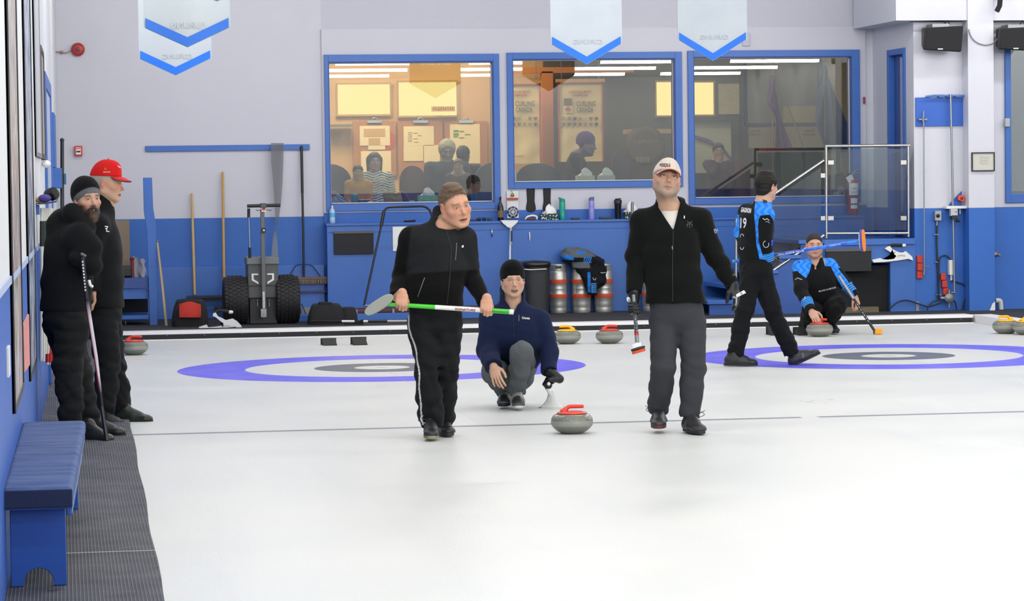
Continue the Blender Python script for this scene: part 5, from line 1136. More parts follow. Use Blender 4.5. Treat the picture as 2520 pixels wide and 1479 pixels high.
m=MB();m.tube(fillet([onY(2305.5, 555, YR-.03), onY(2305, 600, YR-.03), onY(2307, 645, YR-.03), onY(2309, 700, YR-.03), onY(2311, 735, YR-.03)], .1), [.011], 8)if False else m.tube([onY(2305.5, 555, YR-.03), onY(2305, 600, YR-.03), onY(2307, 645, YR-.03), onY(2309, 700, YR-.03), onY(2311, 735, YR-.03)], .011, 8);m.build('conduit', mat('conduit_black', '#1f2330', .4), root)
root=thing('gas_meter_fitting', 'grey round cap fitting with pipes and hoses low on the right wall', 'pipe fitting', onY(2337, 765, YR-.1))
c=onY(2337, 734, YR-.12);sc=depth(c)/F
m=MB();m.lathe(c, [(0, 0), (11*sc, 0), (12*sc, .01), (12*sc, .04), (0, .05)], (0, 1, 0), 28);m.build('round_cap', mat('cap_grey', '#84868a', .4, .4), root)
m=MB();m.cyl(onY(2314, 734, YR-.09), onY(2326, 734, YR-.09), .02);m.cyl(onY(2336, 745, YR-.09), onY(2336, 757, YR-.09), .014);m.cyl(onY(2336, 722, YR-.09), onY(2336, 713, YR-.09), .016);m.build('pipe_stub', greysteel_m, root)
m=MB();a, b=onY(2336, 640, YR-.07), onY(2346, 677, YR-.07);m.box((a.x, YR-.08, b.z), (b.x, YR-.001, a.z));m.cyl(onY(2341, 677, YR-.05), onY(2341, 690, YR-.05), .012);m.build('thermostat_tube', wht_m, root, bevel=.005)
m=MB()
m.tube(fillet([onY(2311, 645, YR-.04), onY(2314, 632, YR-.04), onY(2328, 627, YR-.04), onY(2340, 640, YR-.05)], .05), .009, 8)
m.tube(fillet([onY(2309, 735, YR-.04), onY(2311, 640, YR-.04)], .05), .010, 8)
m.tube(fillet([onY(2341, 690, YR-.05), onY(2345, 692, YR-.05), onY(2374, 700, YR-.05), onY(2379, 720, YR-.05), onY(2368, 762, YR-.05)], .12), .008, 8)
m.tube(fillet([onY(2316, 737, YR-.08), onY(2295, 742, YR-.1), onY(2283, 757, YR-.1), onY(2282, 764, YR-.1)], .1), .008, 8)
m.tube(fillet([onY(2340, 742, YR-.08), onY(2350, 740, YR-.08), onY(2355, 764, YR-.08)], .1), .009, 8)
m.build('hose', mat('hose_black', '#1a1e2a', .5), root)
m=MB();m.tube(fillet([onY(2190, 759, YR-.12), onY(2210, 742, YR-.12), onY(2232, 738, YR-.1), onY(2262, 748, YR-.1), onY(2284, 756, YR-.1), onY(2318, 744, YR-.08)], .2), .009, 8);tag(m.build('black_cable', mat('hose_black', '#1a1e2a', .5)), 'black cable looping along the floor under the stabilizer on the right', 'cable')
for i, (x0, y0, x1, y1, lab)in enumerate(((2258, 629, 2272, 687, 'red folded strap hanging beside the thin rod, upper left of the two'), (2319, 673, 2332, 727, 'red folded strap hanging by the grey round cap, lower right of the two'))):
 root=thing('red_strap', lab, 'strap', onY((x0+x1)/2, y1, YR-.03))
 n=3;
 for k in range(n):
  ya, yb_=y0+(y1-y0)*k/n, y0+(y1-y0)*(k+1)/n-1.5;off=2*(k-1)if i else 0
  m=MB();a, b=onY(x0+off*1.5, ya, YR-.05), onY(x1+off*1.5, yb_, YR-.05);m.box((a.x, YR-.04-.01*(k%2), b.z), (b.x, YR+.001, a.z));m.build('fold', mat('strap_red', '#c43a24', .6), root, bevel=.006)
root=thing('framed_certificate', 'small black framed certificate on the white column', 'picture', onY(2418, 421, YR-.24))
m=MB();Yc=YR-.22;a, b=onY(2390, 375, Yc), onY(2447, 421, Yc);t_=.012
for q in((a.x, b.z, b.x, b.z+t_), (a.x, a.z-t_, b.x, a.z), (a.x, b.z+t_, a.x+t_, a.z-t_), (b.x-t_, b.z+t_, b.x, a.z-t_)):m.box((q[0], Yc-.025, q[1]), (q[2], Yc-.001, q[3]))
m.build('picture_frame', black_m, root)
m=MB();m.box((a.x+t_, Yc-.012, b.z+t_), (b.x-t_, Yc-.002, a.z-t_));m.build('certificate_sheet', mat('cert_paper', '#c9c8bd', .6, var=.03), root)
m=MB();cc=Vector(((a.x+b.x)/2, Yc-.014, (a.z+b.z)/2))
for k in range(5):scribble(m, cc+Vector((.01, 0, .055-.02*k)), .006, .12-.015*(k%3), n=14, seed=k)
m.build('printed_lines', mat('ink_faint', '#8d8c85', .8), root)
root=thing('brass_tap', 'small brass wall tap right of the column', 'tap', onY(2455, 634, YR-.1));c=onY(2455, 626, YR-.1)
m=MB();m.cyl((c.x-.03, YR+.031, c.z), (c.x-.03, YR-.12, c.z), .014);m.lathe((c.x-.035, YR-.13, c.z+.0), [(0, 0), (.03, 0), (.03, .012), (0, .012)], (0, -1, 0), 16);m.cyl((c.x-.03, YR-.1, c.z), (c.x+.03, YR-.1, c.z-.01), .016);m.build('tap_body', mat('tap_metal', '#8b8078', .35, .7), root)
root=thing('drain_pipe', 'short white drain pipe bent down to the floor right of the column', 'pipe', onY(2460, 762, YR-.1))
m=MB();m.tube(fillet([onY(2450, 740, YR-.05), onY(2462, 739, YR-.05), onY(2464, 766, YR-.05)], .05), .028, 12);m.build('pipe', mat('pipe_white', '#cfccc8', .5), root)
m=MB();m.prism([onY(2436, 764, YR-.23), onY(2442, 748, YR-.23), onY(2449, 742, YR-.23), onY(2449, 764, YR-.23)], (0, .008, 0));m.build('patch_plate', wht_m, root)
m=MB();a=onY(2253, 742, YR-.001);b=onY(2261, 764, YR-.001);m.box((a.x, YR-.012, .08), (b.x, YR-.001, a.z));tag(m.build('corner_bracket', greysteel_m), 'small metal corner plate at the foot of the right wall', 'bracket')
Yu=32.9
root=thing('blue_shelf_unit', 'blue wooden shelf unit with one tall angled side board behind the men on the left', 'shelf unit', onZ(340, 810, .08))
def uy(px, py, d=0):return onY(px, py, Yu+d)
m=MB();m.prism([uy(352, 437), uy(374, 437), uy(377, 510), uy(384, 556), uy(388, 700), uy(388, 812), uy(369, 812), uy(366, 700), uy(361, 565), uy(354, 520)], (0, .045, 0));m.build('side_board', blue_m, root, bevel=.004)
m=MB();m.box((uy(200, 712).x, Yu+.05, uy(300, 711).z), (uy(370, 686).x, Yu+.75, uy(370, 684).z));m.build('upper_shelf', dblue_m, root, bevel=.004)
m=MB();m.box((uy(200, 735).x, Yu+.08, uy(300, 737).z), (uy(368, 686).x, Yu+.10, uy(370, 712).z));m.build('apron', blue_m, root)
m=MB();m.box((uy(200, 776).x, Yu+.04, uy(300, 787).z), (uy(368, 776).x, Yu+.7, uy(370, 776).z));m.build('lower_shelf', blue_m, root, bevel=.004)
m=MB();m.box((uy(200, 740).x, Yu+.65, uy(300, 776).z), (uy(368, 740).x, Yu+.69, uy(370, 738).z));m.build('back_panel', mat('void_black', '#141519', .9), root)
m=MB();
for px in(309, 230):m.cyl(uy(px, 787, .2), Vector((uy(px, 800, .2).x, Yu+.2, .085)), .01)
m.build('metal_leg', greysteel_m, root)
m=MB();a, b=uy(280, 542, .6), uy(320, 640, .6);m.box((a.x, Yu+.6, uy(300, 684, .6).z), (b.x, Yu+.64, a.z));tag(m.build('cardboard_panel', tan_m), 'tan cardboard panel standing on the blue shelf unit behind the man in the red cap', 'board')
root=thing('paper_bag', 'crumpled white paper on the blue shelf unit', 'paper', uy(343, 683, .3));m=MB();zz=uy(343, 684, .3).z
m.grid(lambda u, v:(uy(328+30*u, 684, .3).x+.01*math.sin(v*9+u*4), Yu+.3+.04*math.sin(u*6), uy(328, 684, .3).z+.24*v*(1-.15*u)+.01*math.sin(u*17)), 14, 10, True, (0, .05, 0));m.build('crumpled_paper', mat('grey_paper', '#b4b4ba', .7, scale=12, var=.15), root)
m=MB();a, b=uy(285, 683, .25), uy(325, 655, .25);m.box((a.x, Yu+.25, a.z), (b.x, Yu+.5, b.z));tag(m.build('black_crate', black_m, bevel=.02), 'low black crate on the blue shelf unit, left of the white paper', 'crate')
m=MB();p=uy(323, 632, .3);m.sphere((p.x+.01, Yu+.3, p.z-.02), (.03, .03, .02), 12, 8);m.cyl((p.x+.01, Yu+.3, uy(323, 684, .3).z), (p.x+.01, Yu+.3, p.z-.03), .02);tag(m.build('red_capped_bottle', mat('cap_maroon', '#7a2626', .5)), 'small maroon-topped bottle between the cardboard panel and the white paper', 'bottle')
root=thing('wooden_plank', 'narrow pale wooden plank leaning beside the blue side board', 'plank', onZ(405, 808, .08));
m=MB();pts=[uy(385, 594, .0), uy(389, 592, .0), uy(402, 690, -.1), uy(413, 806, -.2), uy(407, 806, -.2), uy(396, 690, -.1)];m.prism(pts, (0, .03, 0));m.prism([uy(391, 805, -.22), uy(413, 800, -.22), uy(413, 809, -.22), uy(392, 810, -.22)], (0, .06, 0));m.build('plank', mat('plank_tan', '#b09a78', .7), root)
m=MB();m.sphere(uy(387, 594, 0), .012, 8, 6);m.build('knob', greysteel_m, root)
seat_z=.45
nx0, nx1=onZ(2, 1190, seat_z), onZ(178, 1190, seat_z);fr=onZ(209, 1034, seat_z)
by0, by1=12.05, fr.y;bx0=-.258;bx1=.030
def bench_part(m, *a, **k):
 m.v=[(x+(y-12.1)*(.012+.0125*(x-bx0)/(bx1-bx0)), y, z)for x, y, z in m.v];return m.build(*a, **k)
bench=thing('padded_bench', 'blue wooden bench with a worn denim-blue padded seat along the left wall', 'bench', (0-.1, 12.2, .02))
cush=NT('bench_fabric');co=cush.coord();nz=cush.noise(co, 300, 2);n2=cush.noise(co, 1, 5, .6, (3, 14, 3));
cush.bsdf(cush.mix(cush.ramp(n2, .3, .75), L4('#3d5180'), L4('#62759e')), .9, 0, .25, bump=nz, bstr=.4, bdist=.003)
cush_m=cush.m
ymid=onZ(190, 1114, seat_z).y
for ya, yb_ in((by0, ymid-.006), (ymid+.006, by1)):
 m=MB();m.box((bx0, ya, seat_z-.075), (bx1, yb_, seat_z));bench_part(m, 'seat_cushion', cush_m, bench, bevel=.022, seg=4)
m=MB();m.box((bx0+.002, by0+.02, seat_z-.095), (bx1-.004, by1-.02, seat_z-.076));bench_part(m, 'seat_board', dblue_m, bench)
m=MB();m.box((bx1-.035, by0+.35, .29), (bx1-.012, by1-.3, seat_z-.096));bench_part(m, 'apron', blue_m, bench, bevel=.003)
navyedge=mat('navy_edge', '#1c2748', .9, scale=200, var=.3)
m=MB();m.box((bx0+.002, by0-.006, seat_z-.085), (bx1-.002, by0+.006, seat_z-.012));bench_part(m, 'end_strip', navyedge, bench, bevel=.004)  # dark navy strip across the near end of the seat
for yl in(12.2, by1-.35):
 m=MB();x0, x1=bx0+.025, bx1-.035;w=x1-x0
 pts=[(x0, yl, .021), (x0, yl, seat_z-.097), (x1, yl, seat_z-.097), (x1, yl, .021)]
 pts+=[(x1-.030, yl, .021)]+[(x0+w*.5+w*.27*math.cos(a), yl, .021+.075*math.sin(a)**.8 if math.sin(a)>0 else .021)for a in[PI*k/14 for k in range(15)]]+[(x0+.030, yl, .021)]
 m.prism(pts, (0, .03, 0));bench_part(m, 'leg', mat('bench_blue', '#1d4fa6', .4), bench, bevel=.003)
def mat_poster(name, cols, seed):
 t=NT(name);co=t.coord();nz=t.noise(co, 1.2, 4, .6, (1, 1, 3));a=L4(cols[0])
 for i, c in enumerate(cols[1:]):
  n=t.noise(co, .9+.5*i, 3, .5, (1, 2+i, 4-i*.5));a=t.mix(t.ramp(n, .48, .56), a, L4(c))
 t.bsdf(a, .3, 0, .5);return t.m
def wl_board(Y0, Y1, z0, z1, lab, pm, fm, depth_=.035, rail=.02, name='poster_frame', cat='poster'):
 root=thing(name, lab, cat, wl((Y0+Y1)/2, z0, depth_));
 def bx(mb, ya, yb_, za, zb, d0, d1):
  a, b=wl(ya, za, d0), wl(yb_, za, d0);a2, b2=wl(ya, za, d1), wl(yb_, za, d1);mb.prism([a, b, b2, a2], (0, 0, zb-za))
 m=MB();bx(m, Y0, Y1, z0, z1, .001, depth_*.6);m.build('picture_panel', pm, root)
 m=MB();bx(m, Y0, Y0+rail, z0, z1, .001, depth_);bx(m, Y1-rail, Y1, z0, z1, .001, depth_);bx(m, Y0+rail, Y1-rail, z0, z0+rail, .001, depth_);bx(m, Y0+rail, Y1-rail, z1-rail, z1, .001, depth_);m.build('frame', fm, root)
 return root
pA=onWL(20, 600);
poA=mat_poster('poster_a', ['#cfcac2', '#a9a9b0', '#c4a79c', '#8a7f74'], 1)
poB=mat_poster('poster_b', ['#b6bece', '#8d98ae', '#5a6480'], 2)
wl_board(13.5, 15.2, .64, 4.4, 'tall black framed poster display at the near end of the left wall', poA, black_m, .016, .03)
wl_board(17.0, 18.9, .55, 4.4, 'second tall dark framed poster panel farther along the left wall', poB, black_m, .014, .03)
m=MB();m.prism([wl(15.5, .95, .002), wl(16.8, .95, .002), wl(16.8, .66, .002), wl(15.5, .70, .002)], (.01, 0, 0));tag(m.build('red_leaflet', mat('leaflet_red', '#d98a84', .5, scale=4, var=.4)), 'red and pink leaflet pinned low between the two tall posters', 'poster')
m=MB();m.prism([wl(12.7, .86, .0), wl(12.9, .86, .0), wl(12.9, .86, .012), wl(12.7, .86, .012)], (0, 0, .13));tag(m.build('wall_switch', wht_m, bevel=.002), 'small white switch plate on the blue dado at the far left edge', 'switch')
wl_board(20.2, 22.2, 1.88, 3.6, 'pale whiteboard with grey edges on the left wall', mat('board_pale', '#b9bac2', .5, var=.15, scale=3), greysteel_m, .018, .03, 'whiteboard', 'board')
wl_board(22.5, 23.9, 1.88, 2.75, 'brown edged notice board on the left wall beyond the whiteboard', mat('board_grey', '#9a9aa2', .6, var=.2, scale=3), mat('frame_brown', '#54453c', .6), .02, .04, 'notice_board', 'board')
m=MB();m.sphere(wl(22.6, 1.84, .04), (.035, .12, .03), 12, 8);tag(m.build('white_cloth', wht_m), 'scrunched white cloth hanging under the notice board on the left wall', 'cloth')
root=bpy.data.objects.new('door_2', None);COL.objects.link(root);root.location=wl(26, .02);root['kind']='structure'
m=MB()
for(ya, yb_, za, zb)in((24.4, 24.8, .03, 2.62), (27.6, 28.0, .03, 2.62), (24.8, 27.6, 2.5, 2.62)):
 a, b, c, d=wl(ya, za, .001), wl(yb_, za, .001), wl(yb_, za, .02), wl(ya, za, .02);m.prism([a, b, c, d], (0, 0, zb-za))
m.build('door_frame', blue_m, root)
m=MB();m.prism([wl(24.8, .03, .001), wl(27.6, .03, .001), wl(27.6, .03, .01), wl(24.8, .03, .01)], (0, 0, 2.46));m.build('door_leaf', mat('door_pale', '#aab6d4', .4), root)
m=MB();m.cyl(wl(25.1, 1.05, .01), wl(25.1, 1.05, .05), .012);m.build('door_handle', steel_m, root)
m=MB();m.prism([wl(28.6, 1.84, .001), wl(30.0, 1.84, .001), wl(30.0, 1.84, .035), wl(28.6, 1.84, .035)], (0, 0, .54));m.prism([wl(28.6, 1.64, .001), wl(30.0, 1.64, .001), wl(30.0, 1.64, .095), wl(28.6, 1.64, .095)], (0, 0, .20));tag(m.build('wall_cabinet', blue_m, bevel=.01), 'narrow blue wall cabinet with a wider base near the far corner of the left wall', 'cabinet')
Ysb=20.2
def lw(px, py, Y=Ysb):return onY(px, py, Y)
root=thing('broom_rack', 'small dark shelf bracket on the left wall holding brush heads over the hanging brooms', 'rack', lw(110, 505))
m=MB();m.grid(lambda u, v:lw(88+52*u, 499+(-6*u*u), Ysb-.12+.35*v), 10, 4, True, (0, 0, -.012));m.build('shelf_plate', mat('rack_navy', '#3c4560', .5), root)
m=MB();a, b=lw(87, 505), lw(97, 528);m.box((a.x-.02, Ysb-.05, b.z), (b.x, Ysb+.25, a.z));m.build('shelf_bracket', blue_m, root)
root=thing('brush_head', 'purple and tan brush head lying on the broom rack', 'brush', lw(108, 500))
m=MB();m.sphere(lw(110, 488, Ysb-.05), (.045, .12, .028), 18, 12);m.build('purple_pad', mat('pad_purple', '#43388a', .8), root)
m=MB();m.tube([lw(88, 490, Ysb-.06), lw(104, 497, Ysb-.08), lw(120, 498, Ysb-.08)], .016, 10);m.build('tan_base', mat('pad_tan', '#b99a6a', .7), root)
root=thing('crumpled_hat', 'black and grey crumpled cap hanging on the end of the broom rack', 'hat', lw(128, 500))
m=MB();m.sphere(lw(127, 478, Ysb+.1), (.055, .09, .045), 18, 12);m.grid(lambda u, v:lw(112+30*u, 478-18*math.sin(u*PI*.8)+(28*v)*u, Ysb-.02)+Vector((0, -.02*math.sin(3*u), 0)), 12, 6, True, (0, .02, 0));m.build('crumpled_cap', mat('cap_dark', '#2a2c30', .7, scale=30, var=.3), root)
wm_=mat('shaft_white', '#dcdcd4', .4, var=.03);grn=mat('band_green', '#14403c', .5)
for i, (xt, xb, yb_, colr, lab)in enumerate(((103, 101, 888, 'w', 'leftmost white broom handle hanging from the rack on the left wall'), (108, 107, 889, 'w', 'second white broom handle hanging from the rack'), (113, 112, 871, 'w', 'third white broom handle hanging from the rack'), (118, 118, 870, 'w', 'rightmost white broom handle hanging from the rack, next to the hooded man'), (117, 117, 897, 'r', 'left red-ended broom handle behind the white ones'), (122, 124, 898, 'r', 'middle red-ended broom handle behind the white ones'), (127, 130, 900, 'r', 'right red-ended broom handle touching the legs of the hooded man'))):
 Yq=Ysb+.06*(i%4)+(.25 if colr=='r' else 0)
 root=thing('hanging_broom', lab, 'broom', lw(xb, yb_, Yq), 0, 'brooms hanging in the wall rack')
 p0, p1=lw(xt, 512, Yq), lw(xb, yb_, Yq)
 q=p0.lerp(p1, .985)
 if colr=='w':
  m=MB();m.tube([p0, q], .0125, 12);m.build('shaft', wm_, root)
 else:
  mid=p0.lerp(p1, .72)
  m=MB();m.tube([p0, mid], .0125, 12);m.build('shaft', wm_, root)
  m=MB();m.tube([mid, q], .0130, 12);m.build('red_sleeve', red_m, root)
 m=MB();m.tube([q, p1], .0105, 12);m.build('end_cap', wht_m, root)
 if i<4:
  g0, g1=p0.lerp(p1, .085), p0.lerp(p1, .25);m=MB();m.tube([g0, g1], .0145, 12);m.build('green_band', grn if i>0 else black_m, root)
root=thing('tall_black_broom', 'slim black broom standing upright in a blue holder on the far left wall', 'broom', onZ(152, 700, .05))
Yt=29.0
m=MB();m.tube([lw(150, 700, Yt), lw(153, 520, Yt), lw(153, 345, Yt)], [.013, .02, .018], 10);m.sphere(lw(153, 345, Yt), .022, 10, 8);m.build('shaft', mat('shaft_dark', '#2c2e32', .4), root)
m=MB();a, b=lw(157, 427, Yt), lw(163, 454, Yt);m.box((a.x, Yt-.02, b.z), (b.x, Yt+.03, a.z));m.build('holder_clip', mat('clip_teal', '#2f6f8f', .5), root)
def area(name, loc, sx, sy, power, color, rot=(0, 0, 0), spread=PI):
 l=bpy.data.lights.new(name, 'AREA');l.shape='RECTANGLE';l.size=sx;l.size_y=sy;l.energy=power;l.color=color;l.spread=spread
 o=bpy.data.objects.new(name, l);COL.objects.link(o);o.location=loc;o.rotation_euler=rot;return o
fix_m=mat('fixture_white', '#dfe0e0', .5)
cold=(1.0, .985, .965)
ZF=4.62
for iy in range(11):
 y=-13.6+iy*4.4
 for ix in range(6):
  x=1.3+ix*3.4
  root=thing('strip_light', 'long white fluorescent strip light hanging under the hall ceiling', 'ceiling light', (x, y, ZF-.06), 0, 'fluorescent strip lights')
  if iy+ix==0:
   f=MB();f.box((x-1.2, y-.02, ZF-.03), (x+1.2, y+.02, ZF+.03));f0=f.build('housing', fix_m, root)
   f=MB();f.box((x-1.0, y-.008, ZF+.03), (x-.984, y+.008, ZT-.012));f1=f.build('hanger', fix_m, root)
   f=MB();f.box((x+.984, y-.008, ZF+.03), (x+1.0, y+.008, ZT-.012));f2=f.build('hanger', fix_m, root)
  else:
   for q in(f0, f1, f2):c=q.copy();COL.objects.link(c);c.parent=root
  for sg in(-1, 1):area('strip_lamp', (x, y+.06*sg, ZF-.03), 2.35, .10, 35, cold, (math.radians(52)*sg, 0, 0))
def fixture(x, y, z, sx, sy, power, color, lab):
 f=MB();f.box((x-sx/2-.03, y-sy/2-.03, z+.01), (x+sx/2+.03, y+sy/2+.03, z+.05));tag(f.build('lounge_lamp_or_fill', fix_m), lab, 'ceiling light')
 area('lounge_light', (x, y, z), sx, sy, power, color)
warm=(1.0, .80, .52)
fixture(3.6, 37.6, 4.2, 1.2, 1.2, 150, warm, 'warm lounge ceiling lamp behind the first window, above the clipboards')
fixture(5.6, 38.4, 4.2, .8, .8, 45, warm, 'warm lounge ceiling lamp behind the middle window')
fixture(8.6, 37.4, 4.2, 1.0, 1.0, 32, (1, .9, .75), 'dim lounge ceiling lamp behind the third window')
fixture(3.9, 35.4, 4.2, 1.4, .5, 30, (1, .93, .85), 'small added fill lamp just behind the first window')  # unseen fill lamp, added to light the spectators from the front
fixture(6.2, 35.4, 4.2, 1.4, .5, 22, (1, .95, .9), 'small added fill lamp just behind the middle window')  # added fill, brightens the dark figure behind this window
fixture(8.6, 35.4, 4.2, 1.4, .5, 24, (1, .95, .9), 'small added fill lamp just behind the third window')  # added fill for the child here, not a known lamp of the lounge
w=bpy.data.worlds.new('world');SC.world=w;w.use_nodes=True
w.node_tree.nodes['Background'].inputs[0].default_value=(.75, .8, .9, 1);w.node_tree.nodes['Background'].inputs[1].default_value=.3
SC.view_settings.view_transform='Standard';SC.view_settings.look='None';SC.view_settings.gamma=1;SC.view_settings.use_curve_mapping=False
SC.view_settings.exposure=0.06
try:
 SC.cycles.use_light_tree=True;SC.cycles.max_bounces=10;SC.cycles.diffuse_bounces=4;SC.cycles.glossy_bounces=4;SC.cycles.transparent_max_bounces=12
 SC.cycles.use_denoising=True;SC.cycles.sample_clamp_indirect=6;SC.cycles.caustics_reflective=False;SC.cycles.caustics_refractive=False
except Exception as e:print(e)
def V3(p):return np.array((p[0], p[1], p[2]), dtype=np.float32)
def nrm(v):v=np.asarray(v, dtype=np.float64);return v/np.linalg.norm(v)
class SDF:
 def __init__(s, lo, hi, h):
  s.lo=np.asarray(lo, dtype=np.float64);s.h=h
  s.n=np.maximum(4, np.ceil((np.asarray(hi)-s.lo)/h).astype(int)+1)
  s.d=np.full(tuple(s.n), 1.0, dtype=np.float32)
 def reg(s, lo, hi, m):
  a=np.clip(np.floor((np.asarray(lo)-m-s.lo)/s.h).astype(int), 0, s.n-1);b=np.clip(np.ceil((np.asarray(hi)+m-s.lo)/s.h).astype(int)+1, 1, s.n)
  if np.any(b<=a):return None
  sl=tuple(slice(a[i], b[i])for i in range(3))
  ax=[(s.lo[i]+s.h*np.arange(a[i], b[i])).astype(np.float32)for i in range(3)]
  return sl, ax[0][:, None, None], ax[1][None, :, None], ax[2][None, None, :]
 def comb(s, sl, v, k, op):
  a=s.d[sl]
  if op=='u':
   h=np.maximum(k-np.abs(a-v), 0)/max(k, 1e-6);s.d[sl]=np.minimum(a, v)-h*h*k*.25
  elif op=='s':
   v=-v;h=np.maximum(k-np.abs(a-v), 0)/max(k, 1e-6);s.d[sl]=np.maximum(a, v)+h*h*k*.25
  elif op=='i':
   h=np.maximum(k-np.abs(a-v), 0)/max(k, 1e-6);s.d[sl]=np.maximum(a, v)+h*h*k*.25
 def cone(s, a, b, r1, r2, k=.02, op='u'):
  a=V3(a);b=V3(b);m=max(r1, r2)+k+3*s.h
  R=s.reg(np.minimum(a, b), np.maximum(a, b), m)
  if R is None:return s
  sl, X, Y, Z=R;ab=b-a;L=float(ab@ab)+1e-12
  x, y, z=X-a[0], Y-a[1], Z-a[2]
  t=np.clip((x*ab[0]+y*ab[1]+z*ab[2])/L, 0, 1)
  v=np.sqrt((x-t*ab[0])**2+(y-t*ab[1])**2+(z-t*ab[2])**2)-(r1+(r2-r1)*t)
  s.comb(sl, v, k, op);return s
 def econe(s, a, b, w1, d1, w2, d2, side, k=.03, op='u'):
  """tapered limb/torso segment with an elliptical section: w along 'side', d across it"""
  a=V3(a);b=V3(b);ab=b-a;Ln=float(np.linalg.norm(ab))+1e-9;zx=ab/Ln
  sd=np.asarray(side, dtype=np.float32);sd=sd-zx*float(sd@zx);sd/=np.linalg.norm(sd);dp=np.cross(zx, sd)
  m=max(w1, w2, d1, d2)+k+3*s.h;R=s.reg(np.minimum(a, b), np.maximum(a, b), m)
  if R is None:return s
  sl, X, Y, Z=R;x, y, z=X-a[0], Y-a[1], Z-a[2]
  q=x*zx[0]+y*zx[1]+z*zx[2];t=np.clip(q/Ln, 0, 1);e=q-t*Ln
  u=x*sd[0]+y*sd[1]+z*sd[2];w_=x*dp[0]+y*dp[1]+z*dp[2]
  W=w1+(w2-w1)*t;D=d1+(d2-d1)*t;mn=np.minimum(W, D)
  k0=np.sqrt((u/W)**2+(w_/D)**2+(e/mn)**2)+1e-9;k1=np.sqrt((u/W**2)**2+(w_/D**2)**2+(e/mn**2)**2)+1e-9
  s.comb(sl, k0*(k0-1)/k1, k, op);return s
 def ell(s, c, r, ax=None, k=.02, op='u'):
  c=V3(c);m=max(r)+k+3*s.h;R=s.reg(c, c, m)
  if R is None:return s
  sl, X, Y, Z=R;x, y, z=X-c[0], Y-c[1], Z-c[2]
  if ax is None:ax=((1, 0, 0), (0, 1, 0), (0, 0, 1))
  q=[x*A[0]+y*A[1]+z*A[2]for A in ax]
  k0=np.sqrt(sum((q[i]/r[i])**2 for i in range(3)))+1e-9;k1=np.sqrt(sum((q[i]/r[i]**2)**2 for i in range(3)))+1e-9
  s.comb(sl, k0*(k0-1)/k1, k, op);return s
 def box(s, c, r, ax=None, rd=.01, k=.01, op='u'):
  c=V3(c);m=float(np.linalg.norm(r))+k+3*s.h;R=s.reg(c, c, m)
  if R is None:return s
  sl, X, Y, Z=R;x, y, z=X-c[0], Y-c[1], Z-c[2]
  if ax is None:ax=((1, 0, 0), (0, 1, 0), (0, 0, 1))
  q=[np.abs(x*A[0]+y*A[1]+z*A[2])-(r[i]-rd)for i, A in enumerate(ax)]
  v=np.sqrt(sum(np.maximum(t, 0)**2 for t in q))+np.minimum(np.maximum(q[0], np.maximum(q[1], q[2])), 0)-rd
  s.comb(sl, v, k, op);return s
 def plane(s, p, n, k=.0, keep=True, ball=None):
  """keep the side the normal points away from; ball=(centre, radius) limits the cut"""
  p=V3(p);n=nrm(n).astype(np.float32)
  if ball is None:
   sl=tuple(slice(0, q)for q in s.n);ax=[(s.lo[i]+s.h*np.arange(s.n[i])).astype(np.float32)for i in range(3)]
   X, Y, Z=ax[0][:, None, None], ax[1][None, :, None], ax[2][None, None, :]
   v=(X-p[0])*n[0]+(Y-p[1])*n[1]+(Z-p[2])*n[2];s.comb(sl, v, max(k, 1e-6), 'i');return s
  c=V3(ball[0]);r=ball[1];R=s.reg(c, c, r+3*s.h)
  if R is None:return s
  sl, X, Y, Z=R
  v=(X-p[0])*n[0]+(Y-p[1])*n[1]+(Z-p[2])*n[2];b=np.sqrt((X-c[0])**2+(Y-c[1])**2+(Z-c[2])**2)-r
  s.comb(sl, np.maximum(b, -v), max(k, 1e-6), 's');return s
 def wrinkle(s, amp, freq, seed=0, zones=None, crease=0.0):
  rr=np.random.RandomState(seed);idx=np.nonzero(np.abs(s.d)<amp*3+s.h*2)
  P=np.stack([s.lo[i]+s.h*idx[i]for i in range(3)], 1)
  v=np.zeros(len(P))
  for k in range(6):
   dr=rr.normal(size=3)*(1, 1, 1.9);dr/=np.linalg.norm(dr);f=freq*(.6+rr.rand()*1.3)
   ph=rr.rand()*6.28;o=rr.normal(size=3)*freq*.35
   v+=np.sin(P@dr*f+ph+1.6*np.sin(P@o+ph*2))
  v/=6
  cr=np.zeros(len(P))
  for k in range(3):
   dr=rr.normal(size=3)*(.5, .5, 1.6);dr/=np.linalg.norm(dr);o=rr.normal(size=3)*9;cr+=1-np.abs(np.sin(P@dr*freq*1.1+rr.rand()*6+1.4*np.sin(P@o)))*1.6
  v=v+crease*cr/3
  w=np.full(len(P), .5)
  for(c, r, g)in(zones or[]):
   w+=g*np.exp(-np.sum((P-V3(c))**2, 1)/(r*r))
  s.d[idx]+=(amp*v*w*2).astype(np.float32);return s
 def sub(s, pts, m):
  """grid-aligned working copy around pts, merged back with join()"""
  a, b=bounds(pts, m);a=s.lo+np.floor((np.maximum(a, s.lo)-s.lo)/s.h)*s.h;q=SDF(a, np.minimum(b, s.lo+(s.n-1)*s.h)-s.h*.5, s.h);return q
 def join(s, q, k=.03):
  o=np.round((q.lo-s.lo)/s.h).astype(int);n=np.minimum(q.n, s.n-o);s.comb(tuple(slice(o[i], o[i]+n[i])for i in range(3)), q.d[:n[0], :n[1], :n[2]], k, 'u');return s
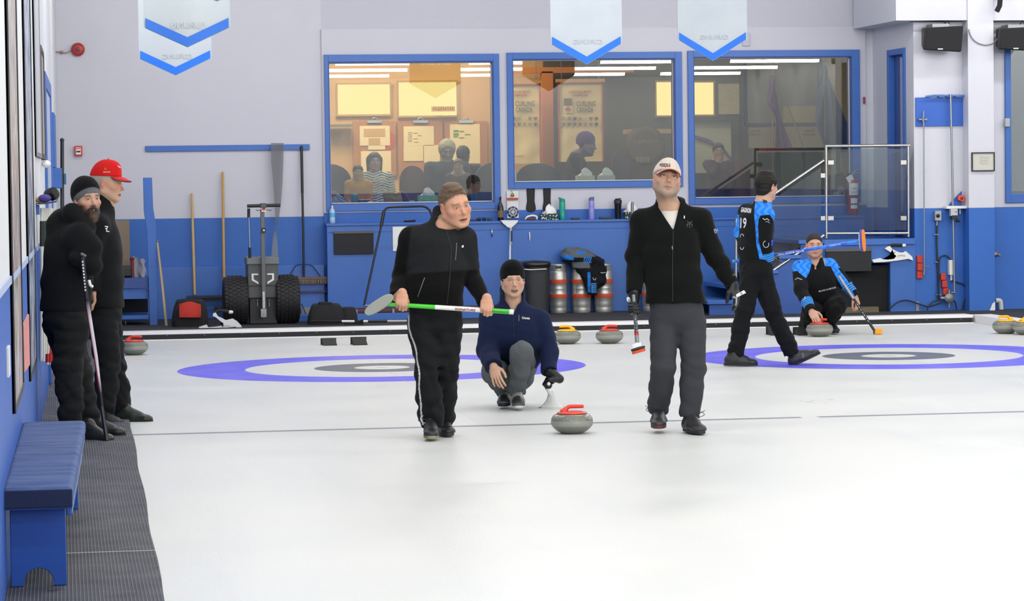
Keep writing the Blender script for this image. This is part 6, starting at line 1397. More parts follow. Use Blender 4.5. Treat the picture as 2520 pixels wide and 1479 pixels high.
 def wedge(s, apex, up, right, front, tan, depth_, k=.004):
  """cut a V-shaped opening: apex at the bottom, only in front of the body"""
  c=V3(apex);R=s.reg(c-.25, c+.25, 0);sl, X, Y, Z=R;x, y, z=X-c[0], Y-c[1], Z-c[2]
  u=x*up[0]+y*up[1]+z*up[2];r=x*right[0]+y*right[1]+z*right[2];f=x*front[0]+y*front[1]+z*front[2]
  v=np.maximum((np.abs(r)-tan*u)*.95, -(f+depth_));s.comb(sl, v.astype(np.float32), k, 's');return s
 def mesh(s):
  d=s.d;ins=d<0
  nx, ny, nz=d.shape
  cnt=np.zeros((nx-1, ny-1, nz-1), dtype=np.uint8)
  for a in(0, 1):
   for b in(0, 1):
    for c in(0, 1):cnt+=ins[a:nx-1+a, b:ny-1+b, c:nz-1+c]
  act=np.nonzero((cnt>0)&(cnt<8));I, J, K=act;n=len(I)
  cor=[(a, b, c)for a in(0, 1)for b in(0, 1)for c in(0, 1)]
  val={q:d[I+q[0], J+q[1], K+q[2]]for q in cor}
  acc=np.zeros((n, 3));num=np.zeros(n)
  for q in cor:
   for ax in range(3):
    if q[ax]:continue
    r=list(q);r[ax]=1;r=tuple(r);va, vb=val[q], val[r];m=(va<0)!=(vb<0)
    t=np.where(m, va/np.where(m, va-vb, 1), 0)
    p=np.tile(np.array(q, float), (n, 1));p[:, ax]=t
    acc[m]+=p[m];num[m]+=1
  acc/=num[:, None]
  verts=s.lo+s.h*(np.stack([I, J, K], 1)+acc)
  idx=np.full(cnt.shape, -1, dtype=np.int32);idx[act]=np.arange(n)
  quads=[]
  for ax in range(3):
   a=[slice(None)]*3;b=[slice(None)]*3;a[ax]=slice(0, -1);b[ax]=slice(1, None)
   A=ins[tuple(a)];B=ins[tuple(b)];m=A!=B
   o1, o2=[(1, 2), (2, 0), (0, 1)][ax]
   sl=[slice(None)]*3;sl[o1]=slice(1, -1);sl[o2]=slice(1, -1)
   e=np.nonzero(m[tuple(sl)]);e=[e[i]+(1 if i in(o1, o2)else 0)for i in range(3)]
   if len(e[0])==0:continue
   def cell(p, q):
    c=[e[0].copy(), e[1].copy(), e[2].copy()];c[o1]-=p;c[o2]-=q;return idx[c[0], c[1], c[2]]
   Q=np.stack([cell(1, 1), cell(0, 1), cell(0, 0), cell(1, 0)], 1)
   fl=~A[e[0], e[1], e[2]]
   Q[fl]=Q[fl][:, ::-1]
   quads.append(Q)
  F_=np.concatenate(quads);F_=F_[(F_>=0).all(1)]
  E=np.concatenate([F_[:, [0, 1]], F_[:, [1, 2]], F_[:, [2, 3]], F_[:, [3, 0]]])
  for _ in range(2):
   S=np.zeros_like(verts);N=np.zeros(len(verts))
   for q in range(3):S[:, q]=np.bincount(E[:, 0], verts[E[:, 1], q], len(verts))+np.bincount(E[:, 1], verts[E[:, 0], q], len(verts))
   N=np.bincount(E[:, 0], minlength=len(verts))+np.bincount(E[:, 1], minlength=len(verts))
   verts=verts*.5+.5*S/np.maximum(N, 1)[:, None]
  return verts, F_
def np_obj(name, verts, faces, material, parent, colors=None, keep_largest=False):
 if keep_largest and len(faces):
  lab=np.arange(len(verts))
  while True:
   m=lab[faces].min(1);new=lab.copy()
   for q in range(faces.shape[1]):np.minimum.at(new, faces[:, q], m)
   new=new[new]
   if(new==lab).all():break
   lab=new
  u, c=np.unique(lab, return_counts=True);keep=lab==u[np.argmax(c)]
  mp=-np.ones(len(verts), int);mp[keep]=np.arange(keep.sum())
  faces=mp[faces];faces=faces[(faces>=0).all(1)];verts=verts[keep]
  if colors is not None:colors=colors[keep]
 me=bpy.data.meshes.new(name)
 Mi=np.array(world(parent).inverted())if parent is not None else np.eye(4)
 W_=verts@Mi[:3, :3].T+Mi[:3, 3]
 me.vertices.add(len(W_));me.vertices.foreach_set('co', W_.astype(np.float32).ravel())
 k=faces.shape[1];me.loops.add(faces.size);me.loops.foreach_set('vertex_index', faces.astype(np.int32).ravel())
 me.polygons.add(len(faces));me.polygons.foreach_set('loop_start', (np.arange(len(faces))*k).astype(np.int32));me.polygons.foreach_set('loop_total', np.full(len(faces), k, np.int32))
 me.polygons.foreach_set('use_smooth', np.ones(len(faces), bool))
 me.update(calc_edges=True)
 if colors is not None:
  at=me.color_attributes.new('Col', 'FLOAT_COLOR', 'POINT');at.data.foreach_set('color', np.concatenate([colors, np.ones((len(colors), 1))], 1).astype(np.float32).ravel())
 me.materials.append(material)
 o=bpy.data.objects.new(name, me);COL.objects.link(o);setpar(o, parent)
 return o
def npproj(P):
 v=P-np.array(C0);D=v@np.array(FW);return CX+F*(v@np.array(RR))/D, CY-F*(v@np.array(UU))/D, D
nR, nU, nC=np.array(RR), np.array(UU), -np.array(FW)
def dv(r, u, c):return nrm(nR*r+nU*u+nC*c)
def SM(e0, e1, x):t=np.clip((x-e0)/(e1-e0), 0, 1);return t*t*(3-2*t)
def mixc(c, col, w):return c*(1-w[:, None])+np.array(col)*w[:, None]
skin_m=mat_vcol('skin', rough=.55, spec=.35, fab=260, bstr=.08, sss=.08)
cloth_vm=mat_vcol('woven_cloth', rough=.85, spec=.15, fab=500, bstr=.4, sheen=.03)
fleece_m=mat_vcol('fleece', rough=.95, spec=.08, fab=260, bstr=.6, sheen=.04)
knit_m=mat_vcol('knit', rough=.95, spec=.05, fab=220, bstr=.9, sheen=.05)
leather_m=mat_vcol('shoe_leather', rough=.42, spec=.45, fab=160, bstr=.25)
hair_m=mat_vcol('hair_strands', rough=.6, spec=.3, fab=520, bstr=.35)
eye_m=mat_vcol('eye_surface', rough=.12, spec=.5, fab=10, bstr=0)
class Head:
 def __init__(s, c, f, u, sc=1.0, skin='#c99a80', jaw=1.0, nose=1.0):
  s.c=np.array(c, float);s.f=nrm(f);u=np.array(u, float);u=u-s.f*(u@s.f);s.u=nrm(u);s.r=np.cross(s.f, s.u);s.sc=sc;s.skin=skin;s.jaw=jaw;s.nose=nose
 def P(s, x, y, z):return s.c+s.sc*(s.r*x+s.f*y+s.u*z)
 @property
 def ax(s):return(s.r, s.f, s.u)
 def loc(s, P):q=(P-s.c)/s.sc;return q@s.r, q@s.f, q@s.u
 def build(s, S, mouth_open=0.0):
  k=s.sc;A=s.ax
  S.ell(s.P(0, -.018, .032), (.076*k, .096*k, .087*k), A, .01)
  S.ell(s.P(0, .020, -.020), (.066*k, .070*k, .080*k), A, .03*k)
  S.ell(s.P(0, .026, -.056), (.056*k*s.jaw, .054*k, .056*k), A, .03*k)
  for sx in(-1, 1):
   S.cone(s.P(sx*.060*s.jaw, -.008, -.052), s.P(sx*.020, .068, -.098), .018*k, .016*k, .028*k)
   S.ell(s.P(sx*.044, .058, -.026), (.022*k, .020*k, .018*k), A, .022*k)
  S.ell(s.P(0, .070, -.100), (.022*k, .018*k, .016*k), A, .02*k)
  S.cone(s.P(-.034, .076, .022), s.P(.034, .076, .022), .011*k, .011*k, .018*k)
  S.cone(s.P(0, .082, .018), s.P(0, .082, .018), .013*k, .013*k, .015*k)
  for sx in(-1, 1):
   S.ell(s.P(sx*.031, .096, .002), (.018*k, .016*k, .011*k), A, .012*k, 's')
   S.ell(s.P(sx*.031, .0745, .0015), (.016*k, .013*k, .011*k), A, .006*k)
  n=s.nose
  S.cone(s.P(0, .082, .008), s.P(0, .082+.024*n, -.030), .0075*k, .0095*k, .010*k)
  S.ell(s.P(0, .082+.024*n, -.033), (.0105*k, .010*k, .0095*k), A, .006*k)
  for sx in(-1, 1):S.ell(s.P(sx*.0125, .090, -.037), (.0075*k, .010*k, .0075*k), A, .006*k)
  for sx in(-1, 1):S.ell(s.P(sx*.0065, .094, -.0455), (.004*k, .005*k, .004*k), A, .002*k, 's')
  mo=.006*mouth_open
  S.cone(s.P(-.0255, .079, -.0665), s.P(0, .093, -.0635+mo*.3), .0045*k, .006*k, .006*k);S.cone(s.P(.0255, .079, -.0665), s.P(0, .093, -.0635+mo*.3), .0045*k, .006*k, .006*k)
  S.cone(s.P(-.016, .082, -.073-mo), s.P(0, .090, -.0755-mo), .0045*k, .0065*k, .006*k);S.cone(s.P(.016, .082, -.073-mo), s.P(0, .090, -.0755-mo), .0045*k, .0065*k, .006*k)
  S.cone(s.P(-.022, .091, -.0695-mo*.4), s.P(.022, .091, -.0695-mo*.4), .0022*k+mo*.6, .0022*k+mo*.6, .003*k, 's')
  S.cone(s.P(-.012, .090, -.086-mo), s.P(.012, .090, -.086-mo), .005*k, .005*k, .008*k, 's')
  for sx in(-1, 1):
   S.ell(s.P(sx*.079, -.006, -.004), (.008*k, .019*k, .032*k), (nrm(s.r+s.f*sx*-.35), nrm(s.f+s.r*sx*.35), s.u), .008*k)
   S.ell(s.P(sx*.086, .001, .002), (.006*k, .010*k, .017*k), A, .006*k, 's')
   S.ell(s.P(sx*.074, -.002, -.030), (.007*k, .009*k, .010*k), A, .006*k)
  return S
 def color(s, P, base, stubble=0.0, stub_col='#8a7a6c', beard=0.0, beard_col='#3a2c24', brow='#6a4c38', lips='#b5695c', mouth_open=0.0, ruddy=.35, teeth=False, scalp=None, hl=.075, hs=.7):
  x, y, z=s.loc(P);c=np.tile(np.array(lin(base)), (len(P), 1));near=SM(.19, .14, np.sqrt(x*x+y*y+z*z))
  red=np.array(lin('#c46a58'))
  ck=np.exp(-((np.abs(x)-.045)**2/.018**2+(z+.030)**2/.02**2))+np.exp(-(x**2/.012**2+(z+.032)**2/.012**2))*(y>.08)+.8*np.exp(-((np.abs(x)-.08)**2/.01**2+(z+.0)**2/.03**2))
  c=mixc(c, red, np.clip(ck*ruddy, 0, .6)*near)
  if stubble or beard:
   m=SM(-.028, -.052, z-.25*np.maximum(0, np.abs(x)-.04))*SM(.13, .10, np.sqrt(x*x+(y-.02)**2))*SM(-.155, -.125, z)
   m=m*SM(-.03, .0, y+.012)
   mouth=np.exp(-((x/.020)**2+((z+.070)/.010)**2)*1.2);m=m*(1-np.clip(mouth, 0, 1))
   ck2=np.exp(-(((np.abs(x)-.036)/.016)**2+((z+.045)/.014)**2));m=m*(1-.8*ck2)
   m=np.clip(m, 0, 1)*near
   c=mixc(c, lin(stub_col if not beard else beard_col), m*max(stubble, beard))
  if scalp:
   w=SM(-.006, .010, z-hl-hs*(y-.085)+.004*np.sin(x*260)*np.sin(y*210))*SM(-.075, -.045, z)*near*1.0;w=np.maximum(w, SM(-.02, -.05, y)*SM(-.085, -.055, z)*SM(.2, .16, np.abs(z)))
   ear=SM(.019, .030, np.sqrt((y-.0)**2+(z+.008)**2*.6))*1.0;w=w*np.where(np.abs(x)>.062, ear, 1);c=mixc(c, lin(scalp), w*.88)
  lp=np.exp(-((x/.0235)**4+((z+.070+mouth_open*.003)/.0085)**2))*(y>.07);c=mixc(c, lin(lips), np.clip(lp, 0, 1)*.75*near)
  ml=np.exp(-((x/.024)**6+((z+.0695+mouth_open*.0025)/(.0022+.0045*mouth_open))**2))*(y>.068);c=mixc(c, lin('#4a2420'), np.clip(ml*1.2, 0, .9)*near)
  if teeth:
   tt=np.exp(-((x/.014)**6+((z+.0675)/.003)**2))*(y>.068);c=mixc(c, lin('#d8cfc4'), np.clip(tt, 0, .85)*near)
  bw=np.exp(-(((np.abs(x)-.031)/.017)**4+((z-.0235+.12*(np.abs(x)-.02))/.0055)**2))*(y>.05);c=mixc(c, lin(brow), np.clip(bw*1.3, 0, 1)*.85*near)
  el=np.exp(-(((np.abs(x)-.031)/.0155)**4+((z-.007)/.0035)**2))*(y>.06);c=mixc(c, lin('#5c3b30'), np.clip(el, 0, 1)*.6*near)
  return c
 def eyes(s, root, iris='#4a5a5c', squint=1.0, gaze=(0, 0)):
  for sx in(-1, 1):
   m=MB();n, q=20, 12;c=s.P(sx*.031, .0795, .0015);vs=[];cl=[]
   rx, ry, rz=.0135*s.sc, .0112*s.sc, .0062*s.sc*squint
   for j in range(q+1):
    t=PI*j/q
    for i in range(n):
     a=2*PI*i/n;lx, ly, lz=math.sin(t)*math.cos(a), math.cos(t), math.sin(t)*math.sin(a)
     vs.append(c+s.r*lx*rx+s.f*ly*ry+s.u*lz*rz)
     dx, dz=lx*rx-gaze[0], lz*rz-gaze[1];rr=math.hypot(dx, dz)/s.sc
     col=lin('#b0a59b')
     if rr<.0052:col=lin(iris)
     if rr<.0024:col=(.01, .01, .01)
     if lz>.62:col=lin('#33231e')
     cl.append(col)
   fs=np.array([(j*n+i, j*n+(i+1)%n, (j+1)*n+(i+1)%n, (j+1)*n+i)for j in range(q)for i in range(n)])
   np_obj('eye', np.array(vs), fs, eye_m, root, np.array(cl))
def hand(S, W, d, n, s_, curls, thumb=None, sc=1.0, fat=0.0, spread=.0, k=.004):
 """W wrist, d finger direction, n palm-facing direction, s_ thumb side; curls: 4 x (a,b,c) degrees"""
 W=np.array(W, float);d=nrm(d);n=np.array(n, float);n=nrm(n-d*(n@d));sd=np.cross(d, n);sd=sd if sd@np.array(s_)>0 else-sd
 S.econe(W, W+d*.028*sc, .029*sc+fat, .019*sc+fat, .036*sc+fat, .018*sc+fat, sd, .012)
 S.econe(W+d*.030*sc, W+d*.074*sc, .039*sc+fat, .0155*sc+fat, .041*sc+fat, .0135*sc+fat, sd, .012)
 bx=[(.030, .086), (.0102, .090), (-.0100, .087), (-.029, .079)];ln=[(.042, .025, .021), (.046, .029, .022), (.042, .027, .022), (.033, .020, .019)];rd=[.0092, .0095, .0088, .0078]
 tips=[]
 for i in range(4):
  p=W+(d*bx[i][1]+sd*bx[i][0])*sc;th=0;r=rd[i]*sc+fat*.8
  sp_=spread*(1.5-i)
  p0=W+(d*.055+sd*bx[i][0]*.8)*sc;S.cone(p0, p, r*1.15, r*1.05, .006)
  for j in range(3):
   th+=math.radians(curls[i][j]);dd=nrm(d*math.cos(th)+n*math.sin(th)+sd*sp_*math.cos(th));q=p+dd*ln[i][j]*sc
   S.cone(p, q, r*(1-.06*j), r*(1-.06*(j+1)), k if j else .005);p=q
  tips.append(p)
 t=thumb or((.62, .25, .70), (.85, .35, .30), (.9, .35, -.1))
 p=W+(d*.020+sd*.022+n*.006)*sc;Ls=(.044, .033, .026);rs=(.0145, .0115, .0102, .0088)
 for j in range(3):
  dd=nrm(d*t[j][0]+n*t[j][1]+sd*t[j][2]);q=p+dd*Ls[j]*sc;S.cone(p, q, rs[j]*sc+fat*.8, rs[j+1]*sc+fat*.8, .008 if j==0 else .004);p=q
 tips.append(p);return tips
def grip(S, centre, shaft, palm_n, fdir, sc=1.0, fat=0.0, r=.013, thumb_along=False, thumb=None, cur=(62, 78, 48)):
 """hand closed round a shaft through centre. palm_n: direction from palm to shaft. fdir: finger direction at the knuckles. returns wrist"""
 shaft=nrm(shaft);n=np.array(palm_n, float);n=nrm(n-shaft*(n@shaft));d=np.cross(shaft, n);d=d if d@np.array(fdir)>0 else-d
 W=np.array(centre)-n*(r+.016*sc+fat)-d*.080*sc
 cs=[cur]*4
 th=thumb or((.70, .55, .35), (.75, .65, .05), (.5, .8, -.1))
 hand(S, W, d, n, shaft, cs, th, sc, fat);return W, d
def dist_seg(P, a, b):
 a=np.array(a);b=np.array(b);ab=b-a;t=np.clip(((P-a)@ab)/(ab@ab), 0, 1);return np.linalg.norm(P-(a+t[:, None]*ab), axis=1)
def shoe(root, ankle, toe, up, sc=1.0, col='#1c1c1e', sole='#19191a', h=.004, length=.285, laces=None, strap=None, name='shoe', toecol=None):
 """ankle: centre of the ankle ~.09 above the sole"""
 A=np.array(ankle, float);u=nrm(up);t=np.array(toe, float);t=nrm(t-u*(t@u));sd=np.cross(t, u)
 G=A-u*.088*sc;L=length*sc
 def Q(x, y, z):return G+t*x*sc+sd*y*sc+u*z*sc
 pts=[Q(-.09, 0, 0), Q(.22, 0, .14)]
 lo=np.min([Q(-.12, -.08, -.02), Q(.24, .08, .16), Q(-.12, .08, .16), Q(.24, -.08, -.02), Q(-.12, -.08, .16), Q(.24, .08, -.02), Q(.24, -.08, .16), Q(-.12, .08, -.02)], 0)-.02;hi=np.max([Q(-.12, -.08, -.02), Q(.24, .08, .16), Q(-.12, .08, .16), Q(.24, -.08, -.02), Q(-.12, -.08, .16), Q(.24, .08, -.02), Q(.24, -.08, .16), Q(-.12, .08, -.02)], 0)+.02
 S=SDF(lo, hi, h);s=sc
 S.econe(Q(-.045, 0, .04), Q(.05, 0, .04), .038*s, .042*s, .040*s, .045*s, sd, .02)
 S.econe(Q(.04, 0, .038), Q(.145, .0, .026), .042*s, .042*s, .047*s, .030*s, sd, .03)
 S.ell(Q(.155, 0, .028), (.046*s, .044*s, .028*s), (t, sd, u), .02)
 S.econe(Q(-.02, 0, .05), Q(-.008, 0, .118), .038*s, .046*s, .036*s, .042*s, sd, .03)
 S.cone(Q(.02, 0, .085), Q(.10, 0, .055), .030*s, .026*s, .03)
 S.plane(Q(0, 0, .016), -u, .004)
 v, f=S.mesh();base=np.array(lin(col));C=np.tile(base, (len(v), 1))
 x=(v-G)@t/s;z=(v-G)@u/s
 if toecol:C=mixc(C, lin(toecol), SM(.075, .085, x-.4*(z-.03)))
 C=mixc(C, base*1.6+.01, (np.abs(z-.03-.00)<.002).astype(float)*.4)
 so=np_obj(name, v, f, leather_m, root, C)
 m=MB();out=[]
 n=36
 for i in range(n):
  a=2*PI*i/n;ca, sa=math.cos(a), math.sin(a);xx=.056+.147*ca*(1 if ca>0 else .98);wv=.050-.009*max(0, -ca)-.006*math.exp(-((xx-.02)/.04)**2);yy=wv*math.copysign(abs(sa)**.75, sa);out.append(Vector(Q(xx, yy, 0)))
 m.prism(out, Vector(u*.021*sc));sl=m.build('sole', mat('sole_'+sole.strip('#'), sole, .7), so, bevel=.004, fixn=True)
 if strap:
  m=MB();m.tube([Vector(Q(.045, -.047, .03)), Vector(Q(.05, -.035, .066)), Vector(Q(.055, 0, .080)), Vector(Q(.05, .035, .066)), Vector(Q(.045, .047, .03))], .022*sc, 8, flat=.35)
  m.build('strap', mat('strap_'+strap.strip('#'), strap, .5), so)
 if laces:
  m=MB()
  for k in range(4):x0=.06+.022*k;m.tube([Vector(Q(x0, -.022, .083-.010*k)), Vector(Q(x0+.008, 0, .088-.011*k)), Vector(Q(x0, .022, .083-.010*k))], .0022, 6)
  for sgn in laces:
   b=Q(.045, .012*sgn, .10);m.tube(fillet([Vector(b), Vector(b+(sd*sgn*.05+u*.03)), Vector(b+(sd*sgn*.075+u*.006)), Vector(b+(sd*sgn*.04-u*.008)), Vector(b)], .02), .0020, 6)
   m.tube([Vector(b), Vector(b+(sd*sgn*.045+u*.02)), Vector(b+(sd*sgn*.075+u*.035))], .0020, 6)
  m.build('laces', mat('lace_black', '#222224', .7), so)
 return so
def cap_hat(root, H, col, brimcol, under, tilt=0.0, bh=.03, h=.004, tall=0.0, curve=5.5):
 """crown + curved visor, in head frame H"""
 k=H.sc;ct, st=math.cos(tilt), math.sin(tilt)
 f=H.f*ct+H.u*st;u=H.u*ct-H.f*st;K=Head(H.c, f, u, k)
 lo=K.c-.2;hi=K.c+.2;S=SDF(lo, hi, h)
 S.ell(K.P(0, -.014, .034), (.086*k, .106*k, (.098+tall)*k), K.ax, .01);S.econe(K.P(0, .01, .05), K.P(0, .030, .085+tall*.8), .066*k, .055*k, .05*k, .045*k, K.r, .03)
 S.plane(K.P(0, 0, bh), -K.u+.12*K.f, .004)
 v, f_=S.mesh();x, y, z=K.loc(v);C=np.tile(np.array(lin(col)), (len(v), 1))
 seam=np.exp(-(x/.0015)**2)+np.exp(-((np.abs(x)-.045)/.0015)**2)*(z>.05);C=mixc(C, np.array(lin(col))*.7, np.clip(seam, 0, 1)*.5)
 cr=np_obj('crown', v, f_, cloth_vm, root, C)
 b=MB();b.sphere(Vector(K.P(0, -.014, .132+tall)), .007*k, 10, 6);b.build('top_button', mat('cap_'+col.strip('#'), col, .8), root)
 def vis(off):
  def g(uu, vv):
   a=(uu-.5)*2;xx=a*.072;y0=.050+.040*math.sqrt(max(0, 1-a*a));y1=y0+.068*math.sqrt(max(0, 1-.92*a*a));yy=y0-.012+(y1-y0+.012)*vv
   zz=bh+.010-curve*xx*xx-.010*vv*vv*1.2-.12*(yy-.08)+off;return Vector(K.P(xx, yy, zz))
  return g
 m=MB();m.grid(vis(.0025), 28, 10, True);m.build('visor', mat('cap_'+brimcol.strip('#'), brimcol, .8), root)
 m=MB();m.grid(vis(-.0025), 28, 10, True);m.build('visor_underside', mat('cap_'+under.strip('#'), under, .8), root)
 m=MB();g=vis(0);pts=[g(i/30, 1)for i in range(31)];m.tube([g(0, .1)]+pts+[g(1, .1)], .0035*k, 8);m.build('visor_edge', mat('cap_'+under.strip('#'), under, .8), root)
 return K, cr
def beanie(root, H, col, cuff, z0=.028, cuffh=.04, h=.0045, name='beanie', back=-.03):
 k=H.sc;S=SDF(H.c-.2, H.c+.2, h)
 S.ell(H.P(0, -.022, .042), (.086*k, .106*k, .104*k), H.ax, .01);S.wrinkle(.003, 60, 3)
 S.econe(H.P(0, -.02, .03), H.P(0, -.018, .06), .088*k, .106*k, .086*k, .104*k, H.r, .012)
 nn=-H.u*1.0-H.f*.35;S.plane(H.P(0, .09, z0), -H.u-H.f*(back/.18), .006)
 v, f_=S.mesh();x, y, z=H.loc(v)
 hh=z-z0+(.09-y)*(-back/.18)
 C=np.tile(np.array(lin(col)), (len(v), 1));C=mixc(C, lin(cuff), SM(cuffh+.002, cuffh-.002, hh));rib=(np.sin(np.arctan2(x, y)*60)>.3)*.25;C=C*(1-rib[:, None])
 return np_obj(name, v, f_, knit_m, root, C)
def hair_shell(root, H, col, hair_front=.062, off=.007, slope=.66, h=.004, extra=None, wr=.004, name='hair', sidecol=None, low=-.06, ears=True):
 k=H.sc;S=SDF(H.c-.2, H.c+.2, h)
 S.ell(H.P(0, -.018, .032), ((.076+off)*k, (.096+off)*k, (.087+off)*k), H.ax, .01)
 S.ell(H.P(0, .005, .03), ((.070+off)*k, (.078+off)*k, (.070+off)*k), H.ax, .02)
 if extra:extra(S)
 S.wrinkle(wr, 110, 5)
 S.plane(H.P(0, .085, hair_front), -(H.u*1.0-H.f*slope), .004)
 S.plane(H.P(0, 0, low), -H.u, .01)
 for sx in(-1, 1)if ears else():
  S.ell(H.P(sx*.085, .0, -.008), (.022*k, .024*k, .036*k), H.ax, .004, 's')
 v, f_=S.mesh();x, y, z=H.loc(v);C=np.tile(np.array(lin(col)), (len(v), 1));C=mixc(C, lin(sidecol or col), SM(.06, .0, z)*.7)
 an=np.arctan2(x, y+.02);st=.5+.25*np.sin(an*90+z*240+np.sin(z*90+an*7)*2)+.25*np.sin(x*700+y*330+z*170);C=C*(.72+.5*st[:, None])
 return np_obj(name, v, f_, hair_m, root, C, keep_largest=True)
def bvh_of(o):
 dg=bpy.context.evaluated_depsgraph_get();me=o.data;Mw=world(o)
 vs=[Mw@v.co for v in me.vertices];return BVHTree.FromPolygons(vs, [tuple(p.vertices)for p in me.polygons])
def decal_text(o, txt, px, py, D, wpx, hpx, material, root, rot=0, name='lettering', shear=0, bold=.02, nrm_=None, off=.003, up=None, right=None, spacing=1.0):
 """lettering on a garment: cast onto the garment surface from in front"""
 b=bvh_of(o);c=atD(px, py, D);k=D/F
 X=Vector(nR)*math.cos(rot)+Vector(nU)*math.sin(rot);Yv=Vector(nU)*math.cos(rot)-Vector(nR)*math.sin(rot)
 m=MB();put_text(m, txt, c, X, Yv, hpx*k, wpx*k, bold, shear, b, off, spacing);return m.build(name, material, root)
def decal_line(o, pts, D, r, material, root, name, off=.002, closed=False):
 """thin raised stitching / zip / stripe following the garment along screen points"""
 b=bvh_of(o);out=[]
 P=[Vector(p)for p in pts]
 for i in range(len(P)-1):
  n=max(2, int((P[i+1]-P[i]).length/4)+1)
  for j in range(n):out.append(P[i].lerp(P[i+1], j/n))
 out.append(P[-1]);res=[]
 for q in out:
  o_=C0;d=ray(q.x, q.y).normalized();hit=b.ray_cast(o_, d, 60)
  if hit[0]is not None:res.append(hit[0]-d*off)
 if len(res)<2:return None
 m=MB();m.tube(res, r, 6);return m.build(name, material, root)
def poly_decal(o, polys, material, root, name, off=.004):
 b=bvh_of(o);m=MB()
 for poly in polys:
  res=[]
  for q in poly:
   d=ray(q[0], q[1]).normalized();hit=b.ray_cast(C0, d, 60)
   if hit[0]is not None:res.append(hit[0]-d*off)
  if len(res)>=3:m.add(res, [tuple(range(len(res)))])
 return m.build(name, material, root)if m.v else None
import time
_t0=time.time()
def bounds(pts, m):P=np.array([np.array(p, float)for p in pts]);return P.min(0)-m, P.max(0)+m
def mkJ(D0):return lambda px, py, dd=0.0:np.array(atD(px, py, D0+dd))
def body_core(root, H, j, side, hands, base_col, h=.004, colkw=None, mouth=0.0, neck_r=.063, arm=(.050, .040, .034, .027), thin=.82, name='body', legs=True):
 pts=[H.c+nU*.14, H.c-nU*.14]+[j[k]for k in j]
 lo, hi=bounds(pts, .17);S=SDF(lo, hi, h);H.build(S, mouth)
 nb=H.P(0, -.025, -.075);S.cone(nb, j['neck'], neck_r*H.sc, neck_r*1.08*H.sc, .022);S.cone(H.P(0, .045, -.105), (np.array(j['neck'])+H.f*.03), .018, .04, .03)
 c, w, p=j['chest'], j['waist'], j['pelvis']
 S.econe(j['neck'], c, .07, .06, .15*thin, .105*thin, side, .04);S.econe(c, w, .15*thin, .105*thin, .135*thin, .10*thin, side, .04);S.econe(w, p, .135*thin, .10*thin, .15*thin, .11*thin, side, .04)
 for q in 'LR':
  S.cone(j['neck'], j['sh'+q], .045, .045, .03);S.cone(j['sh'+q], j['el'+q], arm[0], arm[1], .02);S.cone(j['el'+q], j['wr'+q], arm[2]+.004, arm[3], .012)
  if legs:S.cone(j['hip'+q], j['kn'+q], .072*thin+.0, .05*thin, .03);S.cone(j['kn'+q], j['an'+q], .050*thin, .034, .02)
 for fn in hands:fn(S)
 v, f=S.mesh();C=H.color(v, base_col, mouth_open=mouth, **(colkw or{}))
 return np_obj(name, v, f, skin_m, root, C, keep_largest=True)
def sleeve(S, a, b, c, r0, r1, r2, cut=True, k=.03, cl=.0):
 a, b, c=map(np.array, (a, b, c));Q=S.sub([a, b, c], .16);Q.cone(a, b, r0, r1, k);Q.cone(b, c, r1*.98, r2, .015)
 d=nrm(c-b);Q.plane(c, d, .004, ball=(c+d*.075, .082));S.join(Q, k)
def torso(S, st, side, k=.05):
 for(a, b)in zip(st[:-1], st[1:]):S.econe(a[0], b[0], a[1], a[2], b[1], b[2], side, k)
def trousers(root, j, side, r, col, seed=0, h=.006, cutan=True, ext=.025, colorfn=None, rp=(.17, .125), wr=.006, zk=None, belt=None, name='trousers', mate=None, fold=.9):
 """r: (thigh, knee, calf, cuff) radii"""
 pts=[j['pelvis'], j['hipL'], j['hipR'], j['knL'], j['knR'], j['anL'], j['anR']];lo, hi=bounds(pts, .22);S=SDF(lo, hi, h)
 S.econe(j['pelvis']+nrm(j['waist']-j['pelvis'])*.09, j['pelvis']-nrm(j['waist']-j['pelvis'])*.03, rp[0]*.95, rp[1]*.95, rp[0], rp[1], side, .05)
 z=[]
 for q in 'LR':
  hp, kn, an=j['hip'+q], j['kn'+q], j['an'+q];G=S;S=G.sub([hp, kn, an], .19);S.cone(hp, kn, r[0], r[1], .05);mid=kn*.55+an*.45;S.cone(kn, mid, r[1]*1.0, r[2], .02);S.cone(mid, an, r[2], r[3], .02)
  z+=[(kn, .12, fold), (an, .13, fold*1.3), (hp, .12, fold*.5)]
  d=nrm(an-kn);S.cone(mid, an+d*ext, r[2], r[3], .02);S.plane(an+d*ext, d, .004, ball=(an+d*(ext+.095), .11));G.join(S, .03);S=G
 if belt is not None:S.plane(belt[0], belt[1], .004)
 S.wrinkle(wr, 30, seed, z, crease=.8)
 v, f=S.mesh();C=np.tile(np.array(lin(col)), (len(v), 1))
 if colorfn:C=colorfn(v, C)
 return np_obj(name, v, f, mate or cloth_vm, root, C, keep_largest=True)
def collar(S, base, top, r0, r1, th=.012, side=None, front=None, opened=0.0):
 S.cone(base, top, r0+th, r1+th, .03);
def person(label, loc, group=None):return thing('person', label, 'person', loc, 0, group)
def grow(P, f, amt):return P
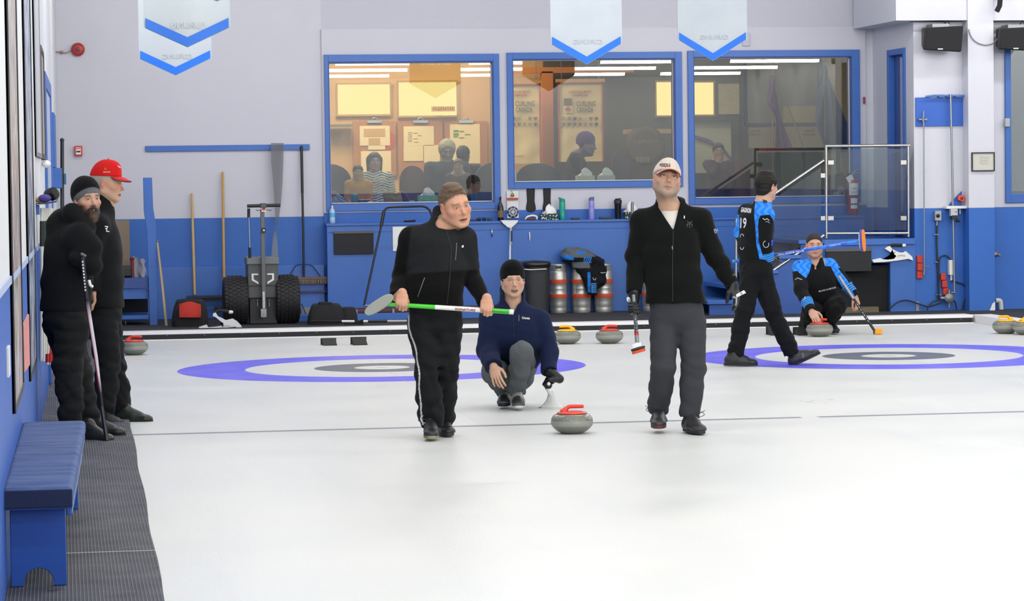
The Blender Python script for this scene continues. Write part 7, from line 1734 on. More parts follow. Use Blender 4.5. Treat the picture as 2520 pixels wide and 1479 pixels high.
def personA():
 D0=18.95;J=mkJ(D0);root=person('man in black fleece and striped track pants walking with the green and white broom', onZ(1068, 1075))
 H=Head(J(1119, 505, -.04), dv(.46, -.16, .86), dv(-.17, 1, .18), 1.17, jaw=1.12, nose=1.05)
 side=dv(1, -.04, .12)
 j=dict(neck=J(1092, 560, .03), chest=J(1078, 625, .0), waist=J(1068, 710, -.02), pelvis=J(1070, 775, .02), shL=J(1013, 588, .03), elL=J(990, 680, .06), wrL=J(976, 732, -.12), shR=J(1143, 590, .0), elR=J(1160, 680, .05), wrR=J(1192, 746, -.12), hipL=J(1040, 800, .0), hipR=J(1100, 800, .02), knL=J(1050, 905, -.07), knR=J(1098, 905, .0), anL=J(1062, 1040, -.03), anR=J(1090, 1032, .22))
 b0, b1=np.array(atD(962, 749, D0-.24)), np.array(atD(1264, 768, D0-.22));sh=b1-b0
 hL=np.array(atD(988, 751, D0-.238));hR=np.array(atD(1196, 764, D0-.225))
 ww={}
 def h1(S):W, d=grip(S, hL, sh, dv(.25, -.3, -1.0), dv(.3, -1, .1), 1.0, thumb=((.7, .5, .35), (.5, .85, .2), (.2, .9, -.2)));ww['L']=W;S.cone(W, j['wrL'], .026, .027, .012)
 def h2(S):W, d=grip(S, hR, sh, dv(0, -.35, -1.0), dv(-.05, -1, .2), 1.0);ww['R']=W;S.cone(W, j['wrR'], .026, .027, .012)
 body_core(root, H, j, side, [h1, h2], '#cc9a7e', colkw=dict(ruddy=.5, brow='#8f6850', lips='#c07a68', scalp='#75614e', hl=.078, hs=1.0), mouth=.7)
 H.eyes(root, '#6f7c80', .62, (.002, 0))
 hair_shell(root, H, '#665240', .088, .0015, .80, wr=.003, h=.0035, extra=lambda S:(S.ell(H.P(0, .044, .098), (.048, .036, .016), H.ax, .02), S.ell(H.P(.0, -.01, .112), (.05, .055, .014), H.ax, .03)), sidecol='#8a7560', low=-.05)
 S=SDF(j['neck']-.2, j['neck']+.2, .006);S.econe(j['neck']+nU*.012, j['chest']+nC*.02, .070, .066, .12, .11, side, .03);v, f=S.mesh();np_obj('undershirt', v, f, cloth_vm, root, np.tile(np.array(lin('#16171a')), (len(v), 1)), keep_largest=True)
 lo, hi=bounds([j[k]for k in('neck', 'pelvis', 'elL', 'elR', 'wrL', 'wrR', 'shL', 'shR')], .2);S=SDF(lo, hi, .006)
 torso(S, [(j['neck']-nU*.02, .085, .075), (j['chest']+nU*.04, .165, .125), (j['chest']-nU*.07, .180, .135), (j['waist'], .178, .135), (j['pelvis']+nU*.03, .182, .14), (j['pelvis']-nU*.05, .176, .14)], side)
 hem=j['pelvis']+nU*.055;S.plane(hem, -nU+nR*.02, .006)
 for q in 'LR':
  S.cone(j['neck']-nU*.01, j['sh'+q], .075, .078, .05)
 kc=[J(1088, 562, .05), J(1094, 522, .05)];Q=S.sub(kc, .14);Q.cone(kc[0], kc[1], .092, .080, .02);Q.plane(kc[1]-nU*.0, nU+nC*.75+nR*.25, .006, ball=(kc[1]+nU*.09, .15))
 sleeve(S, j['shL'], j['elL'], j['wrL'], .083, .066, .050);sleeve(S, j['shR'], j['elR'], j['wrR'], .080, .062, .047)
 ctop=H.P(0, -.040, -.078);S.cone(j['neck']-nU*.01, ctop, .096, .092, .02);S.plane(ctop+nU*.006, nU+nC*.55, .008, ball=(ctop+nU*.08, .14))
 S.join(Q, .012);S.wrinkle(.0065, 26, 11, crease=.5, zones=[(j['elL'], .1, .9), (j['elR'], .1, .9), (j['waist'], .15, .3), (j['wrR'], .08, .8)])
 S.cone(j['neck']+nC*.045+nU*.012, H.P(0, .02, -.05), .060, .078, .005, 's')
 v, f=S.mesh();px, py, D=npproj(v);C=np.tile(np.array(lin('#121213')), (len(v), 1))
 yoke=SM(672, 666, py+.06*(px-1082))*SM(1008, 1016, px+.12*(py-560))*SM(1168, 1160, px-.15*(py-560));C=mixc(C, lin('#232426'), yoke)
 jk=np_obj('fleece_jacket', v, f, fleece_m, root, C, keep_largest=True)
 zipm=mat('zip_grey', '#77787a', .35, .5)
 decal_line(jk, [(1124, 597), (1121, 640)], D0, .0025, zipm, jk, 'chest_zip');decal_line(jk, [(1045, 683), (1028, 730)], D0, .003, zipm, jk, 'pocket_zip');decal_line(jk, [(1143, 715), (1148, 727)], D0, .003, zipm, jk, 'pocket_zip')
 decal_line(jk, [(1098, 565), (1110, 610), (1107, 680), (1100, 748)], D0, .003, mat('zip_black', '#1d1d20', .5), jk, 'front_zip')
 poly_decal(jk, [[(1137, 604), (1141, 603), (1141, 609), (1136, 609)]], wht_m, jk, 'chest_logo');decal_line(jk, [(1122, 563), (1128, 566), (1141, 559)], D0, .0025, zipm, jk, 'collar_clip')
 def stripe(v, C):
  px, py, D=npproj(v);xs=np.interp(py, [760, 800, 830, 870, 930, 980, 1020, 1045], [1001, 1004, 1011, 1024, 1030, 1031, 1036, 1038])
  w=(np.abs(px-xs-2.0-1.2*np.sin(py/11))<1.9).astype(float)*(py<1045)*(py>765)*(px<1060);return mixc(C, lin('#c9c9c9'), w)
 trousers(root, j, side, (.098, .082, .080, .068), '#18191b', 4, .006, colorfn=stripe, rp=(.175, .13), wr=.008)
 shoe(root, J(1060, 1040, -.06), dv(.05, -.12, 1), np.array([0, 0, 1.]), 1.02, '#232325', '#8d8a6a', laces=(1, ))
 shoe(root, J(1090, 1034, .22), dv(.25, -.1, 1), np.array([0, 0, 1.]), 1.0, '#232325', '#2a2a2c', laces=(1, ))
 m=MB();m.tube(fillet([Vector(J(1041, 1022, -.1)), Vector(J(1034, 1030, -.12)), Vector(J(1040, 1042, -.12)), Vector(J(1048, 1040, -.1))], .02), .004, 6, flat=.5);m.build('hem_cord', mat('cord_white', '#b9bab8', .7), root)
 br=thing('curling_broom', 'green and white curling broom with a long oval grey pad held by the walker', 'broom', Vector((b0+b1)/2))
 a=Vector(b0);b=Vector(b1);gm=mat('broom_green', '#45c42c', .3);wm=mat('broom_white', '#e6e4de', .3)
 a0=a+(a-b).normalized()*.07
 for t0, t1, r0, r1, mm, nm in((0, .36, .0125, .0150, gm, 'lower_shaft'), (.36, .77, .0150, .0158, wm, 'middle_shaft'), (.77, .965, .0155, .0155, gm, 'upper_shaft'), (.965, 1, .0165, .0165, wht_m, 'end_cap')):
  m=MB();p, q=a.lerp(b, t0), a.lerp(b, t1)
  if t0==0:p=a0
  m.tube([p, q], [r0, r1], 14);m.build(nm, mm, br)
 sd=(b-a).normalized();up=Vector(nU);up=(up-sd*up.dot(sd)).normalized();nn=sd.cross(up);nn=nn if nn.dot(Vector(nC))>0 else-nn
 m=MB();c=a.lerp(b, .605)+nn*.0165-up*.004;put_text(m, 'SIGNATURE', c, sd, up, .016, .135, .03, .15);m.build('lettering', mat('sig_red', '#8d2a20', .5), br)
 m=MB();c=a.lerp(b, .89)+nn*.0165-up*.004;put_text(m, 'PERFORMANCE', c, sd, up, .013, .105, .03, .15);m.build('lettering', mat('perf_green', '#1f7a1a', .5), br)
 hc=Vector(atD(932, 750, D0-.26));X=Vector(dv(.80, .52, .12));N=Vector(dv(-.30, -.12, .93));N=(N-X*N.dot(X)).normalized();Yv=N.cross(X)
 padn=NT('broom_pad');co=padn.coord();wv=padn.new('ShaderNodeTexWave', bands_direction='DIAGONAL');wv.inputs['Scale'].default_value=60;padn.link(co, wv.inputs['Vector']);padn.bsdf(padn.mix(wv.outputs['Fac'], L4('#8f9188'), L4('#b0b2a8')), .9, 0, .2, bump=wv.outputs['Fac'], bstr=.3, bdist=.002)
 n=40;out=[hc+X*.108*math.copysign(abs(math.cos(2*PI*i/n))**.8, math.cos(2*PI*i/n))+Yv*.036*math.copysign(abs(math.sin(2*PI*i/n))**.8, math.sin(2*PI*i/n))for i in range(n)]
 m=MB();m.prism(out, -N*.022);m.build('brush_pad', padn.m, br, bevel=.008, seg=3, fixn=True)
 out2=[hc-N*.022+(p-hc)*.97 for p in out];m=MB();m.prism(out2, -N*.022);m.build('brush_housing', mat('housing_black', '#1d2026', .4), br, bevel=.008, seg=3, fixn=True)
 m=MB();m.tube([hc-N*.05, a0], .016, 12);m.build('swivel_joint', mat('joint_grey', '#9aa09a', .4), br)
personA();print('A', time.time()-_t0)
def personB():
 D0=19.15;J=mkJ(D0);root=person('bearded man in white cap, black zip jacket and charcoal trousers walking toward the viewer', onZ(1655, 1065))
 H=Head(J(1641, 443, 0), dv(.10, .24, 1), dv(.10, 1, -.1), 1.08, jaw=1.10)
 side=dv(1, -.02, 0)
 j=dict(neck=J(1648, 514, .04), chest=J(1650, 600, .02), waist=J(1658, 690, .0), pelvis=J(1664, 760, .02), shL=J(1582, 545, .04), elL=J(1564, 640, .05), wrL=J(1561, 718, -.04), shR=J(1722, 543, .04), elR=J(1762, 635, .06), wrR=J(1802, 700, .0), hipL=J(1634, 790, .02), hipR=J(1702, 790, .02), knL=J(1632, 905, -.05), knR=J(1706, 905, -.02), anL=J(1620, 1003, .1), anR=J(1698, 1016, -.04))
 skin='#c09a80'
 def hL(S):pass
 body_core(root, H, j, side, [], skin, colkw=dict(ruddy=.35, stubble=.62, stub_col='#86786c', brow='#6a5040', lips='#b07064'), mouth=.0, neck_r=.061)
 H.eyes(root, '#4a4038', .85, (0, -.001))
 K, cr=cap_hat(root, H, '#cfc3b8', '#cbbfb4', '#8e3a36', bh=.034)
 b=bvh_of(cr)
 decal_text(cr, '49ERS', 1637, 405.5, D0-.1, 27, 8.5, mat('cap_ink', '#4d3038', .8), cr, rot=-.08, off=.002)
 m=MB();
 pm=[[(1626+i*5, 410+abs(i-2)*-1.0), (1630+i*5, 409.5+abs(i-2)*-1.0), (1628+i*5, 412.5+abs(i-2)*-1.0)]for i in range(5)];poly_decal(cr, pm, mat('cap_red_ink', '#a04038', .8), cr, 'emblem', .002)
 lo, hi=bounds([j['neck'], j['chest'], j['waist']], .22);S=SDF(lo, hi, .006)
 torso(S, [(j['neck']+nU*.02, .074, .070), (j['chest']+nU*.06, .12, .094), (j['chest'], .14, .108), (j['waist'], .14, .105)], side);S.plane(j['neck']+nU*.010, nU+nC*.12, .004);v, f=S.mesh();np_obj('tee_shirt', v, f, cloth_vm, root, np.tile(np.array(lin('#cfcac4')), (len(v), 1)), keep_largest=True)
 lo, hi=bounds([j[k]for k in('neck', 'pelvis', 'elL', 'elR', 'wrL', 'wrR', 'shL', 'shR')], .2);S=SDF(lo, hi, .006)
 torso(S, [(j['neck']-nU*.02, .088, .078), (j['chest']+nU*.05, .175, .125), (j['chest']-nU*.05, .185, .135), (j['waist'], .178, .135), (j['pelvis']+nU*.02, .19, .14), (j['pelvis']-nU*.06, .186, .14)], side)
 for q in 'LR':S.cone(j['neck']-nU*.015, j['sh'+q], .07, .075, .05)
 S.plane(j['pelvis']+nU*.035, -nU, .006)
 ctop=J(1651, 487, .06);S.cone(j['neck']-nU*.02, ctop, .092, .096, .02);S.plane(ctop, nU+nC*.25, .008, ball=(ctop+nU*.07, .13))
 sleeve(S, j['shL'], j['elL'], j['wrL'], .082, .066, .052);sleeve(S, j['shR'], j['elR'], j['wrR'], .082, .066, .050)
 S.wrinkle(.0065, 26, 21, crease=.5, zones=[(j['elL'], .1, 1.1), (j['elR'], .1, 1.1), (j['pelvis'], .15, .3)])
 S.wedge(J(1657, 567, -.1), dv(-.14, 1, -.1), dv(1, .14, 0), nC, .42, .10)
 S.cone(J(1648, 522, .03), J(1646, 470, .02), .070, .084, .006, 's')
 v, f=S.mesh();jk=np_obj('zip_jacket', v, f, fleece_m, root, np.tile(np.array(lin('#131414')), (len(v), 1)), keep_largest=True)
 decal_line(jk, [(1657, 568), (1655, 640), (1655, 742)], D0, .003, mat('zip_black', '#1d1d20', .5), jk, 'front_zip')
 decal_line(jk, [(1654, 606), (1655, 614)], D0, .005, mat('zip_grey', '#77787a', .35, .5), jk, 'zip_pull');decal_line(jk, [(1684, 531), (1684, 538)], D0, .004, wht_m, jk, 'pocket_pull')
 gl=mat('logo_grey', '#4b4c50', .6);cx, cyy=1697, 553
 for q in([(cx, 546), (cx, 560)], [(cx-2, 549), (cx-6, 544)], [(cx+2, 549), (cx+6, 544)], [(cx-2, 552), (cx-6, 551), (cx-6, 558)], [(cx+2, 552), (cx+6, 551), (cx+6, 558)]):decal_line(jk, q, D0, .003, gl, jk, 'spider_logo')
 decal_line(jk, [(1757, 565), (1768, 561), (1771, 570), (1760, 574), (1757, 565)], D0, .0016, wht_m, jk, 'sleeve_patch');decal_text(jk, 'PAC', 1764, 567, D0, 6, 3.5, wht_m, jk, rot=.35)
 trousers(root, j, side, (.098, .080, .074, .062), '#3a3b40', 8, .006, rp=(.178, .13), wr=.0045, fold=.7)
 gcol='#141416'
 bm0, bm1=np.array(atD(1561, 741, D0-.08)), np.array(atD(1568, 843, D0-.10));shd=bm1-bm0
 S=SDF(j['wrL']-.2, j['wrL']+.2, .004);W, d=grip(S, np.array(atD(1562, 757, D0-.085)), shd, dv(.95, 0, .3), dv(.2, -.25, 1), 1.0, .003, cur=(55, 75, 50));S.cone(j['wrL'], W, .040, .036, .01);v, f=S.mesh()
 g1=np_obj('glove', v, f, leather_m, root, np.tile(np.array(lin(gcol)), (len(v), 1)), keep_largest=True)
 S=SDF(j['wrR']-.25, j['wrR']+.25, .004);d=nrm(J(1822, 752, -.02)-j['wrR']);hand(S, j['wrR'], d, dv(-.7, .1, -.5), dv(-.5, -.2, 1), [(15, 25, 20), (22, 30, 20), (28, 35, 25), (35, 40, 25)], ((.7, .35, .6), (.85, .5, .2), (.8, .6, .0)), 1.0, .003);S.cone(j['wrR']-d*.05, j['wrR'], .041, .036, .01);v, f=S.mesh()
 g2=np_obj('glove', v, f, leather_m, root, np.tile(np.array(lin(gcol)), (len(v), 1)), keep_largest=True)
 for g, q, tx, rot in((g1, [[(1542, 733), (1546, 730), (1562, 742), (1559, 749), (1543, 741)]], (1549, 739), -.5), (g2, [[(1811, 725), (1831, 714), (1836, 721), (1813, 732)]], (1825, 722), .45)):
  b=bvh_of(g);m=MB()
  for poly in q:
   res=[]
   cen=np.mean(np.array(poly), 0);hit=b.ray_cast(C0, ray(cen[0], cen[1]).normalized(), 60);Dd=depth(hit[0])-.004 if hit[0]is not None else D0-.04
   m.prism([atD(x, y, Dd)for x, y in poly], Vector(nC)*-.012)
  m.build('wrist_strap', wht_m, g)
  m=MB();put_text(m, 'D', atD(tx[0], tx[1], Dd-.004), Vector(nR)*math.cos(rot)+Vector(nU)*math.sin(rot), Vector(nU)*math.cos(rot)-Vector(nR)*math.sin(rot), .014, None, .02);m.build('strap_letter', black_m, g)
 m=MB();m.tube([Vector(J(1804, 731, -.08)), Vector(J(1812, 734, -.09)), Vector(J(1812, 744, -.09)), Vector(J(1810, 752, -.09))], .008, 8);m.build('strap_tail', greysteel_m, root)
 for q, t, L in(('L', dv(-.05, -.1, 1), (1, )), ('R', dv(.32, -.1, 1), (-1, ))):
  shoe(root, j['an'+q]-nU*(.03 if q=='L' else .03)+nC*.02, t, np.array([0, 0, 1.]), 1.05, '#2b2b2e', '#222224' if q=='R' else '#5a2c24', strap='#3c3c40', laces=L)
 br=thing('curling_broom', 'grey broom with orange brush pad in the gloved hand of the white-capped man', 'broom', atD(1567, 855, D0-.1))
 a, b=Vector(atD(1559, 725, D0-.08)), Vector(bm1)
 m=MB();m.tube([a, b], [.0115, .0135], 14);m.build('shaft', mat('shaft_silver', '#85888c', .35, .3), br)
 sd=(a-b).normalized();c=a.lerp(b, .55)-Vector(ray(1565, 800)).normalized()*.0145;m=MB();put_text(m, 'PERFORM', c, sd, Vector(nR)*-1, .020, .155, .03);m.build('lettering', black_m, br)
 c=a.lerp(b, .78);m=MB();m.tube([c, c+(b-c).normalized()*.022], .0142, 14);m.build('red_band', red_m, br)
 c=Vector(atD(1568, 850, D0-.1));X=Vector(dv(.95, .28, .1));Z=Vector(dv(-.25, .95, -.05));Yv=Z.cross(X)
 m=MB();m.tube([b, c], [.015, .018], 12);m.obox(c, X*.03, Yv*.025, Z*.014);m.build('swivel_joint', wht_m, br, bevel=.004)
 def oval(c, rx, ry, ext):
  return[c+X*rx*math.copysign(abs(math.cos(2*PI*i/32))**.8, math.cos(2*PI*i/32))+Yv*ry*math.copysign(abs(math.sin(2*PI*i/32))**.8, math.sin(2*PI*i/32))for i in range(32)]
 m=MB();m.prism(oval(c-Z*.014, .048, .030, 0), -Z*.016);m.build('brush_housing', mat('housing_black', '#1d2026', .4), br, bevel=.005, fixn=True)
 m=MB();m.prism(oval(c-Z*.031, .046, .028, 0), -Z*.018);m.build('brush_pad', mat('pad_orange_red', '#e2501c', .8), br, bevel=.005, fixn=True)
personB();print('B', time.time()-_t0)
def personC():
 D0=21.35;J=mkJ(D0);root=person('man in navy fleece, black beanie and glasses crouching with one glove on a white stabilizer', onZ(1262, 1000))
 H=Head(J(1262, 689, -.08), dv(.12, -.06, 1), dv(-.02, 1, .10), 1.02, jaw=1.04)
 side=dv(1, 0, 0)
 j=dict(neck=J(1263, 752, -.02), chest=J(1265, 810, -.02), waist=J(1265, 870, .08), pelvis=J(1262, 915, .22), shL=J(1210, 785, .0), elL=J(1200, 862, -.08), wrL=J(1214, 900, -.30), shR=J(1325, 790, .0), elR=J(1350, 860, -.02), wrR=J(1352, 912, -.16), hipL=J(1240, 910, .2), hipR=J(1288, 905, .2), knL=J(1212, 915, -.22), knR=J(1284, 868, -.32), anL=J(1243, 962, .12), anR=J(1272, 960, -.10))
 def h1(S):d=nrm(J(1225, 945, -.36)-j['wrL']);hand(S, j['wrL'], d, dv(.3, -.1, -.8), dv(1, .1, .2), [(12, 20, 15), (18, 25, 15), (25, 30, 20), (15, 20, 15)], ((.7, .1, .7), (.9, .25, .25), (.95, .3, .0)), 1.02, spread=.10)
 body_core(root, H, j, side, [h1], '#cfa58b', colkw=dict(ruddy=.45, stubble=.25, stub_col='#9a8272', brow='#a08068', lips='#b8786a', teeth=True), mouth=1.6)
 H.eyes(root, '#5a5048', .38)
 beanie(root, H, '#121315', '#16181a', z0=.034, cuffh=.045, back=-.10)
 m=MB()
 for sx in(-1, 1):
  c=[Vector(H.P(sx*.031+.024*math.cos(a), .093-.004*abs(math.cos(a)), -.003+.016*math.sin(a)))for a in[2*PI*k/20 for k in range(21)]];m.tube(c, .0012, 6);m.tube([Vector(H.P(sx*.055, .088, .004)), Vector(H.P(sx*.074, .07, .006)), Vector(H.P(sx*.080, .0, .006))], .0014, 6)
  m.sphere(Vector(H.P(sx*.072, .078, .006)), .0045, 8, 6)
 m.tube([Vector(H.P(-.008, .095, .002)), Vector(H.P(0, .099, .004)), Vector(H.P(.008, .095, .002))], .0012, 6);m.build('eyeglasses', mat('specs_silver', '#b9b4a8', .25, .8), root)
 S=SDF(j['neck']-.22, j['neck']+.22, .006);S.econe(j['neck']+nU*.01, j['chest'], .072, .070, .12, .118, side, .03);S.plane(j['neck']+nU*.02, nU+nC*.15, .004);v, f=S.mesh();np_obj('grey_tee_shirt', v, f, cloth_vm, root, np.tile(np.array(lin('#8e8f92')), (len(v), 1)), keep_largest=True)
 lo, hi=bounds([j[k]for k in('neck', 'pelvis', 'elL', 'elR', 'wrL', 'wrR', 'shL', 'shR')], .22);S=SDF(lo, hi, .006)
 torso(S, [(j['neck']-nU*.03, .09, .085), (j['chest']+nU*.03, .185, .135), (j['chest']-nU*.06, .20, .15), (j['waist'], .20, .15), (j['pelvis']+nU*.03, .17, .15)], side)
 for q in 'LR':S.cone(j['neck']-nU*.03, j['sh'+q], .075, .085, .05)
 ctop=H.P(0, -.03, -.068);S.cone(j['neck']-nU*.01, ctop+nU*.0, .096, .094, .02);S.plane(ctop+nU*.005, nU+nC*.75, .008, ball=(ctop+nU*.08, .14))
 sleeve(S, j['shL'], j['elL'], j['wrL'], .095, .082, .062);sleeve(S, j['shR'], j['elR'], j['wrR'], .09, .075, .058)
 S.wrinkle(.008, 24, 31, crease=.5, zones=[(j['elL'], .12, 1.0), (j['elR'], .12, 1.0), (j['waist'], .15, .5)])
 S.wedge(J(1263, 775, -.12), dv(0, 1, -.1), dv(1, 0, 0), nC, .42, .05)
 S.cone(J(1263, 757, -.05), H.P(0, .03, -.06), .050, .080, .006, 's')
 v, f=S.mesh();jk=np_obj('navy_fleece', v, f, fleece_m, root, np.tile(np.array(lin('#1b2440')), (len(v), 1)), keep_largest=True)
 decal_text(jk, 'Columbia', 1294, 782.5, D0-.1, 20, 5.5, wht_m, jk, rot=-.1);decal_line(jk, [(1277, 775), (1277, 790)], D0, .003, mat('zip_grey', '#77787a', .35, .5), jk, 'chest_zip')
 decal_line(jk, [(1262, 770), (1264, 800), (1266, 850)], D0, .002, mat('zip_navy', '#10162c', .5), jk, 'front_zip')
 trousers(root, j, side, (.098, .083, .072, .056), '#5a5e61', 12, .006, rp=(.165, .14), wr=.006)
 shoe(root, J(1243, 966, .06), dv(-.08, -.10, 1), np.array([0, 0, 1.]), 1.0, '#8f918c', '#1d1d1f', strap='#a4a6a0', toecol='#2a2a2c')
 shoe(root, J(1273, 970, -.12), dv(.04, -.10, 1), np.array([0, 0, 1.]), 1.0, '#8f918c', '#c9cac8', strap='#a4a6a0', toecol='#2a2a2c')
 hc=np.array(atD(1350, 944, D0-.20));S=SDF(j['wrR']-.2, j['wrR']+.2, .004);W, d=grip(S, hc, dv(-.1, .15, -1), dv(.0, -1, -.1), dv(-1, -.3, .3), 1.0, .004, cur=(60, 70, 45));S.cone(j['wrR'], W, .036, .033, .01);v, f=S.mesh()
 np_obj('glove', v, f, leather_m, root, np.tile(np.array(lin('#141517')), (len(v), 1)), keep_largest=True)
 st=thing('slide_stabilizer', 'white triangular slide stabilizer under the gloved hand of the crouching man', 'stabilizer', onZ(1358, 1003));a=onZ(1325, 1004);b=onZ(1391, 1004);top=atD(1352, 968, D0-.22);w=b-a
 Dn=Vector((FW.x, FW.y, 0)).normalized()
 m=MB();apex=Vector((top.x, top.y, top.z));f0=a;f1=b;bk=Dn*.12
 pts=[f0, f1, f1+bk*.3+Vector((0, 0, .02)), f0+bk*.3+Vector((0, 0, .02))]
 tp0=(a+b)/2-w*.08;tp0.z=apex.z;tp0+=Dn*.03;tp1=(a+b)/2+w*.05;tp1.z=apex.z;tp1+=Dn*.03
 def tri(u, v_):
  l=f0.lerp(tp0, v_**1.0);r=f1.lerp(tp1, v_**1.0);q=l.lerp(r, u);cc=math.sin(PI*u)*.018*(1-v_);sag=-.22*math.sin(PI*v_)*(abs(u-.5)*2)*w.length*.35
  mid=l.lerp(r, .5);q=mid+(q-mid)*(1-.34*math.sin(PI*v_));return q-Dn*cc
 m.grid(tri, 17, 14, True, Dn*.035);m.build('moulded_base', wht_m, st, fixn=True)
 m=MB();m.box(Vector(a)+Vector((0, 0, 0)), Vector(b)+Dn*.05+Vector((0, 0, .006)));m.build('slider_plate', mat('plate_grey', '#6a6c6c', .5), st)
 m=MB();m.tube([tp0.lerp(tp1, .5)+Dn*.02-Vector((0, 0, .03)), Vector(atD(1346, 955, D0-.17)), Vector(atD(1349, 946, D0-.18))], [.017, .013, .012], 12);m.build('neck', wht_m, st)
 m=MB();m.tube([Vector(hc)+Vector(nC)*.085, Vector(hc)-Vector(nC)*.04], .0115, 12);m.sphere(Vector(hc)+Vector(nC)*.085, .013, 12, 8);m.build('handle', wht_m, st)
personC();print('C', time.time()-_t0)
def personD():
 D0=19.12;J=mkJ(D0);root=person('bearded man in black hoodie and grey-cuffed beanie with folded arms leaning by the left wall', onZ(215, 1080, .02))
 H=Head(J(214, 490, -.02), dv(.55, -.03, .84), dv(-.06, 1, .04), 1.04)
 side=dv(.62, -.02, .80)
 j=dict(neck=J(186, 545, .04), chest=J(172, 620, .0), waist=J(165, 700, .0), pelvis=J(162, 765, .0), shL=J(150, 580, .18), elL=J(180, 650, .2), wrL=J(225, 660, .05), shR=J(188, 590, -.14), elR=J(222, 648, -.20), wrR=J(190, 640, -.17), hipL=J(150, 800, .10), hipR=J(178, 800, -.06), knL=J(190, 915, .12), knR=J(166, 900, -.10), anL=J(215, 1045, .16), anR=J(176, 1030, -.12))
 body_core(root, H, j, side, [], '#c39a84', colkw=dict(ruddy=.5, beard=.93, beard_col='#3c2e27', brow='#4a382e', lips='#a8685c'), mouth=.0)
 H.eyes(root, '#4a5a50', .85, (.002, 0))
 beanie(root, H, '#1a1a1d', '#6c6d70', z0=.036, cuffh=.042, back=-.12)
 S=SDF(H.c-.2, H.c+.2, .004);k=H.sc
 S.ell(H.P(0, .046, -.085), (.052*k, .052*k, .058*k), H.ax, .01);S.ell(H.P(0, .075, -.118), (.032*k, .03*k, .036*k), H.ax, .03)
 for sx in(-1, 1):S.cone(H.P(sx*.062, .012, -.030), H.P(sx*.050, .03, -.085), .013*k, .020*k, .02);S.cone(H.P(sx*.003, .099, -.056), H.P(sx*.027, .085, -.070), .0065*k, .007*k, .006)
 S.wrinkle(.004, 120, 4);S.ell(H.P(0, .096, -.071), (.018*k, .014*k, .0045*k), H.ax, .004, 's');S.ell(H.P(0, .075, -.02), (.046*k, .05*k, .034*k), H.ax, .004, 's')
 v, f=S.mesh();x, y, z=H.loc(v);C=np.tile(np.array(lin('#372a24')), (len(v), 1));C=mixc(C, lin('#6b5442'), np.exp(-(x/.02)**2)*SM(-.08, -.11, z)*.7);C*=(.75+.4*(.5+.5*np.sin(x*1100+z*200)))[:, None]
 np_obj('beard', v, f, hair_m, root, C, keep_largest=True)
 hair_shell(root, H, '#4a3c34', .10, .004, 1.0, wr=.003, low=-.085)
 lo, hi=bounds([j[k]for k in('neck', 'pelvis', 'elL', 'elR', 'wrL', 'wrR', 'shL', 'shR')], .25);S=SDF(lo, hi, .006)
 torso(S, [(j['neck']-nU*.03, .10, .09), (j['chest']+nU*.04, .19, .14), (j['chest']-nU*.06, .19, .15), (j['waist'], .175, .155), (j['pelvis']+nU*.03, .165, .15), (j['pelvis']-nU*.06, .16, .15)], side)
 S.plane(j['pelvis']+nU*.0, -nU, .008)
 for q in 'LR':S.cone(j['neck']-nU*.03, j['sh'+q], .075, .085, .05)
 S.cone(j['shL'], j['elL'], .085, .07, .03);S.cone(j['elL'], J(235, 655, .0), .07, .05, .02)
 S.cone(j['shR'], j['elR'], .088, .076, .03);S.cone(j['elR'], J(188, 638, -.22), .070, .048, .02)
 S.cone(J(200, 575, -.16), J(228, 610, -.19), .07, .07, .04)
 S.cone(J(150, 535, .08), J(178, 522, -.09), .050, .055, .03);S.cone(J(150, 535, .08), J(190, 540, .12), .05, .045, .03);S.cone(J(178, 526, -.09), J(222, 560, -.12), .05, .04, .03)
 S.ell(J(140, 560, .02), (.07, .09, .09), None, .04)
 S.cone(J(205, 560, .02), H.P(0, .02, -.08), .05, .066, .008, 's')
 S.wrinkle(.007, 21, 41, [(j['elR'], .13, 1.0), (j['waist'], .15, .4)])
 v, f=S.mesh();jk=np_obj('hooded_jacket', v, f, fleece_m, root, np.tile(np.array(lin('#1a1b1d')), (len(v), 1)), keep_largest=True)
 j2=dict(j);trousers(root, j2, side, (.118, .100, .085, .070), '#1b1c1d', 14, .006, rp=(.165, .15), wr=.008, fold=1.3)
 up=np.array([0, 0, 1.])
 shoe(root, J(222, 1054, -.12), dv(.75, -.05, .55), up, 1.0, '#2a2825', '#4e4a44', laces=(1, ));shoe(root, J(240, 1040, .18), dv(.85, -.03, .25), up, 1.0, '#222224', '#1a1a1c')
 br=thing('curling_broom', 'black, red and white broom standing upright before the hooded man by the left wall', 'broom', onZ(263, 1086, .02))
 pts=[J(203, 632, -.36), J(213, 735, -.34), J(236, 880, -.30), J(250, 1000, -.26)];end=np.array(onZ(263, 1084, .022));P=[Vector(p)for p in pts]
 m=MB();m.tube([P[0], P[1]], [.014, .0145], 12);m.build('upper_shaft', mat('shaft_black', '#17181b', .3), br)
 m=MB();m.tube([P[1], P[2], P[3]], [.0145, .0135, .013], 12);mm=NT('shaft_red_white');co=mm.coord('Generated');sp=mm.new('ShaderNodeSeparateXYZ');mm.link(co, sp.inputs[0]);
 f_=mm.math('ADD', sp.outputs[0], mm.math('MULTIPLY', sp.outputs[2], .9));f_=mm.ramp(f_, .93, .97);f2=mm.ramp(sp.outputs[2], .12, .30);g_=mm.mix(f_, L4('#9a241c'), L4('#d5cbd2'));f3=mm.ramp(sp.outputs[2], .80, .98, 1, 0);g_=mm.mix(f2, L4('#1a1a1d'), g_);g_=mm.mix(f3, L4('#1c1414'), g_);mm.bsdf(g_, .2, 0, .5)
 m.build('middle_shaft', mm.m, br)
 m=MB();m.tube([P[3], Vector(end)], [.013, .0155], 12);m.build('lower_shaft', mat('shaft_black', '#17181b', .3), br)
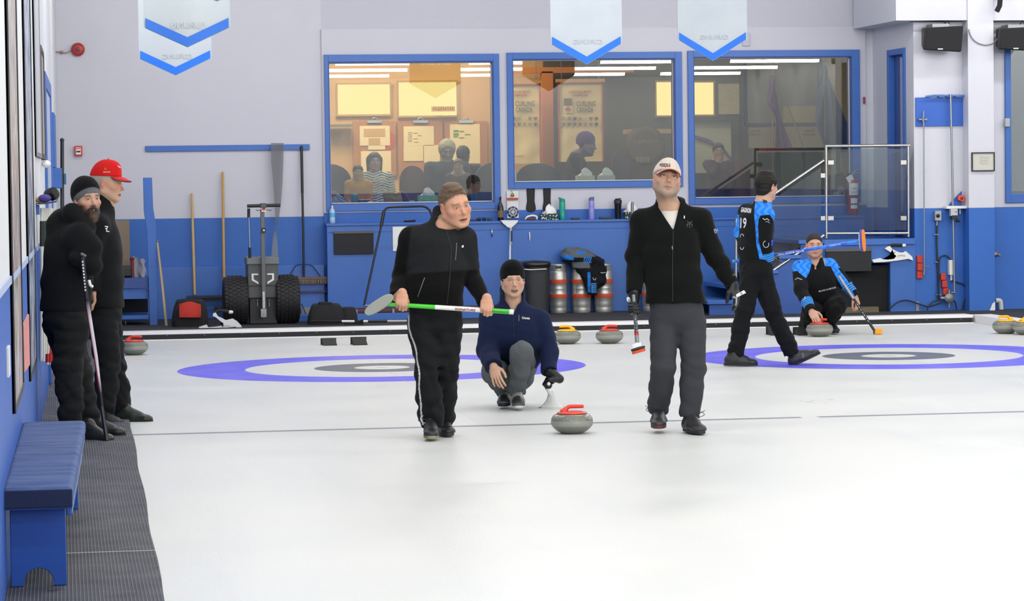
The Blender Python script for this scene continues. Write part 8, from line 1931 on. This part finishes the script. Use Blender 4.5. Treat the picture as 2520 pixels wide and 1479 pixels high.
 m=MB();sdv=(P[0]-P[1]).normalized()
 for i in range(10):c=P[0].lerp(P[1], .12+.075*i)+Vector(nC)*.0145;m.obox(c, Vector(nR)*.005, Vector(nC)*.0008, sdv*(.006))
 m.build('shaft_lettering', wht_m, br)
 m=MB();m.tube([Vector(J(219, 690, -.40)), Vector(J(222, 702, -.41)), Vector(J(228, 706, -.40))], .010, 8);m.build('broom_mark', wht_m, br)
 m=MB();hc=Vector(J(206, 628, -.36));m.tube([hc+Vector(nR)*-.018+Vector(nU)*.010, hc, hc+Vector(nR)*.014-Vector(nU)*.008], .010, 8);m.build('end_cap', mat('cap_worn', '#6a625a', .6), br)
personD();print('D', time.time()-_t0)
def personE():
 D0=20.5;J=mkJ(D0);root=person('older man in red cap and black jacket standing in profile behind the hooded man', onZ(300, 1040, .02))
 H=Head(J(263, 452, 0), dv(1, -.05, .12), dv(.05, 1, 0), 1.08, jaw=1.1, nose=1.1)
 side=dv(.18, 0, 1)
 j=dict(neck=J(250, 520, .0), chest=J(250, 600, .0), waist=J(255, 690, .0), pelvis=J(256, 760, .0), shL=J(248, 555, .17), elL=J(240, 650, .2), wrL=J(250, 720, .15), shR=J(240, 555, -.17), elR=J(222, 650, -.2), wrR=J(229, 712, -.17), hipL=J(262, 800, .09), hipR=J(254, 800, -.08), knL=J(278, 900, .09), knR=J(266, 900, -.08), anL=J(296, 1008, .14), anR=J(252, 1020, -.10))
 def hd(S):d=nrm(J(234, 752, -.17)-j['wrR']);hand(S, j['wrR'], d, dv(-.9, 0, .2), dv(.5, 0, -1), [(25, 30, 20), (28, 35, 20), (30, 35, 20), (35, 35, 20)], None, 1.05)
 body_core(root, H, j, side, [hd], '#c69a80', colkw=dict(ruddy=.6, brow='#9a8a7c', lips='#b07868', stubble=.15, stub_col='#a89c92', scalp='#a39b92', hl=.07, hs=.8), mouth=.2)
 H.eyes(root, '#5a5a58', .7)
 K, cr=cap_hat(root, H, '#d21f1e', '#c81e1c', '#6d2426', bh=.048, tilt=-.10, tall=.026, curve=3)
 decal_text(cr, 'CURLING CLUB', 262, 423, D0-.1, 17, 2.6, wht_m, cr, rot=.02, off=.002);poly_decal(cr, [[(257, 413), (259, 411), (262, 415), (264, 419), (256, 418)]], mat('cap_gold', '#a8602c', .7), cr, 'emblem', .002);decal_line(cr, [(290, 408), (293, 411), (296, 413)], D0, .004, wht_m, cr, 'front_mark')
 lo, hi=bounds([j[k]for k in('neck', 'pelvis', 'elL', 'elR', 'wrL', 'wrR', 'shL', 'shR')], .22);S=SDF(lo, hi, .006)
 torso(S, [(j['neck']-nU*.02, .085, .085), (j['chest']+nU*.04, .18, .12), (j['chest']-nU*.06, .185, .135), (j['waist'], .18, .135), (j['pelvis']+nU*.03, .175, .13), (j['pelvis']-nU*.05, .17, .13)], side)
 S.plane(j['pelvis']+nU*.01, -nU, .008)
 for q in 'LR':S.cone(j['neck']-nU*.02, j['sh'+q], .072, .08, .05)
 sleeve(S, j['shL'], j['elL'], j['wrL'], .08, .066, .05);sleeve(S, j['shR'], j['elR'], j['wrR'], .08, .066, .046)
 ct=H.P(0, -.03, -.075);S.cone(j['neck'], ct, .082, .080, .03);S.plane(ct+nU*.005, nU+nR*.55, .012, ball=(ct+nU*.08, .15))
 S.wrinkle(.006, 22, 51, [(j['elR'], .1, .8)])
 v, f=S.mesh();jk=np_obj('black_jacket', v, f, cloth_vm, root, np.tile(np.array(lin('#141517')), (len(v), 1)), keep_largest=True)
 decal_line(jk, [(258, 557), (265, 558), (263, 562), (259, 562), (263, 565), (261, 569), (268, 570)], D0, .004, wht_m, jk, 'chest_logo', .004)
 m=MB();m.tube([Vector(J(263, 498, -.03)), Vector(J(266, 506, -.05)), Vector(J(266, 514, -.05))], .003, 6);m.build('drawcord', black_m, root)
 trousers(root, j, side, (.108, .088, .082, .074), '#17181b', 16, .006, rp=(.17, .13), wr=.007)
 up=np.array([0, 0, 1.])
 shoe(root, J(308, 1010, .1), dv(1, -.03, .15), up, 1.0, '#1e2820', '#1c1e1c');shoe(root, J(252, 1024, -.12), dv(.95, -.03, .25), up, 1.05, '#2a2c2e', '#1c1c1e')
personE();print('E', time.time()-_t0)
BL, BL2='#1f74e0', '#3f95ea'
def personF():
 D0=25.7;J=mkJ(D0);root=person('player in black and blue jersey number 19 striding right with a broom under one arm', onZ(1830, 900))
 H=Head(J(1887, 458, 0), dv(.72, -.02, -.66), dv(.06, 1, .03), 1.02)
 side=dv(.60, 0, .80)
 j=dict(neck=J(1878, 500, .0), chest=J(1862, 555, .0), waist=J(1858, 615, .02), pelvis=J(1860, 655, .02), shL=J(1838, 522, .12), elL=J(1822, 575, .16), wrL=J(1835, 620, .02), shR=J(1884, 530, -.14), elR=J(1884, 590, -.15), wrR=J(1893, 640, -.06), hipL=J(1848, 675, .0), hipR=J(1874, 672, .0), knL=J(1832, 765, -.04), knR=J(1902, 765, .02), anL=J(1812, 862, -.06), anR=J(1945, 862, .04))
 body_core(root, H, j, side, [], '#c9a08a', h=.005, colkw=dict(ruddy=.3, brow='#2a2220', scalp='#17130f', hl=.05, hs=.95))
 H.eyes(root, '#3a2c24', .8)
 def ex(S):
  S.ell(H.P(0, -.055, -.045), (.070, .055, .055), H.ax, .03);S.ell(H.P(0, -.02, .115), (.06, .07, .02), H.ax, .03)
 hair_shell(root, H, '#17130f', .060, .012, .92, h=.004, wr=.005, extra=ex, low=-.088)
 m=MB();m.tube([Vector(H.P(.082, -.01, .006)), Vector(H.P(.078, .06, .006)), Vector(H.P(.06, .09, .0))], .002, 6);m.build('eyeglasses', black_m, root)
 lo, hi=bounds([j[k]for k in('neck', 'pelvis', 'elL', 'elR', 'wrL', 'wrR', 'shL', 'shR')], .2);S=SDF(lo, hi, .004)
 torso(S, [(j['neck']-nU*.03, .08, .075), (j['chest']+nU*.05, .165, .115), (j['chest']-nU*.04, .165, .12), (j['waist'], .150, .125), (j['pelvis']+nU*.02, .155, .125)], side)
 S.plane(j['pelvis']+nU*.06, -nU, .006)
 for q in 'LR':S.cone(j['neck']-nU*.03, j['sh'+q], .06, .07, .05)
 sleeve(S, j['shL'], j['elL'], j['wrL'], .07, .058, .045);sleeve(S, j['shR'], j['elR'], j['wrR'], .075, .062, .046)
 S.cone(j['neck']-nU*.02, j['neck']+nU*.045+nR*.01, .070, .068, .02);S.wrinkle(.006, 24, 61, [(j['elR'], .1, .6), (j['waist'], .12, .5)])
 v, f=S.mesh();px, py, D=npproj(v);C=np.tile(np.array(lin('#121315')), (len(v), 1))
 yx0=np.interp(py, [475, 490, 510, 530, 560, 600, 640], [1868, 1860, 1857, 1856, 1859, 1861, 1870]);yk=(px>yx0)*(py>474)*1.0
 ar=np.interp(py, [500, 523, 530, 540, 560, 590, 640], [2000, 1990, 1872, 1867, 1865, 1866, 1880]);yk=yk*((px<ar)|(py<np.interp(px, [1866, 1880, 1893, 1905], [533, 524, 526, 545])))
 vv=np.stack([px, py], 1);n_=.5+.5*np.sin(px*.35+np.sin(py*.22)*2)
 bl=np.array(lin(BL))[None]*(1-n_[:, None])+np.array(lin(BL2))[None]*n_[:, None]
 backside=D<(D0+.35)
 C=np.where((yk*(backside))[:, None]>.5, bl, C)
 thin=(px>np.interp(py, [560, 600, 640], [1862, 1863, 1876]))*(px<np.interp(py, [560, 600, 640], [1866, 1867, 1880]))*(py>560);C=np.where(thin[:, None]>0, bl, C)
 fs=dist_seg(v, j['shL'], j['elL'])<.085;fs=fs*(px<1832)*(py>528)*(py<585);C=np.where(fs[:, None], bl, C)
 axd=nrm(j['wrR']-j['elR']);tt=(v-j['wrR'])@axd;near=dist_seg(v, j['elR'], j['wrR'])<.08
 cf=near*(tt>-.088)*(tt<-.002);st=(np.mod(tt, .021)>.005);C=np.where((cf*st)[:, None]>0, np.array(lin(BL2))[None], C)
 hip=(px>1898)*(py>590)*(py<605);C=np.where(hip[:, None], np.array(lin('#3b4fd0'))[None], C)
 jk=np_obj('jersey', v, f, cloth_vm, root, C, keep_largest=True)
 jt=mat('jersey_white', '#d9dbdd', .7)
 decal_text(jk, 'GAGNON', 1838, 516.5, D0-.1, 22, 13, jt, jk, rot=-.22, shear=.0, bold=.03, off=.004);decal_text(jk, '19', 1830.5, 548.5, D0-.1, 13, 26, jt, jk, rot=-.04, bold=.02, off=.004)
 gm=mat('jersey_grey', '#8f9296', .7)
 circ=lambda cx, cy, rx, ry, a0, a1, n=14:[(cx+rx*math.cos(a0+(a1-a0)*i/n), cy+ry*math.sin(a0+(a1-a0)*i/n))for i in range(n+1)]
 decal_line(jk, circ(1849, 495, 4.5, 7, 0, 6.28), D0, .002, gm, jk, 'round_emblem');decal_line(jk, [(1846, 498), (1849, 491), (1852, 498)], D0, .002, gm, jk, 'round_emblem_mark')
 decal_line(jk, circ(1885, 601, 7, 8, -.4, 4.6), D0, .0028, jt, jk, 'sleeve_ring');decal_line(jk, circ(1826, 585, 4.5, 9, 3.2, 5.9), D0, .0028, jt, jk, 'back_arc');decal_line(jk, circ(1826, 606, 4.5, 8, .3, 2.8), D0, .0028, jt, jk, 'back_arc')
 decal_line(jk, [(1877, 537), (1882, 541), (1888, 538), (1893, 543)], D0, .003, jt, jk, 'sleeve_script');decal_line(jk, [(1884, 546), (1889, 545), (1894, 549)], D0, .0035, gm, jk, 'sleeve_script')
 bk_=mat('jersey_black', '#101114', .7)
 for i in range(4):poly_decal(jk, [[(1876+i*3, 488+i*1), (1878.2+i*3, 488+i*1), (1881+i*2.5, 499), (1879+i*2.5, 499)]], bk_, jk, 'shoulder_bar')
 trousers(root, j, dv(.75, 0, .65), (.098, .080, .072, .066), '#141517', 18, .006, rp=(.158, .13), wr=.007)
 up=np.array([0, 0, 1.])
 shoe(root, J(1806, 874, -.06), dv(1, -.02, .15), up, 1.04, '#222326', '#222224');
 t_=dv(.88, .42, .1);u_=nrm(np.cross(np.cross(t_, np.array([0, 0, 1.])), t_));shoe(root, J(1956, 872, .04), t_, u_, 1.04, '#2a2b2e', '#222224', strap='#55565a')
 S=SDF(j['wrR']-.22, j['wrR']+.22, .0045);hc=np.array(atD(1907, 648, D0+.04));
 d=nrm(hc+nR*.05-nU*.03-j['wrR']);hand(S, j['wrR']+d*.01, d, dv(.1, .35, -1), dv(.3, 1, 0), [(35, 45, 30)]*4, ((.7, .5, .5), (.8, .5, .1), (.8, .6, 0)), 1.05, .004);S.cone(j['wrR'], j['wrR']+d*.04, .040, .036, .01);v, f=S.mesh();np_obj('glove', v, f, leather_m, root, np.tile(np.array(lin('#2a2b2e')), (len(v), 1)), keep_largest=True)
 br=thing('curling_broom', 'bright blue broom with a purple head carried level by the striding player', 'broom', atD(2000, 610, D0-.1))
 a, b=Vector(atD(1803, 644, D0+.30)), Vector(atD(2113, 594, D0-.1));
 m=MB();m.tube([a, a.lerp(b, .02)], .014, 12);m.build('end_cap', mat('cap_cyan', '#3aa0e0', .3), br)
 sh_=NT('shaft_blue');co=sh_.coord();nz=sh_.noise(co, 9, 3, .5);sh_.bsdf(sh_.mix(sh_.ramp(nz, .4, .6), L4('#1f3fc4'), L4('#2f86ee')), .2, 0, .5)
 m=MB();m.tube([a.lerp(b, .02), b], [.0155, .0135], 14);m.build('shaft', sh_.m, br)
 sd=(b-a).normalized();up_=Vector(nU);up_=(up_-sd*up_.dot(sd)).normalized();nn=sd.cross(up_);nn=nn if nn.dot(Vector(nC))>0 else-nn
 m=MB();put_text(m, 'BALANCE PLUS', a.lerp(b, .47)+nn*.0158-up_*.004, sd, up_, .015, .24, .03, .2);m.build('lettering', wht_m, br)
 m=MB();put_text(m, 'CURLING', a.lerp(b, .82)+nn*.0148, sd, up_, .011, .10, .02, .2);m.build('lettering', mat('pale_blue_ink', '#a9c8ee', .6), br)
 hc=Vector(atD(2124, 592, D0-.1));X=Vector(dv(-.08, 1, .1));N=Vector(dv(.86, .05, .5));N=(N-X*N.dot(X)).normalized();Yv=N.cross(X)
 def oval(c, rx, ry):return[c+X*rx*math.copysign(abs(math.cos(2*PI*i/32))**.85, math.cos(2*PI*i/32))+Yv*ry*math.copysign(abs(math.sin(2*PI*i/32))**.8, math.sin(2*PI*i/32))for i in range(32)]
 m=MB();m.prism(oval(hc, .098, .034), N*.012);m.build('brush_pad', mat('pad_orange2', '#e88a30', .8), br, bevel=.004, fixn=True)
 m=MB();m.prism(oval(hc-N*.02, .098, .036), N*.019);m.build('brush_rim', mat('rim_purple', '#4a4fb8', .5, scale=30, var=.4), br, bevel=.005, fixn=True)
 m=MB();m.prism(oval(hc-N*.032, .075, .026), N*.012);m.build('brush_housing', wht_m, br, bevel=.005, fixn=True)
 m=MB();m.tube([b, hc-N*.03], [.0135, .02], 12);m.build('swivel_joint', mat('joint_grey', '#9aa09a', .4), br)
personF();print('F', time.time()-_t0)
def personG():
 D0=30.55;J=mkJ(D0);root=person('player in black and blue jersey crouching behind a red-handled stone, broom in the other hand', onZ(2010, 822))
 H=Head(J(2004, 604, 0), dv(.02, -.04, 1), dv(.0, 1, .05), 1.08, jaw=1.08)
 side=dv(1, .03, 0)
 j=dict(neck=J(2008, 642, .04), chest=J(2010, 680, .0), waist=J(2016, 720, .06), pelvis=J(2018, 752, .22), shL=J(1970, 660, .0), elL=J(1970, 712, -.18), wrL=J(1996, 764, -.42), shR=J(2042, 655, .02), elR=J(2082, 700, .02), wrR=J(2104, 728, -.02), hipL=J(2004, 752, .2), hipR=J(2036, 750, .2), knL=J(1996, 765, -.12), knR=J(2064, 750, -.20), anL=J(1984, 796, .34), anR=J(2046, 788, .05))
 def hd(S):
  d=nrm(J(2011, 790, -.50)-j['wrL']);hand(S, j['wrL'], d, dv(.1, -.4, -1), dv(1, .1, -.2), [(30, 35, 25), (35, 40, 25), (38, 40, 25), (40, 40, 25)], None, 1.12)
  d=nrm(J(2112, 752, -.04)-j['wrR']);hand(S, j['wrR'], d, dv(-.6, -.1, -.5), dv(-.4, 0, 1), [(35, 50, 35), (38, 50, 35), (40, 50, 35), (42, 50, 35)], ((.8, .3, .5), (.9, .35, .1), (.9, .3, 0)), 1.12)
 body_core(root, H, j, side, [hd], '#c99c86', h=.005, colkw=dict(ruddy=.45, stubble=.5, stub_col='#8a6c5a', brow='#4a3a30', scalp='#3a302a', hl=.068, hs=.62))
 H.eyes(root, '#3f4a4a', .8)
 hair_shell(root, H, '#2c2521', .074, .002, .95, h=.005, wr=.002, low=-.05, sidecol='#5a4a40')
 lo, hi=bounds([j[k]for k in('neck', 'pelvis', 'elL', 'elR', 'wrL', 'wrR', 'shL', 'shR')], .2);S=SDF(lo, hi, .004)
 torso(S, [(j['neck']-nU*.03, .085, .08), (j['chest']+nU*.03, .185, .125), (j['chest']-nU*.06, .185, .14), (j['waist'], .175, .14), (j['pelvis']+nU*.05, .165, .14)], side)
 for q in 'LR':S.cone(j['neck']-nU*.03, j['sh'+q], .07, .078, .05)
 sleeve(S, j['shL'], j['elL'], j['wrL'], .085, .074, .056);sleeve(S, j['shR'], j['elR'], j['wrR'], .08, .066, .050)
 S.cone(J(2006, 655, -.10), H.P(0, .05, -.08), .045, .07, .006, 's');S.wrinkle(.007, 22, 71, [(j['elL'], .12, .8), (j['elR'], .12, .8)])
 v, f=S.mesh();px, py, D=npproj(v);C=np.tile(np.array(lin('#121315')), (len(v), 1));n_=.5+.5*np.sin(px*.4+np.sin(py*.3)*2);bl=np.array(lin(BL))[None]*(1-n_[:, None])+np.array(lin(BL2))[None]*n_[:, None]
 lft=(px<np.interp(py, [630, 650, 670, 690], [2010, 1997, 1992, 1980]))*(py<np.interp(px, [1950, 1962, 1980, 1992], [668, 667, 682, 690]));
 rgt=(px>np.interp(py, [620, 640, 655, 690, 740], [2018, 2030, 2044, 2062, 2090]))*(px<np.interp(py, [640, 660, 690, 730], [2200, 2062, 2086, 2104]));rgt2=(px>2030)*(py<655)
 C=np.where((lft|rgt|rgt2)[:, None]>0, bl, C)
 for q in 'LR':
  axd=nrm(j['wr'+q]-j['el'+q]);tt=(v-j['wr'+q])@axd;near=dist_seg(v, j['el'+q], j['wr'+q])<.09;cf=near*(tt>(-.15 if q=='L' else-.14))*(tt<-.045);st=(np.mod(tt, .024)>.007);C=np.where(cf[:, None]>0, np.where(st[:, None], np.array(lin(BL2))[None], np.array(lin('#101114'))[None]), C)
 jk=np_obj('jersey', v, f, cloth_vm, root, C, keep_largest=True)
 tee=MB();
 jt=mat('jersey_white', '#d9dbdd', .7);decal_text(jk, 'BLACK & DECKER', 2037, 712, D0-.1, 46, 4, jt, jk, rot=.22, off=.006)
 greyc=mat('collar_grey', '#8a8c90', .7)
 poly_decal(jk, [[(1986, 640), (1992, 634), (2003, 650), (2010, 657)], [(2024, 634), (2032, 640), (2030, 655), (2026, 640)]], greyc, jk, 'collar_lining', .008)
 poly_decal(jk, [[(1982, 624), (1996, 640), (2000, 650), (1984, 644)], [(2020, 622), (2036, 626), (2042, 634), (2026, 640)]], mat('collar_blue', '#2f86e8', .7), jk, 'collar_flap', .010)
 bk_=mat('jersey_black', '#101114', .7)
 for i in range(5):poly_decal(jk, [[(1964+i*4, 640-i*3), (1967+i*4, 638-i*3), (1969+i*4, 645-i*3), (1966+i*4, 647-i*3)]], bk_, jk, 'shoulder_bar', .012)
 for i in range(4):poly_decal(jk, [[(2029+i*5, 612+i*1), (2032.5+i*5, 612+i*1), (2032.5+i*5, 617+i*1), (2029+i*5, 617+i*1)]], bk_, jk, 'shoulder_bar', .014)
 decal_line(jk, [(1957, 688), (1963, 684), (1970, 687), (1974, 688)], D0, .0035, jt, jk, 'sleeve_script')
 decal_line(jk, [(1981, 730), (1981, 735), (1977, 739)], D0, .0035, jt, jk, 'sleeve_arc')
 trousers(root, j, side, (.11, .092, .08, .066), '#141516', 20, .006, rp=(.165, .14), wr=.007)
 up=np.array([0, 0, 1.])
 shoe(root, J(2048, 797, .06), dv(.1, -.02, 1), up, 1.0, '#1d1d1f', '#161617', h=.005);shoe(root, J(1984, 797, .32), dv(-.1, -.02, 1), up, 1.0, '#1d1d1f', '#161617', h=.005)
 br=thing('curling_broom', 'slim black and silver broom with bright orange head held by the crouching player', 'broom', onZ(2160, 824))
 a=Vector(J(2065, 680, -.24));c=Vector(onZ(2152, 814, .06));
 m=MB();m.tube([a, a.lerp(c, .42)], .0135, 10);m.build('upper_shaft', mat('shaft_pale', '#a8a4a0', .3, .4), br)
 m=MB();m.tube([a.lerp(c, .42), c], .014, 10);m.build('lower_shaft', mat('shaft_black', '#17181b', .3), br)
 m=MB();sd=(c-a).normalized()
 for i in range(7):q=a.lerp(c, .52+.05*i)-Vector(ray(2120, 760)).normalized()*.0142;m.obox(q, sd*.010, Vector(nC)*.001, Vector(nR)*.003)
 m.build('shaft_lettering', wht_m, br)
 hc=Vector(onZ(2161, 824, .0))+Vector((0, 0, .036));m=MB();X=Vector(nR);m.obox(hc, X*.042, Vector((0, 0, .032))+Vector(nC)*.0, Vector((-FW.x, -FW.y, 0))*.02);m.build('brush_head', mat('head_orange', '#f2a021', .5), br, bevel=.014, seg=3)
 m=MB();m.obox(hc-X*.044, X*.006, Vector((0, 0, .028)), Vector((-FW.x, -FW.y, 0))*.022);m.build('head_edge', black_m, br, bevel=.004)
personG();print('G', time.time()-_t0)
def jackets():
 D0=depth(onZ(1432, 768, .08))-.06;J=mkJ(D0);root=thing('draped_jacket', 'black, grey and blue team jackets piled over the kegs', 'jacket', J(1440, 640))
 lo, hi=bounds([J(1370, 600), J(1500, 730)], .25);S=SDF(lo, hi, .006)
 S.econe(J(1392, 632, -.1), J(1440, 632, -.08), .065, .12, .085, .14, nU, .05);S.econe(J(1420, 626, -.08), J(1470, 650, -.08), .075, .13, .09, .14, nU, .05)
 S.econe(J(1452, 655, -.16), J(1470, 700, -.22), .11, .05, .085, .045, nR, .05);S.econe(J(1412, 640, -.16), J(1450, 676, -.2), .07, .05, .08, .05, nR, .05);S.econe(J(1395, 622, -.1), J(1420, 640, -.14), .05, .1, .07, .08, nR, .05);S.econe(J(1478, 660, -.15), J(1480, 695, -.2), .07, .06, .06, .05, nR, .04);S.econe(J(1430, 645, -.15), J(1452, 710, -.22), .05, .045, .05, .04, nR, .03)
 S.cone(J(1452, 700, -.22), J(1458, 718, -.22), .05, .05, .03);S.wrinkle(.013, 30, 91, crease=.8)
 v, f=S.mesh();px, py, D=npproj(v);C=np.tile(np.array(lin('#15171b')), (len(v), 1))
 g=((py<634)*(px<1440))|((px>1408)*(px<1452)*(py>645)*(py<660))|((px>1436)*(px<1465)*(py<632));C=np.where(g[:, None], np.array(lin('#5d6268'))[None], C)
 b=((py>628)*(py<640)*(px<1412))|((px>1420)*(px<1440)*(py>618)*(py<626))|((px>1446)*(px<1453)*(py>670)*(py<720));C=np.where(b[:, None], np.array(lin('#2a72c4'))[None], C)
 c=(px>1455)*(px<1468)*(py>696)*(py<722)*(np.mod(py, 5)>1.8);C=np.where(c[:, None], np.array(lin('#4a9ae8'))[None], C)
 c=(px>1436)*(px<1456)*(py>632)*(py<647)*(np.mod(px+py*.4, 5)>2);C=np.where(c[:, None], np.array(lin('#3a86dc'))[None], C)
 o=np_obj('jacket_fabric', v, f, cloth_vm, root, C, keep_largest=True);b_=bvh_of(o)
 decal_line(o, [(1459, 683), (1461, 688), (1465, 689), (1467, 684)], D0, .003, wht_m, o, 'sleeve_ring');decal_line(o, [(1478, 671), (1484, 672), (1490, 670)], D0, .004, wht_m, o, 'chest_lettering')
jackets()
def spectator(label, Y, hp, hsc, f, skin, hairc, top, kids=False, stripes=None, hat=None, arm=None, hairkw=None, body_w=.19, base_py=None, handface=False, nk=None):
 c=np.array(onY(hp[0], hp[1], Y));root=person(label, (c[0], c[1], zfl));H=Head(c, f, dv(0, 1, .02), hsc);k=hsc
 nk=c-nU*.142*k+nC*-.02 if nk is None else nk;side=nrm(np.cross(H.f, nU));w=body_w*k
 ch=nk-nU*.14*k;wa=nk-nU*.40*k;pe=nk-nU*.58*k;pe[2]=max(pe[2], zfl+.35)
 j=dict(neck=nk, chest=ch, waist=wa, pelvis=pe)
 for q, s_ in(('L', -1), ('R', 1)):
  j['sh'+q]=nk+side*s_*w*.95-nU*.05*k;j['el'+q]=nk+side*s_*w*1.15-nU*.33*k+H.f*.03;j['wr'+q]=nk+side*s_*w*.75-nU*.40*k+H.f*.20*k
 if handface:j['wrR']=H.P(.03, .12, -.13)-nU*.05;j['elR']=H.P(.10, .16, -.33)
 if arm:j.update(arm(H, j, side))
 hands=[]
 if handface:hands.append(lambda S:hand(S, j['wrR'], nrm(H.P(-.01, .105, -.055)-j['wrR']), -H.f, -side, [(20, 30, 20)]*4, None, .85*k+.1))
 else:hands.append(lambda S:[hand(S, j['wr'+q], nrm(H.f+nU*-.1), -nU, side*(-s_), [(30, 30, 20)]*4, None, .9*k)for q, s_ in(('L', -1), ('R', 1))])
 body_core(root, H, j, side, hands, skin, h=.007, colkw=dict(ruddy=.2, brow='#3a2c24', scalp=hairc, hl=.055, hs=.8), legs=False, name='body', thin=.8*k, neck_r=.05, arm=(.042*k, .034*k, .030*k, .024*k))
 if hat:beanie(root, H, hat, hat, z0=.02, cuffh=.03, h=.007)
 else:
  kw=dict(hairkw or{});ex=kw.pop('extra', None);hair_shell(root, H, hairc, .068, .010, kw.pop('slope', .85), h=.007, wr=.004, extra=ex and ex(H), **kw)
 lo, hi=bounds([j[q]for q in j], .2);S=SDF(lo, hi, .009)
 torso(S, [(nk-nU*.02*k, .085*k, .078*k), (ch+nU*.03*k, w*.95, .105*k), (wa, w*.92, .12*k), (pe, w*.95, .13*k)], side)
 for q in 'LR':S.cone(nk-nU*.03, j['sh'+q], .05*k, .062*k, .04)
 for q in 'LR':
  if arm=='short':pass
  S.cone(j['sh'+q], j['el'+q], .064*k, .052*k, .03)
  if not stripes:S.cone(j['el'+q], j['wr'+q], .052*k, .04*k, .02)
 S.wrinkle(.006, 22, int(hp[0])%97);v, f_=S.mesh();C=np.tile(np.array(lin(top)), (len(v), 1))
 if stripes:st=np.mod(v[:, 2]+.015*np.sin(v[:, 0]*30), .032)>.020;C=np.where(st[:, None], np.array(lin(stripes))[None], C)
 np_obj('top', v, f_, cloth_vm, root, C, keep_largest=True)
 fh=nrm(np.array([H.f[0], H.f[1], 0])*(1 if H.f[1]<0 else .5)+np.array([0, -.2, 0]));P_=[]
 for s_ in(-1, 1):hp_=pe+side*s_*w*.5;kn_=hp_+fh*.30*k-nU*.02;P_.append((hp_, kn_, np.array([kn_[0], kn_[1], zfl+.05])))
 lo, hi=bounds([q for t in P_ for q in t]+[pe], .2);S=SDF(lo, hi, .012);S.econe(pe+nU*.02, pe, w*.9, .12, w*.95, .13, side, .03)
 for hp_, kn_, an_ in P_:S.cone(hp_, kn_, .085*k, .065*k, .04);S.cone(kn_, an_, .062*k, .045*k, .02);S.cone(an_, an_+fh*.12, .048, .045, .02)
 v, f_=S.mesh();np_obj('trousers', v, f_, cloth_vm, root, np.tile(np.array(lin('#2a2d38')), (len(v), 1)), keep_largest=True)
 return root, H
spectator('child in a mustard yellow sweater behind the left part of the first window', 35.4, (881, 424), .74, dv(.15, -.05, 1), '#a3805c', '#2a2018', '#b07d1e', body_w=.17)
spectator('dark-haired woman in a black and white striped top behind the first window', 35.75, (922, 398), .98, dv(.2, .0, 1), '#9c7f78', '#2c2338', '#c4c4ba', stripes='#2a2a2e', hairkw=dict(low=-.15, slope=2.4, ears=False, extra=lambda H:(lambda S:[S.cone(H.P(x, -.03, .03), H.P(x*1.1, -.02, -.13), .035, .02, .03)for x in(-.07, .07)])), body_w=.19)
spectator('grey-haired adult leaning over a small child behind the first window', 36.2, (1100, 370), 1.12, dv(.15, -.35, .9), '#8d8478', '#a89c80', '#3a3c44', hairkw=dict(low=-.09, slope=2.2, ears=False, extra=lambda H:(lambda S:[S.ell(H.P(x, -.01, .02), (.035, .07, .08), H.ax, .03)for x in(-.065, .065)])), body_w=.2)
spectator('small child in grey held close by the grey-haired adult behind the first window', 35.5, (1128, 408), .72, dv(-.1, -.1, 1), '#a08f7c', '#6d5a48', '#5a4c48', body_w=.16)
spectator('dark-haired figure in black turned away behind the grey-haired adult', 36.6, (1140, 382), 1.0, dv(.2, .1, -1), '#5a4c48', '#15141a', '#1d1c22', body_w=.2)
spectator('seated figure in black with a purple knitted hat in profile behind the middle window', 35.7, (1444, 356), 1.12, dv(.95, -.15, .1), '#6a4f62', '#2a2030', '#17171a', hat='#4a2f66', body_w=.2, nk=np.array(onY(1418, 382, 35.75)))
spectator('dark-haired child with a hand over the mouth behind the third window', 35.5, (1768, 372), .86, dv(.05, -.05, 1), '#a07868', '#2a1f1a', '#4a3438', handface=True, hairkw=dict(low=-.08, slope=1.8, ears=False), body_w=.17)
m=MB();print('people done', time.time()-_t0)
